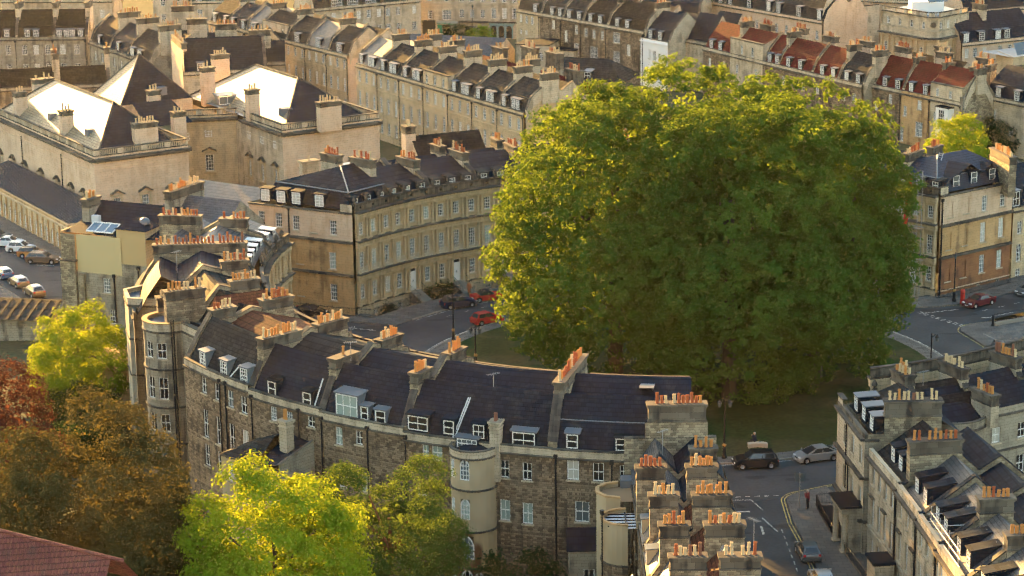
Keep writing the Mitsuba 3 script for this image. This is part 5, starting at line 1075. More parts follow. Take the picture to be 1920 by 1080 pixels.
for u, w_ in ((9.0, 1.5), (10.6, 1.2), (12.2, 1.5)): H.slab(f4, u - w_ / 2, u + w_ / 2, -.1, -.02, .3, 2.4, 'glass_dark', 'shop_window')
for u in (10.3, 10.9): H.window(f4, u, -.12, .1, .5, 2.2, (1, 2), 'glass_painted_sky')
H.slab(f4, 13.3, W + .8, -.45, -.02, 3.2, 3.45, 'stone_soot', 'shop_fascia')
for k in range(-1, 2):
    u = 15.9 + 1.6 * k; r = H.one('arch', 'shop_blue')
    for a in np.linspace(0, PI, 9)[:-1]: r.bar(f4.P(np.array([u + .62 * math.cos(a), -.1, 2.1 + .62 * math.sin(a)])), f4.P(np.array([u + .62 * math.cos(a + PI / 8), -.1, 2.1 + .62 * math.sin(a + PI / 8)])), .1, 4)
    for s in (-.7, .7): H.one('arch_pier', 'shop_blue').box(u + s - .1, u + s + .1, -.2, .02, 0, 2.7, f4.P)
    H.slab(f4, u - .65, u + .65, .05, .1, 0, 2.8, 'glass_dark', 'shop_window')
H.slab(f4, 13.3, W + .2, -.14, -.021, 2.7, 3.2, 'shop_blue', 'shop_fascia'); H.close()
# --- dark backs of the terrace at top middle, and the white house
f5 = Fr((-12.58, 201.8), (6.08, 176.53))
BG = 'dark backed terrace at the top'
rows = [(-6.5, 0.9, 'ashlar_gold', [(-5.07, 7.45, .8, 1.45), (-3.3, 7.4, .8, 1.4), (-1.55, 7.35, .8, 1.45), (-5.1, 5.2, .7, .8), (-3.4, 5.2, .7, .8)], (-1.2,), 'golden end house of the dark backed terrace, beside the blue arches'),
        (0.9, 7.6, 'rubble_brown', [(5.1, 7.3, .9, 1.65), (5.1, 2.8, 1.9, 2.5)], (4.0, 6.4), 'dark backed house with one wide four-part window low down'),
        (7.6, 13.6, 'rubble_brown', [(8.85, 5.3, .9, 2.1), (12.05, 7.1, .9, 1.7), (8.8, 1.6, .8, 2.0), (12.0, 3.1, 1.6, 2.3)], (9.2, 12.2), 'dark backed house with pipes and an arched window beside a white garden door'),
        (13.6, 20.9, 'rubble_brown', [(14.85, 6.95, .95, 1.6), (17.2, 6.9, .95, 1.6), (19.65, 6.9, .95, 1.7), (17.2, 2.65, 2.2, 2.7)], (15.6, 18.4), 'dark backed house with three windows over one tall arched triple window'),
        (20.9, 31.4, 'rubble_brown', [(23.75, 6.85, 1.9, 1.9), (23.75, 2.8, 1.9, 2.5), (27.2, 4.95, 1.0, 2.0)], (23.4, 26.2), 'dark backed house with a triple window, next to the white house')]
for i, (u0, u1, wm, ops, dm_, lb) in enumerate(rows):
    ops = [(u, z, w_, h, (6, 4) if w_ > 1.5 else BIG) for u, z, w_, h in ops]
    H = town('terraced_house', lb, f5, u0, u1, 10, 9.7, ops, wm, ['slate_grey', 'slate_grey', 'slate_grey', 'tile_dark', 'tile_dark'][i], BG, dm_, (3, 4), 1.0, 1.35, npots=7, zst=14.6, rise=4.2, dm='slate_grey', pipe=u1 - .2, ledgem='stone_cap', z0=-2, stack=i > 1); H.close()
H = town('white_house', 'house with a white painted back wall and two dormers in a black roof', Fr((5.6, 177.1), (10.0, 170.8)), 0, 7.7, 10, 8.6, [(2.6, 5.2, .7, 1.6, BIG), (3.9, 4.9, 1.0, 1.8, BIG), (5.2, 4.7, .7, 1.6, BIG)], 'white_paint', 'slate_navy', None, (2.2, 4.9), (3, 4), 1.0, 1.5, npots=7, zst=14.4, rise=4.6, z0=-2, stack=False, ledgem='white_paint', side=False)
for u_ in (0, 7.69): H.gable(Fr((5.6, 177.1), (10.0, 170.8)), u_, tprof(10, 8.6, 4.6), -2, 'ashlar_pale')
fg = Fr((10.0, 170.8), (16.5, 175.0)); H.wall(fg, 0, 13, -2, 8.4, 'ashlar_pale', v=-.05); H.close()
for i in range(2):
    f = Fr((13.4 + 3.6 * i, 173.0 + 1.5 * i), (16.8 + 3.6 * i, 168.4 + 1.5 * i)); town('house', ['plain gable-ended house with roof lights behind the white house', 'plain gable-ended house, second behind the white house'][i], f, 0, 6, 6.5, 8.8, [], 'ashlar_pale', 'slate_navy', None, (), stack=False, rise=4.6, br=False, party=False).close()
for (x, y, x1, y1, z, lb) in ((-16.6, 191.5, -10.6, 189.6, 5.4, 'flat roofed back wing with two windows, below the golden end house'), (-9.8, 192.0, -6.0, 190.2, 4.2, 'low back wing with a dark lean-to roof, right of the flat roofed wing')):
    H = House('rear_wing', lb, 'building', None, GLASS_FAR); f = Fr((x, y), (x1, y1)); H.wall(f, 0, f.L, -1, z, 'ashlar_pale', [(f.L * .3, z - 2.6, .8, 1.5, BIG), (f.L * .75, z - 2.8, .8, 1.5, BIG)]); H.gable(f, f.L, [(0, z), (7, z)], -1, 'ashlar_pale'); H.gable(f, 0, [(0, z), (7, z)], -1, 'ashlar_grey'); H.slab(f, -.15, f.L + .15, -.15, 7, z, z + .15, 'slate_navy', 'roof'); H.close()
H = House('low_building', 'low slate hipped building with one dormer among yards, just left of the tree top', 'building', None, GLASS_FAR)
f = Fr((-14, 158), (1, 152)); W = f.L
H.wall(f, 0, W, 0, 4.8, 'ashlar_grey'); H.one('roof', 'slate_grey').poly(f.P(np.array([(0, 0, 4.8), (W, 0, 4.8), (W - 4, 5, 8), (4, 5, 8)]))); H.one('roof', 'slate_grey').poly(f.P(np.array([(W, 0, 4.8), (W, 10, 4.8), (W - 4, 5, 8)]))); H.one('roof', 'slate_grey').poly(f.P(np.array([(0, 0, 4.8), (4, 5, 8), (0, 10, 4.8)]))); H.dormer(f, W * .6, .8, 5.0, 1.2, 1.3, 2, (2, 2), 'slate_grey', 'lead', .1); H.close()
H = House('low_building', 'long low slate roof with a pale ridge below the shops', 'building'); f = Fr((-38.5, 196), (-20, 189)); H.wall(f, 0, f.L, 0, 3.6, 'ashlar_pale'); H.roof(f, 0, f.L, [(0, 3.6), (4.5, 6.4), (9, 3.6)], 'slate_sheen'); H.gable(f, f.L, [(0, 3.6), (4.5, 6.4), (9, 3.6)], 0, 'ashlar_pale'); H.gable(f, 0, [(0, 3.6), (4.5, 6.4), (9, 3.6)], 0, 'ashlar_pale'); H.close()
# red tiled back roofs seen between the chimneys of the long terrace
H = House('back_extension', 'long red tiled back extension seen between the chimneys of the long terrace', 'building')
fr2 = Fr(f2.P(np.array([6, 12.6, 0]))[:2], f2.P(np.array([46, 12.6, 0]))[:2]); H.wall(fr2, 0, 40, 0, 10.6, 'ashlar_grey'); H.roof(fr2, 0, 40, [(0, 10.7), (2.6, 13.2), (5, 10.6)], 'tile_red'); H.close()
for i, (u, v, L, zt, k, lb) in enumerate(((20.5, 15, 3.0, 15.2, 6, 'tall chimney block with six pots left behind the raised attic'), (30.5, 14.5, 3.4, 16.6, 6, 'mossy rendered chimney block behind the long terrace'), (36, 15.5, 3.4, 16.4, 6, 'second mossy chimney block, right behind the long terrace'), (44, 14, 3.4, 15.0, 6, 'chimney block with rusty red pots near the tree top'))):
    H = House('chimney_block', lb, 'chimney'); H.chimney(f2, u, v, L, 0, zt, k, 'u', .6, 'ashlar_grey', 'stone_cap', POTS, 2.4); H.close()
# --- top right: long terrace, big corner block, navy roofs
f6 = Fr((20.3, 214.0), (39.1, 185.6)); W6 = f6.L
for i in range(3):
    u0, u1 = -9 + (W6 + 9) * i / 3, -9 + (W6 + 9) * (i + 1) / 3; ws = [u0 + (u1 - u0) * (k + .5) / 5 for k in range(5)]
    town('terraced_house', ['long stone terrace at the top edge, its left part with steep dormers', 'long stone terrace at the top edge, its middle part', 'long stone terrace at the top edge, its right part ending in a plain gable'][i], f6, u0, u1, 12, 9.8, [(u, z, .95, 1.65, BIG) for u in ws for z in (6.3, 2.8)], 'ashlar_pink', 'slate_grey', 'top terrace, right', ws[::2], (2, 4), 1.1, 1.8, stack=False, rise=4.6, dm='slate_navy', ledgem='stone_cap', party=i < 2).close()
H = House('gable_house', 'big blank stone gable with long chimney shoulders left of the balustraded block', 'building')
g = Fr((39.3, 186.6), (50.6, 193)); H.wall(g, 0, 13, -2, 11.6, 'ashlar_pale'); H.one('gable', 'ashlar_pale').poly(g.P(np.array([(0, 0, 11.6), (5.6, 0, 11.6), (5.2, 0, 16), (2, 0, 16)]))); H.slab(g, 0, 13, .05, 4, 11.6, 11.75, 'slate_navy', 'roof'); H.slab(g, 0, 5.2, -.15, .02, 9.6, 9.8, 'stone_soot', 'string_course'); H.close()
H = House('corner_block', 'ornate corner block with a balustrade, carved roundels and a white rooftop room', 'building', None, GLASS_FAR)
q = [np.array(p) for p in ((48.3, 176.6), (54.9, 166.6), (56.9, 166.4), (63.2, 172.6))]; ctr = np.array([58, 180.0])
for i in range(3):
    f = Fr(q[i], q[i + 1]); W = f.L; us = [W * (k + .5) / 4 for k in range(4)] if i != 1 else []
    H.wall(f, 0, W, 0, 9.0, 'ashlar_gold', [(u, z, .95, h, BIG) for u in us for z, h in ((6.0, 1.7), (2.0, 2.4))]); H.ledge(f, 0, W, 9.0, .25, .5, 'ashlar_pale'); H.ledge(f, 0, W, 9.25, .25, .8, 'stone_soot'); H.ledge(f, 0, W, 5.2, .25, .3, 'ashlar_pale', 'string_course')
    H.wall(f, 0, W, 9.5, 10.6, 'ashlar_pale'); H.wall(f, 0, W, 10.6, 12.9, 'ashlar_pale', [(u, 10.9, .8, 1.25, SASH) for u in us], v=.4); H.ledge(f, 0, W, 12.8, .2, .3, 'ashlar_pale', v0=.4); H.ledge(f, 0, W, 10.5, .14, .14, 'ashlar_pale', 'string_course')
    baluster_row(f, .2, W - .2, 13.0)
    for u in us:
        for du in (-.85, .85): scene[H.part('column')] = ref(('col', 3.4, 1), lambda: column_mesh(3.4, 1), 'ashlar_gold', f.mat(u + du, -.2, 5.5), 40)
    if i == 1:
        m = MB(); m.lathe([(.5, 0), (.5, .12), (.35, .12), (.3, .05), (0, .05)], 12, lambda v: f.P(np.c_[v[:, 0] + W / 2, .3 - v[:, 2], v[:, 1] + 11.7])); put(H.part('roundel'), m.mesh(), 'stone_cap')
H.gable(Fr(q[3], ctr), 0, [(0, 13), (9, 13)], 0, 'ashlar_pale'); H.wall(Fr((54.5, 183), q[0]), 0, 9, 0, 13, 'ashlar_pale')
H.one('roof', 'lead').poly([np.r_[p, 12.95] for p in (*q, ctr + [2, 2], np.array([54.5, 183]))])
H.one('rooftop_room', 'white_paint').box(52.8, 58.4, 170.8, 175, 12.95, 15.2); m = MB(); m.quads([[(55.6, 170.3, 15.2), (59.2, 171.3, 15.2), (58.4, 174.5, 16.6), (55.6, 174.5, 16.6)]]); put(H.part('skylight'), m.mesh(), 'glass_painted_sky'); H.close()
f7 = Fr((61.3, 167.9), (73.4, 174.1)); W7 = f7.L
for i, (u0, u1) in enumerate(((0, 6.9), (6.9, 16))):
    H = town('terraced_house', ['house with a navy slate mansard and two dormers right of the balustraded block', 'navy roofed house at the top right edge with a pair of narrow dormers'][i], f7, u0, u1, 9, 8.2, [(u, z, .9, 1.6, BIG) for u in ([1.1, 2.9, 4.95] if i == 0 else [8.4, 10.6, 13]) for z in (5.6, 2.6)], 'ashlar_pink', 'slate_navy', None, ((1.2, 4.6) if i == 0 else (8.2, 10.2)), (2, 4), 1.2, 1.6, stack=i == 0, rise=4.6, zst=14.2, party=False); H.close()
town('terraced_house', 'pale house at the top right corner behind the navy roofs', Fr((66, 190), (84, 199)), 0, 20, 9, 10.5, [(u, z, .9, 1.5, BIG) for u in (2, 5, 8, 11, 14, 17) for z in (7.4, 4.2)], 'ashlar_pink', 'slate_navy', None, (), rise=3, zst=15).close()
town('terraced_house', 'brown stone house at the top edge between the gable and the corner block', Fr((43, 204), (62, 196)), 0, 20, 9, 11.5, [(u, z, .9, 1.5, BIG) for u in (2, 5, 8, 11, 14, 17) for z in (8.4, 5.2)], 'ashlar_pale', 'slate_navy', None, (), rise=3, stack=False).close()
town('terraced_house', 'distant roofs behind the terrace at the top edge, middle', Fr((0, 214), (20, 205)), 0, 20, 9, 8.5, [(u, z, .9, 1.5, BIG) for u in (2, 5, 8, 11, 14, 17) for z in (5.4, 2.2)], 'ashlar_pale', 'slate_navy', None, (3, 8, 13), rise=3).close()
H = House('corner_house', 'house with a glazed roof lantern and pediment at the right edge, below the navy roofs', 'house', None, GLASS_FAR)
f = Fr((66.6, 150.5), (76, 156)); H.wall(f, 0, 11, 0, 8.6, 'ashlar_gold', [(2.2, 4.6, .9, 1.7, SASH), (6, 4.6, .9, 1.7, SASH)]); H.ledge(f, 0, 11, 6.9, .25, .4, 'stone_soot'); H.wall(Fr((65.2, 158), (66.6, 150.5)), 0, 7.6, 0, 8.6, 'ashlar_gold'); H.one('roof', 'lead').poly(f.P(np.array([(0, 0, 8.5), (11, 0, 8.5), (11, 8, 8.5), (0, 8, 8.5)])))
m = MB(); m.quads(f.P(np.array([[(1.5, .8, 8.7), (9, .8, 8.7), (8, 3, 10.4), (2.5, 3, 10.4)]]))); put(H.part('roof_lantern'), m.mesh(), 'glass_painted_sky'); H.close()
# --- the red tiled rows
RG2 = 'red tiled row beyond the great tree'
f8 = Fr((16.08, 167.14), (37.75, 127.37))
rr = [(-.2, 8.2, 'tile_red', (1.6, 4.4), 'red tiled house with two dormers and a tall stack, leftmost of the red roofs', 1), (8.2, 17.9, 'tile_red', None, 'stone fronted house with a raised attic under a red tiled strip of roof', 0), (17.9, 22.0, 'tile_red', (19.2, 21.4), 'narrow red tiled house with two small dormers between stacks', 1),
      (22.0, 31.5, 'tile_red', (24.6, 28), 'wide red tiled house with two grey dormers just above the tree top', 0), (31.5, 38.6, 'tile_red', (34, 37), 'red tiled house beside a sloping stone coping and the grey roof', 1), (38.6, 45.3, 'slate_grey', (40.6, 43.6), 'grey slated house at the end of the red row, against the rough stone gable', 1)]
for u0, u1, rm, dm_, lb, st in rr:
    H = town('terraced_house', lb, f8, u0, u1, 7.5, 8.3, [(u0 + 2, 5.2, .9, 1.5, BIG), (u1 - 2, 5.2, .9, 1.5, BIG)] if u1 - u0 > 5 else [], 'rubble_brown' if dm_ else 'ashlar_pale', rm, RG2, dm_ or (), (3, 4), 1.05, 1.4, stack=bool(st), npots=6, zst=13.6, rise=4.3, dm='slate_grey', stackL=2.4, pots=['pot_red', 'pot_orange', 'pot_buff'], pv=3.4, ledgem='stone_cap', z0=-1)
    if not dm_: H.wall(f8, u0, u1, 8.3, 11.0, 'ashlar_pale', [(u0 + 3.4, 8.7, .7, 1.5, SASH), (u0 + 6.6, 8.6, .8, 1.6, SASH)]); H.slab(f8, u0, u1, -.1, .4, 11, 11.25, 'stone_cap', 'parapet_coping'); H.gable(f8, u1 - .02, [(0, 11), (3.8, 12.5)], 8, 'ashlar_pale')
    H.close()
gb = Fr(f8.P(np.array([45.35, 0, 0]))[:2], f8.P(np.array([45.35, 9, 0]))[:2])
f9 = Fr((38.9, 130.0), (47.2, 117.0)); k9 = 20.24 / 1.0
A9, B9 = np.array([39.6, 128.2]), np.array([47.0, 116.6])
f9 = Fr(A9, A9 + (B9 - A9) / np.linalg.norm(B9 - A9) * 20.3)
r3 = [(0, 6.7, 'tile_red', (2.3, 5.3), 'rubble_brown', [(4.2, 5.85, .9, 1.45), (.9, 4.3, .8, 1.5), (4.2, 2.5, .9, 2.0)], 'dark backed house under a red tiled roof, with a scrolled stone gutter'),
      (6.7, 13.3, 'tile_red', (8.4, 11.6), 'ashlar_orange', [(7.65, 4.35, .8, 1.6), (10.9, 5.85, 1.0, 1.5), (10.9, 1.6, 1.7, 2.3), (7.0, .3, .9, 2.2)], 'red tiled house with an orange stone back and an arched triple window'),
      (13.3, 20.2, 'tile_red', None, 'ashlar_pale', [(14.45, 4.35, .9, 1.65)], 'pale fronted house with a white box bay under a low red tiled roof')]
for u0, u1, rm, dm_, wm, ops, lb in r3:
    H = town('terraced_house', lb, f9, u0, u1, 6.8, 8.2, [(*o, (6, 4) if o[2] > 1.5 else BIG) for o in ops], wm, rm, RG2, dm_ or (), (2, 4), 1.0, 1.4, stack=True, npots=5, zst=13.2, rise=4.5, dm='slate_grey', stackL=1.9, pots=['pot_orange', 'pot_red', 'pot_buff'], pv=3.6, ledgem='stone_soot', z0=-1, pipe=u1 - .15, lefts=u0 == 0)
    if not dm_:
        H.wall(f9, u0, u1, 8.2, 10.4, 'ashlar_pale', [(14.8, 8.55, .75, 1.2, BIG), (17.7, 8.55, .75, 1.2, BIG)]); H.slab(f9, u0 - .1, u1 + .1, -.12, .4, 10.4, 10.6, 'stone_cap', 'parapet_coping'); H.gable(f9, u1 + .02, [(0, 10.4), (3.4, 12.7), (6.8, 9)], -1, 'rubble_cream'); H.gable(f9, u0 + .02, [(0, 10.4), (3.4, 12.7)], 8, 'ashlar_pale'); H.roof(f9, u0, u1, [(.3, 10.5), (3.4, 12.8)], 'tile_red', 'attic_roof')
        H.slab(f9, 15.9, 18.6, -1.2, 0, 2.4, 7.2, 'white_paint', 'bay'); H.window(f9, 17.2, -1.24, 4.5, 1.3, 2.4, (3, 4), 'glass_dark'); H.slab(f9, 15.8, 18.7, -1.3, 0, 7.2, 7.35, 'slate_navy', 'bay_roof')
    H.close()
H = House('stone_gable_wall', 'rough grey rubble gable wall with stacks on top, right of the red roofs', 'wall')
g = Fr(f9.P(np.array([20.6, 0, 0]))[:2], (58.5, 122.5)); W = g.L
H.wall(g, 0, W, -1, 9.2, 'rubble_grey'); H.one('gable', 'rubble_grey').poly(g.P(np.array([(0, 0, 9.2), (W * .75, 0, 9.2), (W * .45, 0, 12.0), (W * .2, 0, 12.0)]))); H.slab(g, 0, W, .02, .6, -1, 9.2, 'ashlar_grey', 'buttress')
for u, L, zt in ((W * .33, 2.2, 13.2), (W * .78, 2.4, 12.6)): H.chimney(g, u, .3, L, 8, zt, 5, 'u', .45, 'rubble_cream', pots=['pot_buff', 'pot_orange'])
H.close()
for i, (x, y, k, zt, pt) in enumerate(((24, 163, 6, 13.0, ['pot_red']), (29, 157, 6, 13.2, ['pot_red', 'pot_orange']), (33, 149, 5, 13.0, POTS), (38.5, 146.0, 5, 12.6, POTS), (43.5, 139.5, 6, 12.6, ['pot_orange', 'pot_red']), (49, 133.5, 6, 12.6, POTS), (54.5, 128.5, 7, 12.4, POTS), (50.5, 143, 6, 12, ['pot_buff']))):
    f = Fr((x - 4, y + 4), (x + 3, y - 7)); H = town('house', ['dark pantiled house with five red pots, first behind the red row', 'dark pantiled house with red pots, second behind the red row', 'dark pantiled house behind the middle of the red row', 'dark pantiled house below the blank stone gable', 'dark pantiled house below the balustraded block', 'dark pantiled house with orange pots below the block corner', 'dark pantiled house with mixed pots behind the rubble gable', 'dark pantiled house with cream pots right of the block'][i], f, 0, f.L, 7, 7.4, [], 'ashlar_grey', 'tile_dark', 'dark roofs behind the red row', (), stack=False, rise=2.6, br=False, party=False, ledgem='stone_cap')
    H.chimney(f, f.L * .6, 2.8, 3.0, 8, zt, k, 'u', .5, 'ashlar_pale', pots=pt); H.close()
f10 = Fr((54.9, 116.5), (60.4, 107.6))
H = town('terraced_house', 'house with a navy mansard and one dormer at the right edge, above the round tree', f10, 0, 12, 9, 8.4, [(2.4, 4.8, .9, 1.8, SASH), (6.2, 3.0, 1.0, 1.5, BIG)], 'ashlar_pale', 'slate_navy', None, (2.6, 6.6), (3, 4), 1.15, 1.5, stack=False, rise=4.4, pipe=1.0, party=False); H.close()
# --- the other corner house of the far crescent, right of the tree, and its neighbour up the side street
H = House('corner_house', 'corner house right of the tree with a navy mansard and a rust brown wall', 'house', 'houses round the green')
sd = Fr((32.6, 30.2), (42.7, 37.8)); S = sd.L
tall = (3, 4)
H.wall(sd, 0, S, -2, 4.6, 'ashlar_rust', [(1.6, 1.6, .95, 2.1, 'blank'), (4.3, 1.65, .95, 2.1, 'blank'), (7.6, 1.7, .95, 2.2, tall, 'glass_painted_sky'), (10.7, 1.8, .95, 2.2, tall, 'blind_green'), (3.6, -1, .8, 1.0, SASH), (7.2, -1, .8, 1.3, SASH), (10.6, -.8, .8, 1.3, SASH)])
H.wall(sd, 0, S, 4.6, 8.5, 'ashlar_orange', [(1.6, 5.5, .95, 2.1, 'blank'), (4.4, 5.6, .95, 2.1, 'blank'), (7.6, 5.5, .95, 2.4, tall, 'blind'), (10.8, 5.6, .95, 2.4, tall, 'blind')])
H.wall(sd, 0, S, 8.5, 12.3, 'ashlar_pink', [(1.7, 9.4, .95, 1.9, 'blank'), (4.5, 9.5, .95, 1.9, 'blank'), (7.7, 9.3, .95, 1.9, tall, 'glass_painted_sky'), (10.9, 9.4, .95, 1.9, tall, 'glass_dark')])
for z in (4.5, 8.4): H.ledge(sd, 0, S, z, .3, .35, 'stone_soot', 'string_course')
H.ledge(sd, 0, S, 12.1, .22, .3, 'stone_cap'); H.ledge(sd, 0, S, .5, .12, .1, 'ashlar_pink', 'string_course')
mir = Fr(sd.A, sd.P(np.array([S, 0, 0]))[:2])
end = [(.3, .7, 12.3), (S - .1, .7, 12.3), (S - .1, 12, 12.3), (.3, 12, 12.3)]; br_ = [(.9, 1.5, 14.0), (S - .4, 1.5, 14.0), (S - .4, 11, 14.0), (.9, 11, 14.0)]
H.one('roof', 'slate_blue').quads(sd.P(np.array([[end[0], end[1], br_[1], br_[0]], [end[3], end[0], br_[0], br_[3]], [end[1], end[2], br_[2], br_[1]]])))
R0, R1 = (4.6, 5.0, 15.8), (S - 3.0, 5.0, 15.8)
for x in ([br_[0], br_[1], R1, R0], [br_[3], br_[0], R0], [br_[1], br_[2], R1], [br_[2], br_[3], R0, R1]): H.one('upper_roof', 'slate_blue').poly(sd.P(np.array(x)))
m = H.one('flashing', 'flashing')
for a, b in ((br_[0], br_[1]), (br_[0], R0), (br_[0], br_[3])): m.bar(sd.P(np.array(a)), sd.P(np.array(b)), .07, 4)
for u in (3.6, 6.7, 9.9): H.dormer(sd, u, .95, 12.6, 1.15, 1.5, 1.5, (1, 2), 'slate_blue', 'slate_blue', .1, glass='glass_painted_sky')
H.wall(sd, .0, 1.3, 12.3, 13.2, 'ashlar_pale', v=.03); H.slab(sd, 0, 1.3, -.05, .3, 13.2, 13.3, 'stone_cap', 'parapet_coping')
H.pipe(sd, .25, -1, 11.6, r=.1)
H.chimney(Fr((40.5, 40.5), (41.6, 34.5)), 3, .3, 6.2, 11, 15.9, 14, 'u', .45, 'rubble_cream', pots=['pot_buff', 'pot_orange', 'pot_buff'])
H.close()
nb = Fr((42.9, 37.9), (58, 49.3))
town('terraced_house', 'lower house up the right hand side street with a white dormer, cut by the edge', nb, 0, 9, 10, 8.8, [(u, z, .9, h, BIG) for u in (1.3, 4, 6.8) for z, h in ((5.5, 1.6), (2.0, 2.2), (-.6, 1.7))], 'ashlar_gold', 'slate_navy', None, (1.0, 4.2), (2, 2), 1.3, 1.9, stack=False, rise=4.2, glass=GLASS).close()
# yards and low roofs between the crescent and the big building
H = House('back_roof', 'dark pantiled back roof behind the far crescent chimneys', 'building'); f = Fr((-29.5, 62.5), (-20.5, 66.5)); pr = [(0, 9.4), (4, 13.2), (8, 9.4)]
H.roof(f, 0, f.L, pr, 'tile_dark'); H.gable(f, 0, pr, 0, 'ashlar_pink'); H.gable(f, f.L, pr, 0, 'ashlar_pale'); H.wall(f, 0, f.L, 0, 9.4, 'ashlar_grey'); H.chimney(f, -.2, 4.2, 1.6, 9, 14.6, 2, 'v', .7, 'ashlar_pink', pots=['pot_buff']); H.close()
H = House('back_roof', 'pale green-grey flat slate roof between the corner house and the big building', 'building'); f = Fr((-63.5, 52), (-52.0, 44.5)); H.wall(f, 0, f.L, -1, 6.6, 'ashlar_pale'); H.roof(f, 0, f.L, [(0, 6.6), (9, 9.2)], 'slate_sheen'); H.wall(Fr((-52.0, 44.5), (-46.5, 52.5)), 0, 9.7, -1, 8, 'ashlar_pale'); H.close()
H = House('roof_garden', 'rooftop terrace with a glazed shelter and bright potted shrubs behind the corner house', 'building'); f = Fr((-41.5, 48.5), (-33, 53.5)); H.wall(f, 0, f.L, 0, 9.4, 'ashlar_pale'); H.one('terrace_floor', 'paving').poly(f.P(np.array([(0, 0, 9.4), (9.8, 0, 9.4), (9.8, 8, 9.4), (0, 8, 9.4)])))
m = MB()
for k in range(5): m.bar(f.P(np.array([4.5 + k * .7, 2, 11.6])), f.P(np.array([4.5 + k * .7, 5, 11.9])), .05, 4)
for u in (4.4, 7.4):
    for v in (2, 5): m.bar(f.P(np.array([u, v, 9.4])), f.P(np.array([u, v, 11.7])), .05, 4)
put(H.part('shelter_frame'), m.mesh(), 'metal_grey'); m = MB(); m.quads(f.P(np.array([[(4.4, 2, 11.62), (7.4, 2, 11.62), (7.4, 5, 11.92), (4.4, 5, 11.92)]]))); put(H.part('shelter_roof'), m.mesh(), 'glass_painted_sky'); H.chimney(f, -.6, 2.6, 2.2, 9, 13.4, 0, 'u', .6, 'ashlar_grey', 'ashlar_grey'); H.close()
# the stepped back block at the left with the yellow rendered wall
H = House('rendered_building', 'tall patched stone back block with a smooth yellow wall and a roof light', 'building')
bl = FrZ((-69.2, 20.6), (-57.6, 15.4), 2.6); W = bl.L
H.wall(bl, 0, W, -5, 4.6, 'ashlar_grey', [(5.8, 2.4, .95, 1.7, BIG), (6.4, -1.2, .95, 1.7, BIG)]); H.wall(bl, 0, 2.0, 4.6, 9.0, 'rubble_cream', v=-.2); H.wall(bl, 2.0, 8.0, 4.6, 9.0, 'render_yellow', v=-.02); H.wall(bl, 8.0, W, 4.6, 6.0, 'ashlar_grey')
H.slab(bl, 0, 2.0, -.5, -.2, -2, 5.8, 'rubble_cream', 'buttress'); H.slab(bl, 0, 2.1, -.6, .02, 5.8, 6.0, 'stone_soot', 'string_course'); H.slab(bl, 2.2, 3.0, -.35, 0, -2, 4.4, 'rubble_cream', 'buttress')
H.gable(bl, 0, [(0, 9.0), (4, 9.0), (8, 11)], -4, 'ashlar_pink'); H.gable(bl, W, [(0, 6), (8, 6)], -4, 'ashlar_grey')
H.roof(bl, .3, W, [(.2, 9.05), (3.6, 9.6), (6.2, 11.6), (8.2, 9.4)], 'slate_navy')
H.slab(bl, 0, .35, -.1, 4, 9.0, 9.25, 'ashlar_orange', 'parapet_coping')
tw = FrZ(bl.P(np.array([7.4, .1, 0]))[:2], bl.P(np.array([11.2, .1, 0]))[:2], 2.6); H.wall(tw, 0, 3.8, 5, 10.0, 'render_yellow2'); H.gable(tw, 3.8, [(0, 10), (3.4, 10)], 5, 'ashlar_gold'); H.gable(tw, 0, [(0, 10), (3.4, 10)], 5, 'ashlar_gold')
ap = tw.P(np.array([1.9, 1.7, 11.2])); c4 = [tw.P(np.array(p)) for p in ((-.2, -.2, 10), (4.0, -.2, 10), (4.0, 3.5, 10), (-.2, 3.5, 10))]
for a, b in zip(c4, c4[1:] + c4[:1]): H.mb('turret_roof', 'slate_navy').poly([a, b, ap])
m = MB(); m.lathe([(.62, 0), (.62, .3), (.5, .55), (.25, .7), (0, .74)], 10, lambda v: v + tw.P(np.array([2.9, 1.5, 10.5]))); put(H.part('roof_dome'), m.mesh(), 'lead', 40)
m = MB()
for k in range(4): m.box(3.1 + k * 1.15, 3.2 + k * 1.15, .5, 2.2, 0, .12, lambda v: bl.P(np.c_[v[:, 0], v[:, 1], 9.28 + v[:, 2] + (v[:, 1] - .5) * .38]))
for v0 in (.45, 2.15): m.box(3.1, 6.65, v0, v0 + .1, 0, .12, lambda v: bl.P(np.c_[v[:, 0], v[:, 1], 9.28 + v[:, 2] + (v[:, 1] - .5) * .38]))
k = put(H.part('roof_light'), m.mesh(), 'white_paint'); m = MB(); m.quads(bl.P(np.array([[(3.1, .5, 9.32), (6.6, .5, 9.32), (6.6, 2.2, 9.97), (3.1, 2.2, 9.97)]]))); put(k + '__pane', m.mesh(), 'glass_blue')
H.chimney(bl, 1.2, 4.6, 2.4, 8, 12.2, 8, 'v', .5, 'ashlar_grey', pots=['pot_buff', 'pot_orange']); H.pipe(bl, 6.9, -1, 4.4, r=.11); H.pipe(bl, 10.2, 0, 5.6, r=.09)
m = H.one('air_unit', 'white_pipe'); m.box(2.2, 3.2, 3.0, 3.5, 9.6, 10.5, bl.P)
H.close()
# plain back yards buildings between, mostly hidden
H = House('back_house', 'slate roofed back house with a long buff potted wall left of the near crescent end', 'house'); f = FrZ((-58.0, 20.5), (-50.6, 16.6), 2.4); pr = [(0, 9.4), (4.4, 12.6), (8.8, 9.4)]
H.wall(f, 0, f.L, -1, 9.4, 'ashlar_grey'); H.roof(f, 0, f.L, pr, 'slate_sheen'); H.gable(f, f.L, pr, -1, 'ashlar_grey'); H.gable(f, 0, pr, -1, 'ashlar_grey'); H.chimney(f, .6, 4.4, 6.4, 8, 13.6, 14, 'v', .5, 'ashlar_grey', pots=['pot_buff', 'pot_buff', 'pot_orange']); H.close()
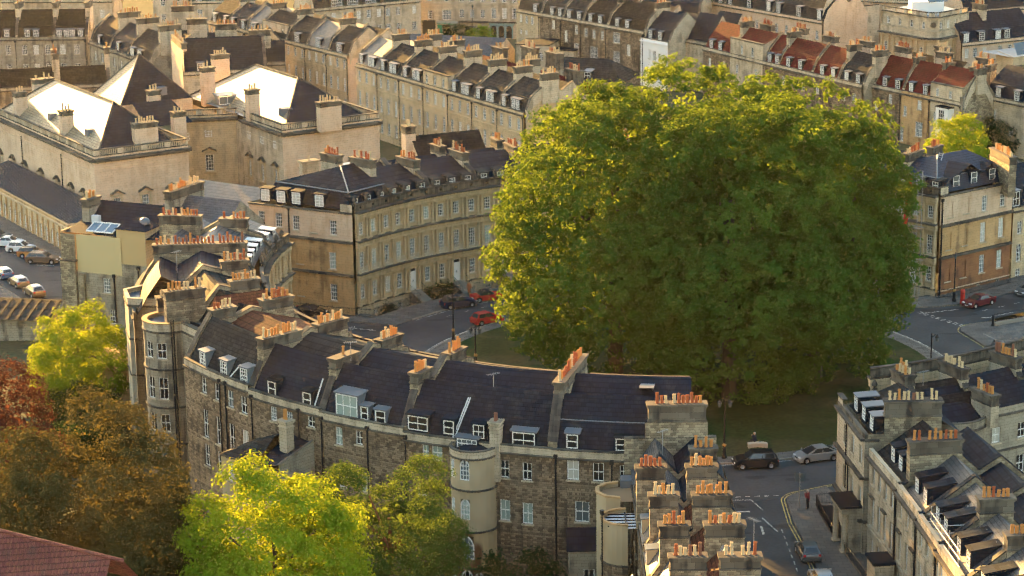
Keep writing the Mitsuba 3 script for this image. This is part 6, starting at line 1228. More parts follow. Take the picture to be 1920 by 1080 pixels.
# ------------------------------------------------------------------ trees and shrubs
def sphere_dirs(n, r):
    k = np.arange(n) + .5; z = 1 - 2 * k / n; a = PI * (1 + 5 ** .5) * k
    d = np.c_[np.sqrt(1 - z * z) * np.cos(a), np.sqrt(1 - z * z) * np.sin(a), z] + r.normal(0, .10, (n, 3))
    return d / np.linalg.norm(d, axis=1, keepdims=True)
def leaves(P, N, size, r):
    """One small bent leaf spray at each point P, facing roughly N."""
    n = len(P); N = N + r.normal(0, .55, (n, 3)); N /= np.linalg.norm(N, axis=1, keepdims=True)
    A = np.cross(N, r.normal(0, 1, (n, 3))); A /= np.linalg.norm(A, axis=1, keepdims=True) + 1e-9; B = np.cross(N, A)
    s = (size * r.uniform(.65, 1.3, n))[:, None]
    V = np.stack([P - A * s * .55, P + B * s * .42 + N * s * .12, P + A * s * .6, P - B * s * .42 + N * s * .12], 1).reshape(-1, 3)
    i = np.arange(n)[:, None] * 4
    return V, np.concatenate([i + [0, 1, 2], i + [0, 2, 3]])
def crown(c, ax, nl, lr, nleaf, leaf, seed, p=2.4, inner=900, cut=-.95, rough=.10, clump=.34):
    """Leaves on the skins of many overlapping boughs spread over a squarish egg: ax = (x, y, up, down)."""
    r = np.random.default_rng(seed); c = np.asarray(c, float)
    D = sphere_dirs(nl, r); D = D[D[:, 2] > cut]
    A = np.where(D[:, 2:] > 0, [[ax[0], ax[1], ax[2]]], [[ax[0], ax[1], ax[3]]])
    t = (np.abs(D / A) ** p).sum(1) ** (-1 / p)
    t *= 1 + rough * r.normal(0, 1, len(D))
    L = c + D * t[:, None] * .88; R = lr * r.uniform(.65, 1.35, len(D))
    per = np.maximum(1, (nleaf * R ** 2 / (R ** 2).sum()).astype(int)); Ps, Ns = [], []
    for l, rad, d, n in zip(L, R, D, per):
        k = max(5, int(n / 26)); q = r.normal(0, 1, (k, 3)); q /= np.linalg.norm(q, axis=1, keepdims=True); q = q + d * .55 + [0, 0, .35]; q /= np.linalg.norm(q, axis=1, keepdims=True)
        cc = l + q * (rad * r.uniform(.72, 1.12, k))[:, None] * [1, 1, .85]
        j = r.integers(0, k, n); off = r.normal(0, 1, (n, 3)) * clump * [1, 1, .75]
        Ps.append(cc[j] + off); Ns.append(q[j] * .8 + d * .4 + off * .5 + [0, 0, .45])
    V, F = leaves(np.vstack(Ps), np.vstack(Ns), leaf, r)
    if inner:
        q = sphere_dirs(inner, r); a = np.where(q[:, 2:] > 0, [[ax[0], ax[1], ax[2]]], [[ax[0], ax[1], ax[3]]]); t = (np.abs(q / a) ** p).sum(1) ** (-1 / p)
        V2, F2 = leaves(c + q * t[:, None] * r.uniform(.45, .7, (inner, 1)), q, min(.9, ax[0] * .08), r); F = np.vstack([F, F2 + len(V)]); V = np.vstack([V, V2])
    return V, F
def trunk(k, base, top, r0, bsdf='bark', limbs=(), lean=0.0):
    m = MB(); b, t = np.asarray(base, float), np.asarray(top, float)
    ring = lambda c, r: c
    pts = [b + (t - b) * s + [lean * math.sin(s * 3), 0, 0] for s in np.linspace(0, 1, 6)]
    for i, (a, q) in enumerate(zip(pts, pts[1:])): m.bar(a, q, r0 * (1 - .13 * i), 8)
    put(k + '__trunk', m.mesh(), bsdf)
    for e in limbs:
        m = MB(); s, e = b + (t - b) * e[0], np.asarray(e[1:], float); mid = (s + e) / 2 + [0, 0, .6]
        m.bar(s, mid, r0 * .42, 6); m.bar(mid, e, r0 * .28, 6); put(key(k + '__limb'), m.mesh(), bsdf)
def tree(name, label, c, ax, nl, lr, nleaf, leaf, mat_, seed, ground, r0=.4, group=None, bark='bark', cat='tree', limbs=3, **kw):
    k = key(name); tag(k, label, cat, group); c = np.asarray(c, float)
    put(k + '__crown', crown(c, ax, nl, lr, nleaf, leaf, seed, **kw), mat_)
    if r0:
        r = random.Random(seed); L = [(.75, c[0] + ax[0] * .6 * math.cos(a), c[1] + ax[1] * .6 * math.sin(a), c[2] + ax[2] * r.uniform(.1, .5)) for a in (r.uniform(0, 2) + i * 2 * PI / max(1, limbs) for i in range(limbs))]
        trunk(k, (c[0], c[1], ground), (c[0], c[1], c[2] + ax[2] * .35), r0, bark, L)
    return k
PG = 'the great plane trees on the green'
PK = dict(p=2.7, inner=2600, rough=.065, clump=.28)
tree('plane_tree', 'great plane tree of the green whose crown edge glows yellow at far left', (-7.2, -2.8, 16.3), (10.2, 11.4, 14.0, 14.6), 125, 2.8, 125000, .30, 'leaf_plane', 1, .1, .8, PG, **PK)
tree('plane_tree', 'great plane tree of the green that hangs lowest, towards the camera', (4.2, -8.5, 15.5), (9.2, 10.4, 15.2, 15.6), 120, 2.8, 125000, .30, 'leaf_plane', 2, .1, .8, PG, **{**PK, 'p': 3.0})
tree('plane_tree', 'great plane tree of the green at the right, past the dark valley in the crowns', (13.9, -1.8, 14.4), (7.9, 10.2, 13.8, 14.6), 105, 2.6, 110000, .30, 'leaf_plane', 3, .1, .8, PG, **{**PK, 'p': 3.0})
tree('plane_tree', 'great plane tree of the green behind, its top the highest of all', (0.5, 6.5, 17.6), (12, 9.5, 14.6, 14.5), 100, 2.8, 70000, .34, 'leaf_plane', 4, .1, .8, PG, **PK)
tree('plane_tree', 'great plane tree of the green at the back right, mostly behind the others', (12.4, 9.6, 15.6), (8.8, 7.5, 13.6, 12), 70, 2.6, 36000, .34, 'leaf_plane', 5, .1, .7, PG, **PK)
tree('chestnut_tree', 'big brown-green chestnut tree with orange leaves along its upper right edge', (-49.6, -75, 9.5), (7.3, 6.5, 11.2, 9.5), 130, 1.75, 95000, .23, 'leaf_chestnut', 11, -3, .5, None, p=2.2, inner=1500, rough=.07, clump=.3)
tree('copper_beech', 'dark copper-red tree at the left edge', (-66.5, -40, 6.0), (7.4, 6, 8.6, 8), 100, 1.5, 50000, .22, 'leaf_copper', 12, -3, .45, None, inner=900, clump=.3)
tree('lime_tree', 'bright lime green tree at the bottom, glowing in the sun', (-35.4, -80, 9.5), (5.7, 5.2, 8.6, 10), 120, 1.35, 80000, .21, 'leaf_lime', 13, -3, .32, None, p=2.2, inner=900, rough=.08, clump=.3)
tree('gum_tree', 'olive green tree with rounded leaf domes and bare reddish branches, beside the lime tree', (-27.6, -70, 7.4), (4.6, 4.4, 8.4, 9), 40, 1.7, 75000, .15, 'leaf_olive', 14, -3, .3, None, 'bark_red', p=2.3, inner=300, rough=.06, clump=.22, limbs=7)
tree('yellow_tree', 'yellow-leaved tree above the garden at the left, its lower part green', (-63.8, -1.5, 2.4), (4.6, 4.2, 6.0, 5.5), 90, 1.15, 36000, .21, 'leaf_lime', 15, -3, .25, None, inner=600, clump=.28)
tree('yew_tree', 'dark green yew below the yellow tree', (-62.5, -8.5, -1.2), (4.4, 2.6, 3.4, 2.5), 50, 1.0, 9000, .24, 'leaf_dark', 16, -3, .2, None, inner=300)
tree('small_tree', 'small dark green tree at the foot of the gothic tower, bottom edge', (-17.8, -64.6, .2), (3.3, 2.8, 6.0, 4), 60, 1.0, 15000, .22, 'leaf_dark', 17, -3, .18, None, p=1.7, inner=400)
tree('round_tree', 'small round yellow-green tree right of the great trees, before the red roofs', (46.9, 95, 4.0), (4.0, 3.8, 5.0, 4), 80, 1.0, 20000, .26, 'leaf_lime', 18, 0, .25, None, inner=500, p=2.1, rough=.06)
for i, (c, ax, n, mt, lb) in enumerate((((-44.5, -66, 1.2), (2.9, 2.6, 2.9, 4), 9000, 'leaf_dark', 'dark clipped shrub between the chestnut and the lime tree'), ((-45.6, -71, 3.2), (2.2, 2, 2.0, 4), 6500, 'leaf_olive', 'yellow-green shrub beneath the dark clipped one'), ((-47.0, -57.0, 0), (2.6, 1.6, 5.2, 3), 9000, 'leaf_dark', 'dark ivy thicket climbing at the foot of the brown rear wall'),
        ((-39.5, -62, -.5), (3.5, 2.2, 2.6, 3), 8000, 'leaf_dark', 'dark low shrubs at the back wall behind the lime tree'), ((-46.5, -82, 4), (2.2, 2, 2.6, 4), 6500, 'leaf_olive', 'mixed shrub low at the right foot of the chestnut tree'), ((56.2, 111.5, 2.0), (3.0, 2, 4.0, 3), 7000, 'leaf_dark', 'dark shrub against the foot of the rubble gable'),
        ((-29, 232, .8), (2.8, 1.4, 1.6, 1), 2600, 'leaf_dark', 'green shrub in front of the green shop'), ((-23.5, 231, .9), (2.2, 1.2, 1.6, 1), 2200, 'leaf_lime', 'yellow-green shrub in front of the grey shop'), ((-9.5, 62, 12), (3.4, 2.5, 4.5, 6), 9000, 'leaf_olive', 'brownish tree top just left of the great crown, before the long terrace'),
        ((-36.5, 51.5, 10.2), (1.6, .8, 1.0, .8), 1800, 'leaf_lime', 'bright potted shrub on the roof terrace, right of the stack'), ((-39.4, 49.8, 10.2), (1.2, .8, 1.0, .8), 1500, 'leaf_lime', 'bright potted shrub on the roof terrace, left of the stack'), ((-27.2, 34.6, -.2), (2.0, 1.0, 1.6, 1.6), 3500, 'leaf_dark', 'dark climbing plant on the steps of the far crescent'), ((-32.5, 28.8, -.9), (.7, .6, .9, .8), 900, 'leaf_dark', 'small potted bush in the sunken area'), ((3, 200, 2.2), (2.5, 2, 2, 2), 2600, 'leaf_olive', 'pale bush at the foot of the dark backed terrace'))):
    k = key('shrub'); tag(k, lb, 'shrub'); put(k, crown(c, ax, max(14, int(n / 250)), .85 * min(1.2, ax[0] / 2.6 + .3), n, .24, 40 + i, inner=150), mt)
k = key('hedge'); tag(k, 'dark green hedge behind the copper tree, left of the canted bay', 'hedge')
r = np.random.default_rng(77); n = 9000; P_ = np.c_[r.uniform(-63.5, -57, n), r.uniform(-22, -18, n), r.uniform(-3, 1.6, n)]; put(k, leaves(P_, np.tile([[0, -.5, .8]], (n, 1)), .26, r), 'leaf_dark')
# red pantiled roof in the bottom left corner: each tile row is a rounded roll
k = key('red_roof_house'); tag(k, 'house with a red pantiled roof in the bottom left corner', 'house')
RA, RB = np.array([-55.5, -92.0, 18.9]), np.array([-45.0, -92.8, 16.3])
u = (RB - RA) / np.linalg.norm(RB - RA); dn = np.array([-.12, -.62, -.62]); dn /= np.linalg.norm(dn); nn = np.cross(u, dn); nn = nn if nn[2] > 0 else -nn
m = MB()
for i in range(46):
    a = RA + u * (-1 + i * .26)
    for j in range(15):
        p = a + dn * (j * .36) + nn * (.02 * (j % 2)); s = [p + u * x + nn * h for x, h in ((0, 0), (.06, .055), (.14, .055), (.2, 0), (.26, -.01))]
        e = [q + dn * .37 + nn * .03 for q in s]; m.quads([[s[q], s[q + 1], e[q + 1], e[q]] for q in range(4)])
tag(put(k + '__tile', m.mesh(), 'tile_clay'), kind='stuff')
m = MB(); m.bar(RA - u + nn * .08, RB + u + nn * .08, .14, 6); put(k + '__ridge_tile', m.mesh(), 'tile_clay')
m = MB(); q0 = RA + u * 2.9; m.bar(q0 + nn * .08, q0 + dn * 6 + nn * .08 - u * 1.2, .1, 6); put(k + '__hip_tile', m.mesh(), 'tile_clay')
b2 = np.array([.1, .8, -.6]); m = MB(); m.quads([[RA - u, RB + u, RB + u + b2 * 5, RA - u + b2 * 5]]); put(k + '__back_roof', m.mesh(), 'tile_clay')
m = MB(); lo = RA + dn * 5.3; m.box(-57, -43, -97, -89, -3, 11); put(k + '__wall', m.mesh(), 'ashlar_grey')
# ------------------------------------------------------------------ cars, people, lamps and other street things
from shapely.geometry import Polygon, Point
import manifold3d as m3
for nm, c, mt in (('car_red', (.42, .012, .014), 0), ('car_navy', (.012, .02, .05), 0), ('car_black', (.010, .010, .012), 0), ('car_silver', (.42, .42, .40), .5), ('car_white', (.68, .66, .62), 0), ('car_orange', (.48, .19, .05), .2), ('car_bronze', (.14, .10, .07), .4), ('car_gold', (.26, .19, .11), .5), ('car_blue', (.05, .11, .20), .2), ('car_maroon', (.10, .012, .016), 0), ('car_grey', (.09, .10, .10), .3)):
    mat(nm, c, 0.28, 0.5, mt, clearcoat=0.8, clearcoat_gloss=0.9)
mat('tyre', (.015, .015, .016), 0.8); mat('rim', (.45, .45, .46), 0.3, 0.5, 0.8); mat('car_glass', (.02, .025, .03), 0.03, 0.7); mat('lamp_clear', (.75, .75, .72), 0.15, 0.6); mat('lamp_red', (.50, .015, .012), 0.2, 0.6); mat('plate_yellow', (.72, .50, .04), 0.5); mat('plate_white', (.75, .75, .72), 0.5); mat('car_trim', (.02, .02, .022), 0.6); mat('soft_top', (.02, .02, .022), 0.85)
mat('skin', (.50, .30, .20), 0.6); mat('cloth_red', (.22, .03, .035), 0.85); mat('cloth_dark', (.02, .021, .026), 0.85); mat('cloth_orange', (.42, .15, .06), 0.85); mat('cloth_navy', (.018, .022, .04), 0.85); mat('hair_grey', (.45, .42, .38), 0.8); mat('hair_dark', (.04, .028, .02), 0.8); mat('bench_stone', (.50, .42, .30), 0.8); mat('sign_grey', (.11, .125, .125), 0.5); mat('orange_collar', (.50, .26, .07), 0.4, 0.5, 0.4)
CT = {  # length, width, height, bonnet length, boot length, windscreen run, back window run, bonnet height, belt
    'hatch': (3.7, 1.62, 1.45, .95, .12, .75, .40, .86, .90), 'estate': (4.3, 1.68, 1.44, 1.15, .10, .75, .45, .86, .92), 'suv': (4.2, 1.75, 1.62, 1.1, .10, .65, .35, 1.0, 1.06), 'saloon': (4.2, 1.66, 1.38, 1.15, .70, .75, .65, .84, .88), 'hybrid': (4.25, 1.68, 1.44, .75, .15, 1.15, 1.15, .86, .92), 'soft': (4.0, 1.68, 1.34, 1.2, .75, .70, .55, .82, .86), 'mini': (3.55, 1.6, 1.38, .95, .10, .55, .28, .86, .90)}
def car(label, x, y, head, kind, paint, roofm=None, group=None, z=0.0):
    k = key('parked_car' if group else 'car'); tag(k, label, 'car', group)
    L, W, Hh, bl, bt, ws, bw, hb, belt = CT[kind]; M = np.eye(4); c, s = math.cos(math.radians(head)), math.sin(math.radians(head)); M[:3, :3] = [[c, -s, 0], [s, c, 0], [0, 0, 1]]; M[:3, 3] = [x, y, z]
    f = lambda v: np.asarray(v, float) @ M[:3, :3].T + M[:3, 3]
    a = L / 2; wr = .31 if kind != 'suv' else .35; wx = (a - .75, -a + .72)
    out = Polygon([(-a + .03, .3), (-a, .5), (-a + .02, .72), (-a + bt * .3 + .05, belt - .03), (-a + bt + .25, belt), (a - bl, belt), (a - bl * .6, hb), (a - .25, hb - .12), (a - .04, .58), (a, .45), (a - .05, .22), (-a + .1, .22)]).buffer(.03)
    for q in wx: out = out.difference(Point(q, wr).buffer(wr + .05))
    def slab(poly, w0, w1):
        g = max(getattr(poly, 'geoms', [poly]), key=lambda q: q.area); e = trimesh.creation.extrude_polygon(g, w1 - w0, engine='earcut'); v = e.vertices; return np.c_[v[:, 0], v[:, 2] + w0, v[:, 1]], e.faces
    m = MB()
    for poly, w0, w1 in ((out, -W / 2 + .1, W / 2 - .1), (out.buffer(-.03), -W / 2 + .03, W / 2 - .03), (out.buffer(-.07), -W / 2, W / 2)):
        v, fc = slab(poly, w0, w1); m.add(f(v), fc)
    put(k + '__body', m.mesh(), paint, 35)
    for q in wx: pass
    x0, x1, x2, x3 = -a + bt + .06, -a + bt + bw, a - bl - ws, a - bl; y0, y1 = W / 2 - .06, W / 2 - .24; zt = Hh - .05
    cab = np.array([(x0, -y0, belt - .02), (x3, -y0, belt - .02), (x3, y0, belt - .02), (x0, y0, belt - .02), (x1, -y1, zt), (x2, -y1, zt), (x2, y1, zt), (x1, y1, zt), (x1 + .12, -y1 + .14, Hh), (x2 - .15, -y1 + .14, Hh), (x2 - .15, y1 - .14, Hh), (x1 + .12, y1 - .14, Hh)])
    m = MB(); m.add(f(cab), [[0, 1, 5], [0, 5, 4], [2, 3, 7], [2, 7, 6], [1, 2, 6], [1, 6, 5], [3, 0, 4], [3, 4, 7], [8, 9, 10], [8, 10, 11], [4, 5, 9], [4, 9, 8], [5, 6, 10], [5, 10, 9], [6, 7, 11], [6, 11, 10], [7, 4, 8], [7, 8, 11]])
    put(k + '__roof', m.mesh(), roofm or paint, 50)
    def pane(name, p, inset, off):
        p = np.array(p, float); ctr = p.mean(0); q = ctr + (p - ctr) * inset; n_ = np.cross(q[1] - q[0], q[2] - q[0]); n_ /= np.linalg.norm(n_); n_ = n_ if n_ @ (ctr - [0, 0, .5]) > 0 else -n_
        mm = MB(); mm.quads([f(q + n_ * off)]); put(key(k + name), mm.mesh(), 'car_glass')
    pane('__windscreen', [cab[1], cab[2], cab[6], cab[5]], np.array([.9, .86, .86]), .015); pane('__rear_window', [cab[3], cab[0], cab[4], cab[7]], np.array([.8, .8, .72]), .015)
    for sgn in (0, 1):
        b0, b1, t1, t0 = (cab[0], cab[1], cab[5], cab[4]) if sgn == 0 else (cab[3], cab[2], cab[6], cab[7])
        for u0, u1 in ((.1, .47), (.52, .9)):
            bl_, tl_ = b0 + (b1 - b0) * u0, t0 + (t1 - t0) * max(.03, (u0 - .1) * 1.15); br_, tr_ = b0 + (b1 - b0) * u1, t0 + (t1 - t0) * min(.97, u1 * 1.05)
            pane('__side_window', [bl_ + (tl_ - bl_) * .14, br_ + (tr_ - br_) * .14, bl_ * 0 + br_ + (tr_ - br_) * .88, bl_ + (tl_ - bl_) * .88], 1.0, .014)
    for q in wx:
        for sy in (-1, 1):
            rot = lambda v, q=q, sy=sy: f(np.c_[v[:, 0] + q, sy * (W / 2 - .2 + v[:, 2]), v[:, 1] + wr])
            t_ = MB(); t_.lathe([(wr * .6, .19), (wr * .93, .2), (wr, .16), (wr, .02), (wr * .9, 0), (0, 0)], 16, rot); w_ = key(k + '__wheel'); put(w_, t_.mesh(), 'tyre', 40)
            r_ = MB(); r_.lathe([(wr * .62, .17), (wr * .58, .205), (wr * .5, .17), (wr * .2, .15), (wr * .16, .195), (0, .2)], 10, rot); put(w_ + '__rim', r_.mesh(), 'rim')
    def bx(name, mt, *b): mm = MB(); mm.box(*b, f); put(key(k + name), mm.mesh(), mt)
    for sy in (-1, 1):
        yy = sorted((sy * (W / 2 - .10), sy * (W / 2 - .48))); bx('__headlight', 'lamp_clear', a - .17, a - .015, *yy, .56, .70)
        yy = sorted((sy * (W / 2 - .06), sy * (W / 2 - .28))); bx('__tail_light', 'lamp_red', -a - .01, -a + .14, *yy, .66, .88)
        yy = sorted((sy * (W / 2 - .02), sy * (W / 2 + .14))); bx('__mirror', paint, a - bl - .3, a - bl - .18, *yy, belt, belt + .14)
    bx('__number_plate', 'plate_yellow', -a - .02, -a + .02, -.26, .26, .46, .58); bx('__number_plate', 'plate_white', a - .02, a + .025, -.26, .26, .36, .47); bx('__bumper', 'car_trim', -a + .0, -a + .06, -W / 2 + .12, W / 2 - .12, .26, .42)
    bx('__grille', 'car_trim', a - .06, a + .012, -.42, .42, .50, .60)
    if kind == 'estate':
        for sy in (-1, 1): bx('__roof_rail', 'rim', x1, x2, sy * y1 - .02, sy * y1 + .02, Hh, Hh + .05)
    return k
CG = 'cars parked nose in beside the arcade'
car('red small hatchback driving on the ring road, near the lawn edge', -20.9, 21.2, 31, 'hatch', 'car_red')
car('red open-top car with its black soft roof up, half behind the tree', -20.9, 31.3, 20, 'soft', 'car_red', 'soft_top')
car('navy estate car with silver roof rails parked by the far pavement', -24.3, 28.4, 26, 'estate', 'car_navy')
car('black car at the side street mouth, below the pink door', -41.7, 25.4, -25, 'saloon', 'car_black')
car('maroon saloon parked by the red pillar box', 36.7, 26.0, 216, 'saloon', 'car_maroon')
car('dark car seen from behind at the right edge of the side street', 43.6, 30.4, 216, 'hatch', 'car_grey')
car('dark car mostly hidden behind the pale pots at the right street corner', 34.9, 5.4, 262, 'hatch', 'car_black')
car('black sport utility car with bright headlights beside the green', 4.7, -29.9, 184, 'suv', 'car_black')
car('silver fastback car parked beside the green near the right corner house', 10.7, -28.2, 199, 'hybrid', 'car_silver')
car('dark grey hatchback parked at the kerb of the near street, tail to camera', 6.75, -53.0, 95, 'hatch', 'car_grey')
car('silver car below the dark hatchback, cut by the bottom edge', 7.15, -59.6, 95, 'hybrid', 'car_silver')
for lb, x, y, h_, kd, pt, rf_ in (('bronze brown hatchback nearest in the angled row by the arcade', -78.0, 52.6, -9, 'estate', 'car_bronze', None), ('orange small car with a black roof in the angled row by the arcade', -80.0, 55.6, -10, 'mini', 'car_orange', 'car_black'), ('white hatchback with dark windows in the angled row by the arcade', -82.0, 58.6, -10, 'hatch', 'car_white', None), ('white saloon, fourth in the angled row by the arcade', -84.2, 61.8, -10, 'saloon', 'car_white', None), ('dark car cut by the left edge, last of the angled row', -86.4, 65.2, -10, 'hatch', 'car_grey', None)): car(lb, x, y, h_, kd, pt, rf_, CG)
CG = 'cars parked along the kerb at the left edge'
for lb, x, y, h_, kd, pt, rf_ in (('gold hatchback with a pale roof nearest the yellow tree, tail to camera', -76.0, 36.4, 122, 'hatch', 'car_gold', 'car_silver'), ('gold small car with a white roof, second along the kerb', -78.8, 41.0, 122, 'mini', 'car_gold', 'car_white'), ('blue small car with a white roof cut by the left edge', -81.6, 45.4, 122, 'mini', 'car_blue', 'car_white')): car(lb, x, y, h_, kd, pt, rf_, CG)
# people: one skin per body, clothing and hair over it
def capsule_body(bones, size, it=6):
    S = lambda p, r: m3.Manifold.sphere(r, 12).translate(tuple(map(float, p)))
    b = m3.Manifold.batch_boolean([m3.Manifold.batch_hull([S(p, r), S(q, s)]) for p, r, q, s in bones], m3.OpType.Add).refine_to_length(size)
    me = b.to_mesh(); t = trimesh.Trimesh(me.vert_properties[:, :3], me.tri_verts, process=True); trimesh.smoothing.filter_taubin(t, iterations=it); return t
def person(label, x, y, z, head, sit, tops, legs, hair, hands_up=False, coat=False):
    k = key('person'); tag(k, label, 'person')
    c, s = math.cos(math.radians(head)), math.sin(math.radians(head)); R = np.array([[c, -s, 0], [s, c, 0], [0, 0, 1]]); hz = .9 if not sit else .5
    f = lambda t: (np.asarray(t.vertices) @ R.T + [x, y, z], np.asarray(t.faces))
    hip, chest, neck, hd = np.array([0, 0, hz]), np.array([.02, 0, hz + .42]), np.array([.02, 0, hz + .56]), np.array([.05, 0, hz + .72])
    J = {}
    for q, sy in (('L', 1), ('R', -1)):
        J['sh' + q] = np.array([.01, sy * .19, hz + .5]); J['el' + q] = np.array([.12 if hands_up else 0, sy * .26, hz + .24]); J['ha' + q] = np.array([.3, sy * .07, hz + .52]) if hands_up else np.array([.12, sy * .26, hz + .02])
        J['hp' + q] = hip + [0, sy * .1, 0]; J['kn' + q] = np.array([.05, sy * .11, .48]) if not sit else np.array([.42, sy * .12, .47]); J['an' + q] = np.array([-.02, sy * .11, .08]) if not sit else np.array([.46, sy * .12, .08])
    bones = [(hip, .13, chest, .14), (chest, .12, neck, .06), (neck, .055, hd - [0, 0, .05], .07), (hd, .1, hd + [.0, 0, .05], .1), (hd + [.06, 0, -.04], .05, hd + [.05, 0, -.08], .045), (hd + [.1, 0, .01], .015, hd + [.115, 0, -.02], .018)]
    for q, sy in (('L', 1), ('R', -1)):
        bones += [(chest + [0, sy * .1, .06], .09, J['sh' + q], .065), (J['sh' + q], .06, J['el' + q], .042), (J['el' + q], .042, J['ha' + q], .03), (J['hp' + q], .1, J['kn' + q], .065), (J['kn' + q], .062, J['an' + q], .042), (J['an' + q], .045, J['an' + q] + [.17, 0, -.035], .035)]
        d = J['ha' + q] - J['el' + q]; d /= np.linalg.norm(d); p0 = J['ha' + q] + d * .05; bones.append((J['ha' + q], .032, p0, .034))
        for i in range(4): e = p0 + np.array([0, (i - 1.5) * .018, 0]); bones.append((e, .011, e + d * (.07 - .008 * abs(i - 1.4)) + [.012, 0, 0], .009))
        bones.append((J['ha' + q] + d * .02, .013, J['ha' + q] + d * .06 + [0, -sy * .045, 0], .010))
        bones.append((hd + [0, sy * .1, 0], .02, hd + [-.01, sy * .105, .03], .018))
    put(k + '__body', f(capsule_body(bones, .03)), 'skin', True)
    tp = [(hip + [0, 0, -.06 if not coat else -.4], .15 if not coat else .2, chest, .16), (chest, .15, neck - [0, 0, .04], .09)] if not sit else [(hip, .155, chest, .165), (chest, .15, neck - [0, 0, .04], .09)]
    lg = []
    for q, sy in (('L', 1), ('R', -1)):
        tp += [(chest + [0, sy * .1, .05], .11, J['sh' + q], .085), (J['sh' + q], .08, J['el' + q], .06), (J['el' + q], .058, J['ha' + q] * .85 + J['el' + q] * .15, .048)]
        lg += [(J['hp' + q], .125, J['kn' + q], .085), (J['kn' + q], .083, J['an' + q], .065), (J['an' + q] + [0, 0, -.03], .05, J['an' + q] + [.18, 0, -.04], .042)]
    put(k + '__top', f(capsule_body(tp, .04)), tops, True); put(k + '__trousers', f(capsule_body(lg, .04)), legs, True)
    put(k + '__hair', f(capsule_body([(hd + [-.025, 0, .05], .105, hd + [-.01, 0, .075], .1)], .04)), hair, True)
person('person in a dark red top and black trousers with hands raised at the street corner', 8.2, -41.6, .12, 150, False, 'cloth_red', 'cloth_dark', 'hair_grey', True)
person('person in a long orange coat on the far pavement beside the navy estate car', -23.1, 33.2, .12, 250, False, 'cloth_orange', 'cloth_dark', 'hair_dark', False, True)
person('person in dark navy clothes sitting on the pale stone bench on the green', 5.3, -24.0, .12, 160, True, 'cloth_navy', 'cloth_dark', 'hair_grey', True)
k = key('stone_bench'); tag(k, 'pale curved stone bench on the dark lawn behind the black car', 'bench')
m = MB()
for a, b in zip(np.linspace(-.5, .5, 7)[:-1], np.linspace(-.5, .5, 7)[1:]):
    P_ = lambda t, r, z: (5.5 + 2.2 * math.sin(t) * .9, -24.35 + 2.2 * (math.cos(t) - 1) + r, z)
    v = [P_(a, -.28, .12), P_(b, -.28, .12), P_(b, .25, .12), P_(a, .25, .12), P_(a, -.32, .55), P_(b, -.32, .55), P_(b, .3, .55), P_(a, .3, .55)]
    m.add(v, [[0, 1, 5], [0, 5, 4], [2, 3, 7], [2, 7, 6], [4, 5, 6], [4, 6, 7], [0, 4, 7], [0, 7, 3], [1, 2, 6], [1, 6, 5]])
put(k, m.mesh(), 'bench_stone')
# lamps
def lamp(label, x, y, h, arms, z=.12, orange_collar=True):
    k = key('street_lamp'); tag(k, label, 'street lamp'); at = lambda v: np.asarray(v) + [x, y, z]
    m = MB(); m.lathe([(.24, 0), (.24, .25), (.17, .35), (.15, .9), (.19, 1.0), (.1, 1.15), (.075, h * .5), (.06, h), (.0, h + .02)], 10, at); put(k + '__post', m.mesh(), 'black_iron', 40)
    if orange_collar: m = MB(); m.lathe([(.1, 1.16), (.2, 1.26), (.2, 1.38), (.1, 1.48)], 10, at); put(k + '__collar', m.mesh(), 'orange_collar', 40)  # orange collar colour stands in for a patch of light
    for dx in arms:
        if dx:
            m = MB(); m.bar(at((0, 0, h - .5)), at((dx * .6, 0, h - .15)), .035, 5); m.bar(at((dx * .6, 0, h - .15)), at((dx, 0, h - .35)), .035, 5); put(key(k + '__bracket'), m.mesh(), 'black_iron')
        hh = h - .9 if dx else h; L_ = key(k + '__lantern'); m = MB(); m.lathe([(.1, hh), (.2, hh + .4), (.2, hh + .42)], 6, lambda v: at(v + [dx, 0, 0])); put(L_, m.mesh(), 'glass_painted_sky'); m = MB(); m.lathe([(.24, hh + .4), (.2, hh + .5), (.06, hh + .64), (.04, hh + .75), (0, hh + .76)], 6, lambda v: at(v + [dx, 0, 0])); put(L_ + '__cap', m.mesh(), 'black_iron')
lamp('black lamp post with two lanterns at the lawn edge, left of the tree', -24.6, 13.6, 5.6, (-.55, .55))
lamp('lamp on the lawn of which only the twin lanterns show above the near roofs', -22.0, 3.6, 4.6, (-.45, .45))
lamp('black lamp post with an orange collar in the shade by the inner pavement', 2.0, -27.6, 6.0, (-.5, .5))
lamp('tall black lamp post before the rust brown side wall', 34.1, 27.6, 5.2, (0,))
lamp('lamp post with one bent bracket on the right inner pavement', 26.3, -1.0, 4.4, (.6,), orange_collar=False)
lamp('lamp post in front of the pale block with the green shop', -25.2, 231.5, 6.5, (0,), 0)
k = key('pillar_box'); tag(k, 'red pillar post box on the pavement before the rust brown wall', 'post box'); m = MB(); m.lathe([(.3, .12), (.3, .3), (.26, .34), (.26, 1.5), (.3, 1.55), (.3, 1.65), (.22, 1.78), (0, 1.84)], 14, lambda v: v + [34.9, 26.6, 0]); put(k + '__body', m.mesh(), 'red_paint', 40); m = MB(); m.box(34.78, 35.02, 26.32, 26.36, 1.35, 1.41); put(k + '__slot', m.mesh(), 'black_iron')
k = key('traffic_sign'); tag(k, 'square grey sign seen from the back on a thin pole at the near corner', 'sign'); m = MB(); m.bar((7.4, -41.9, .12), (7.4, -41.9, 3.6), .04, 6); put(k + '__pole', m.mesh(), 'metal_grey'); m = MB(); m.box(6.95, 7.85, -41.86, -41.83, 2.75, 3.55); put(k + '__panel', m.mesh(), 'sign_grey')
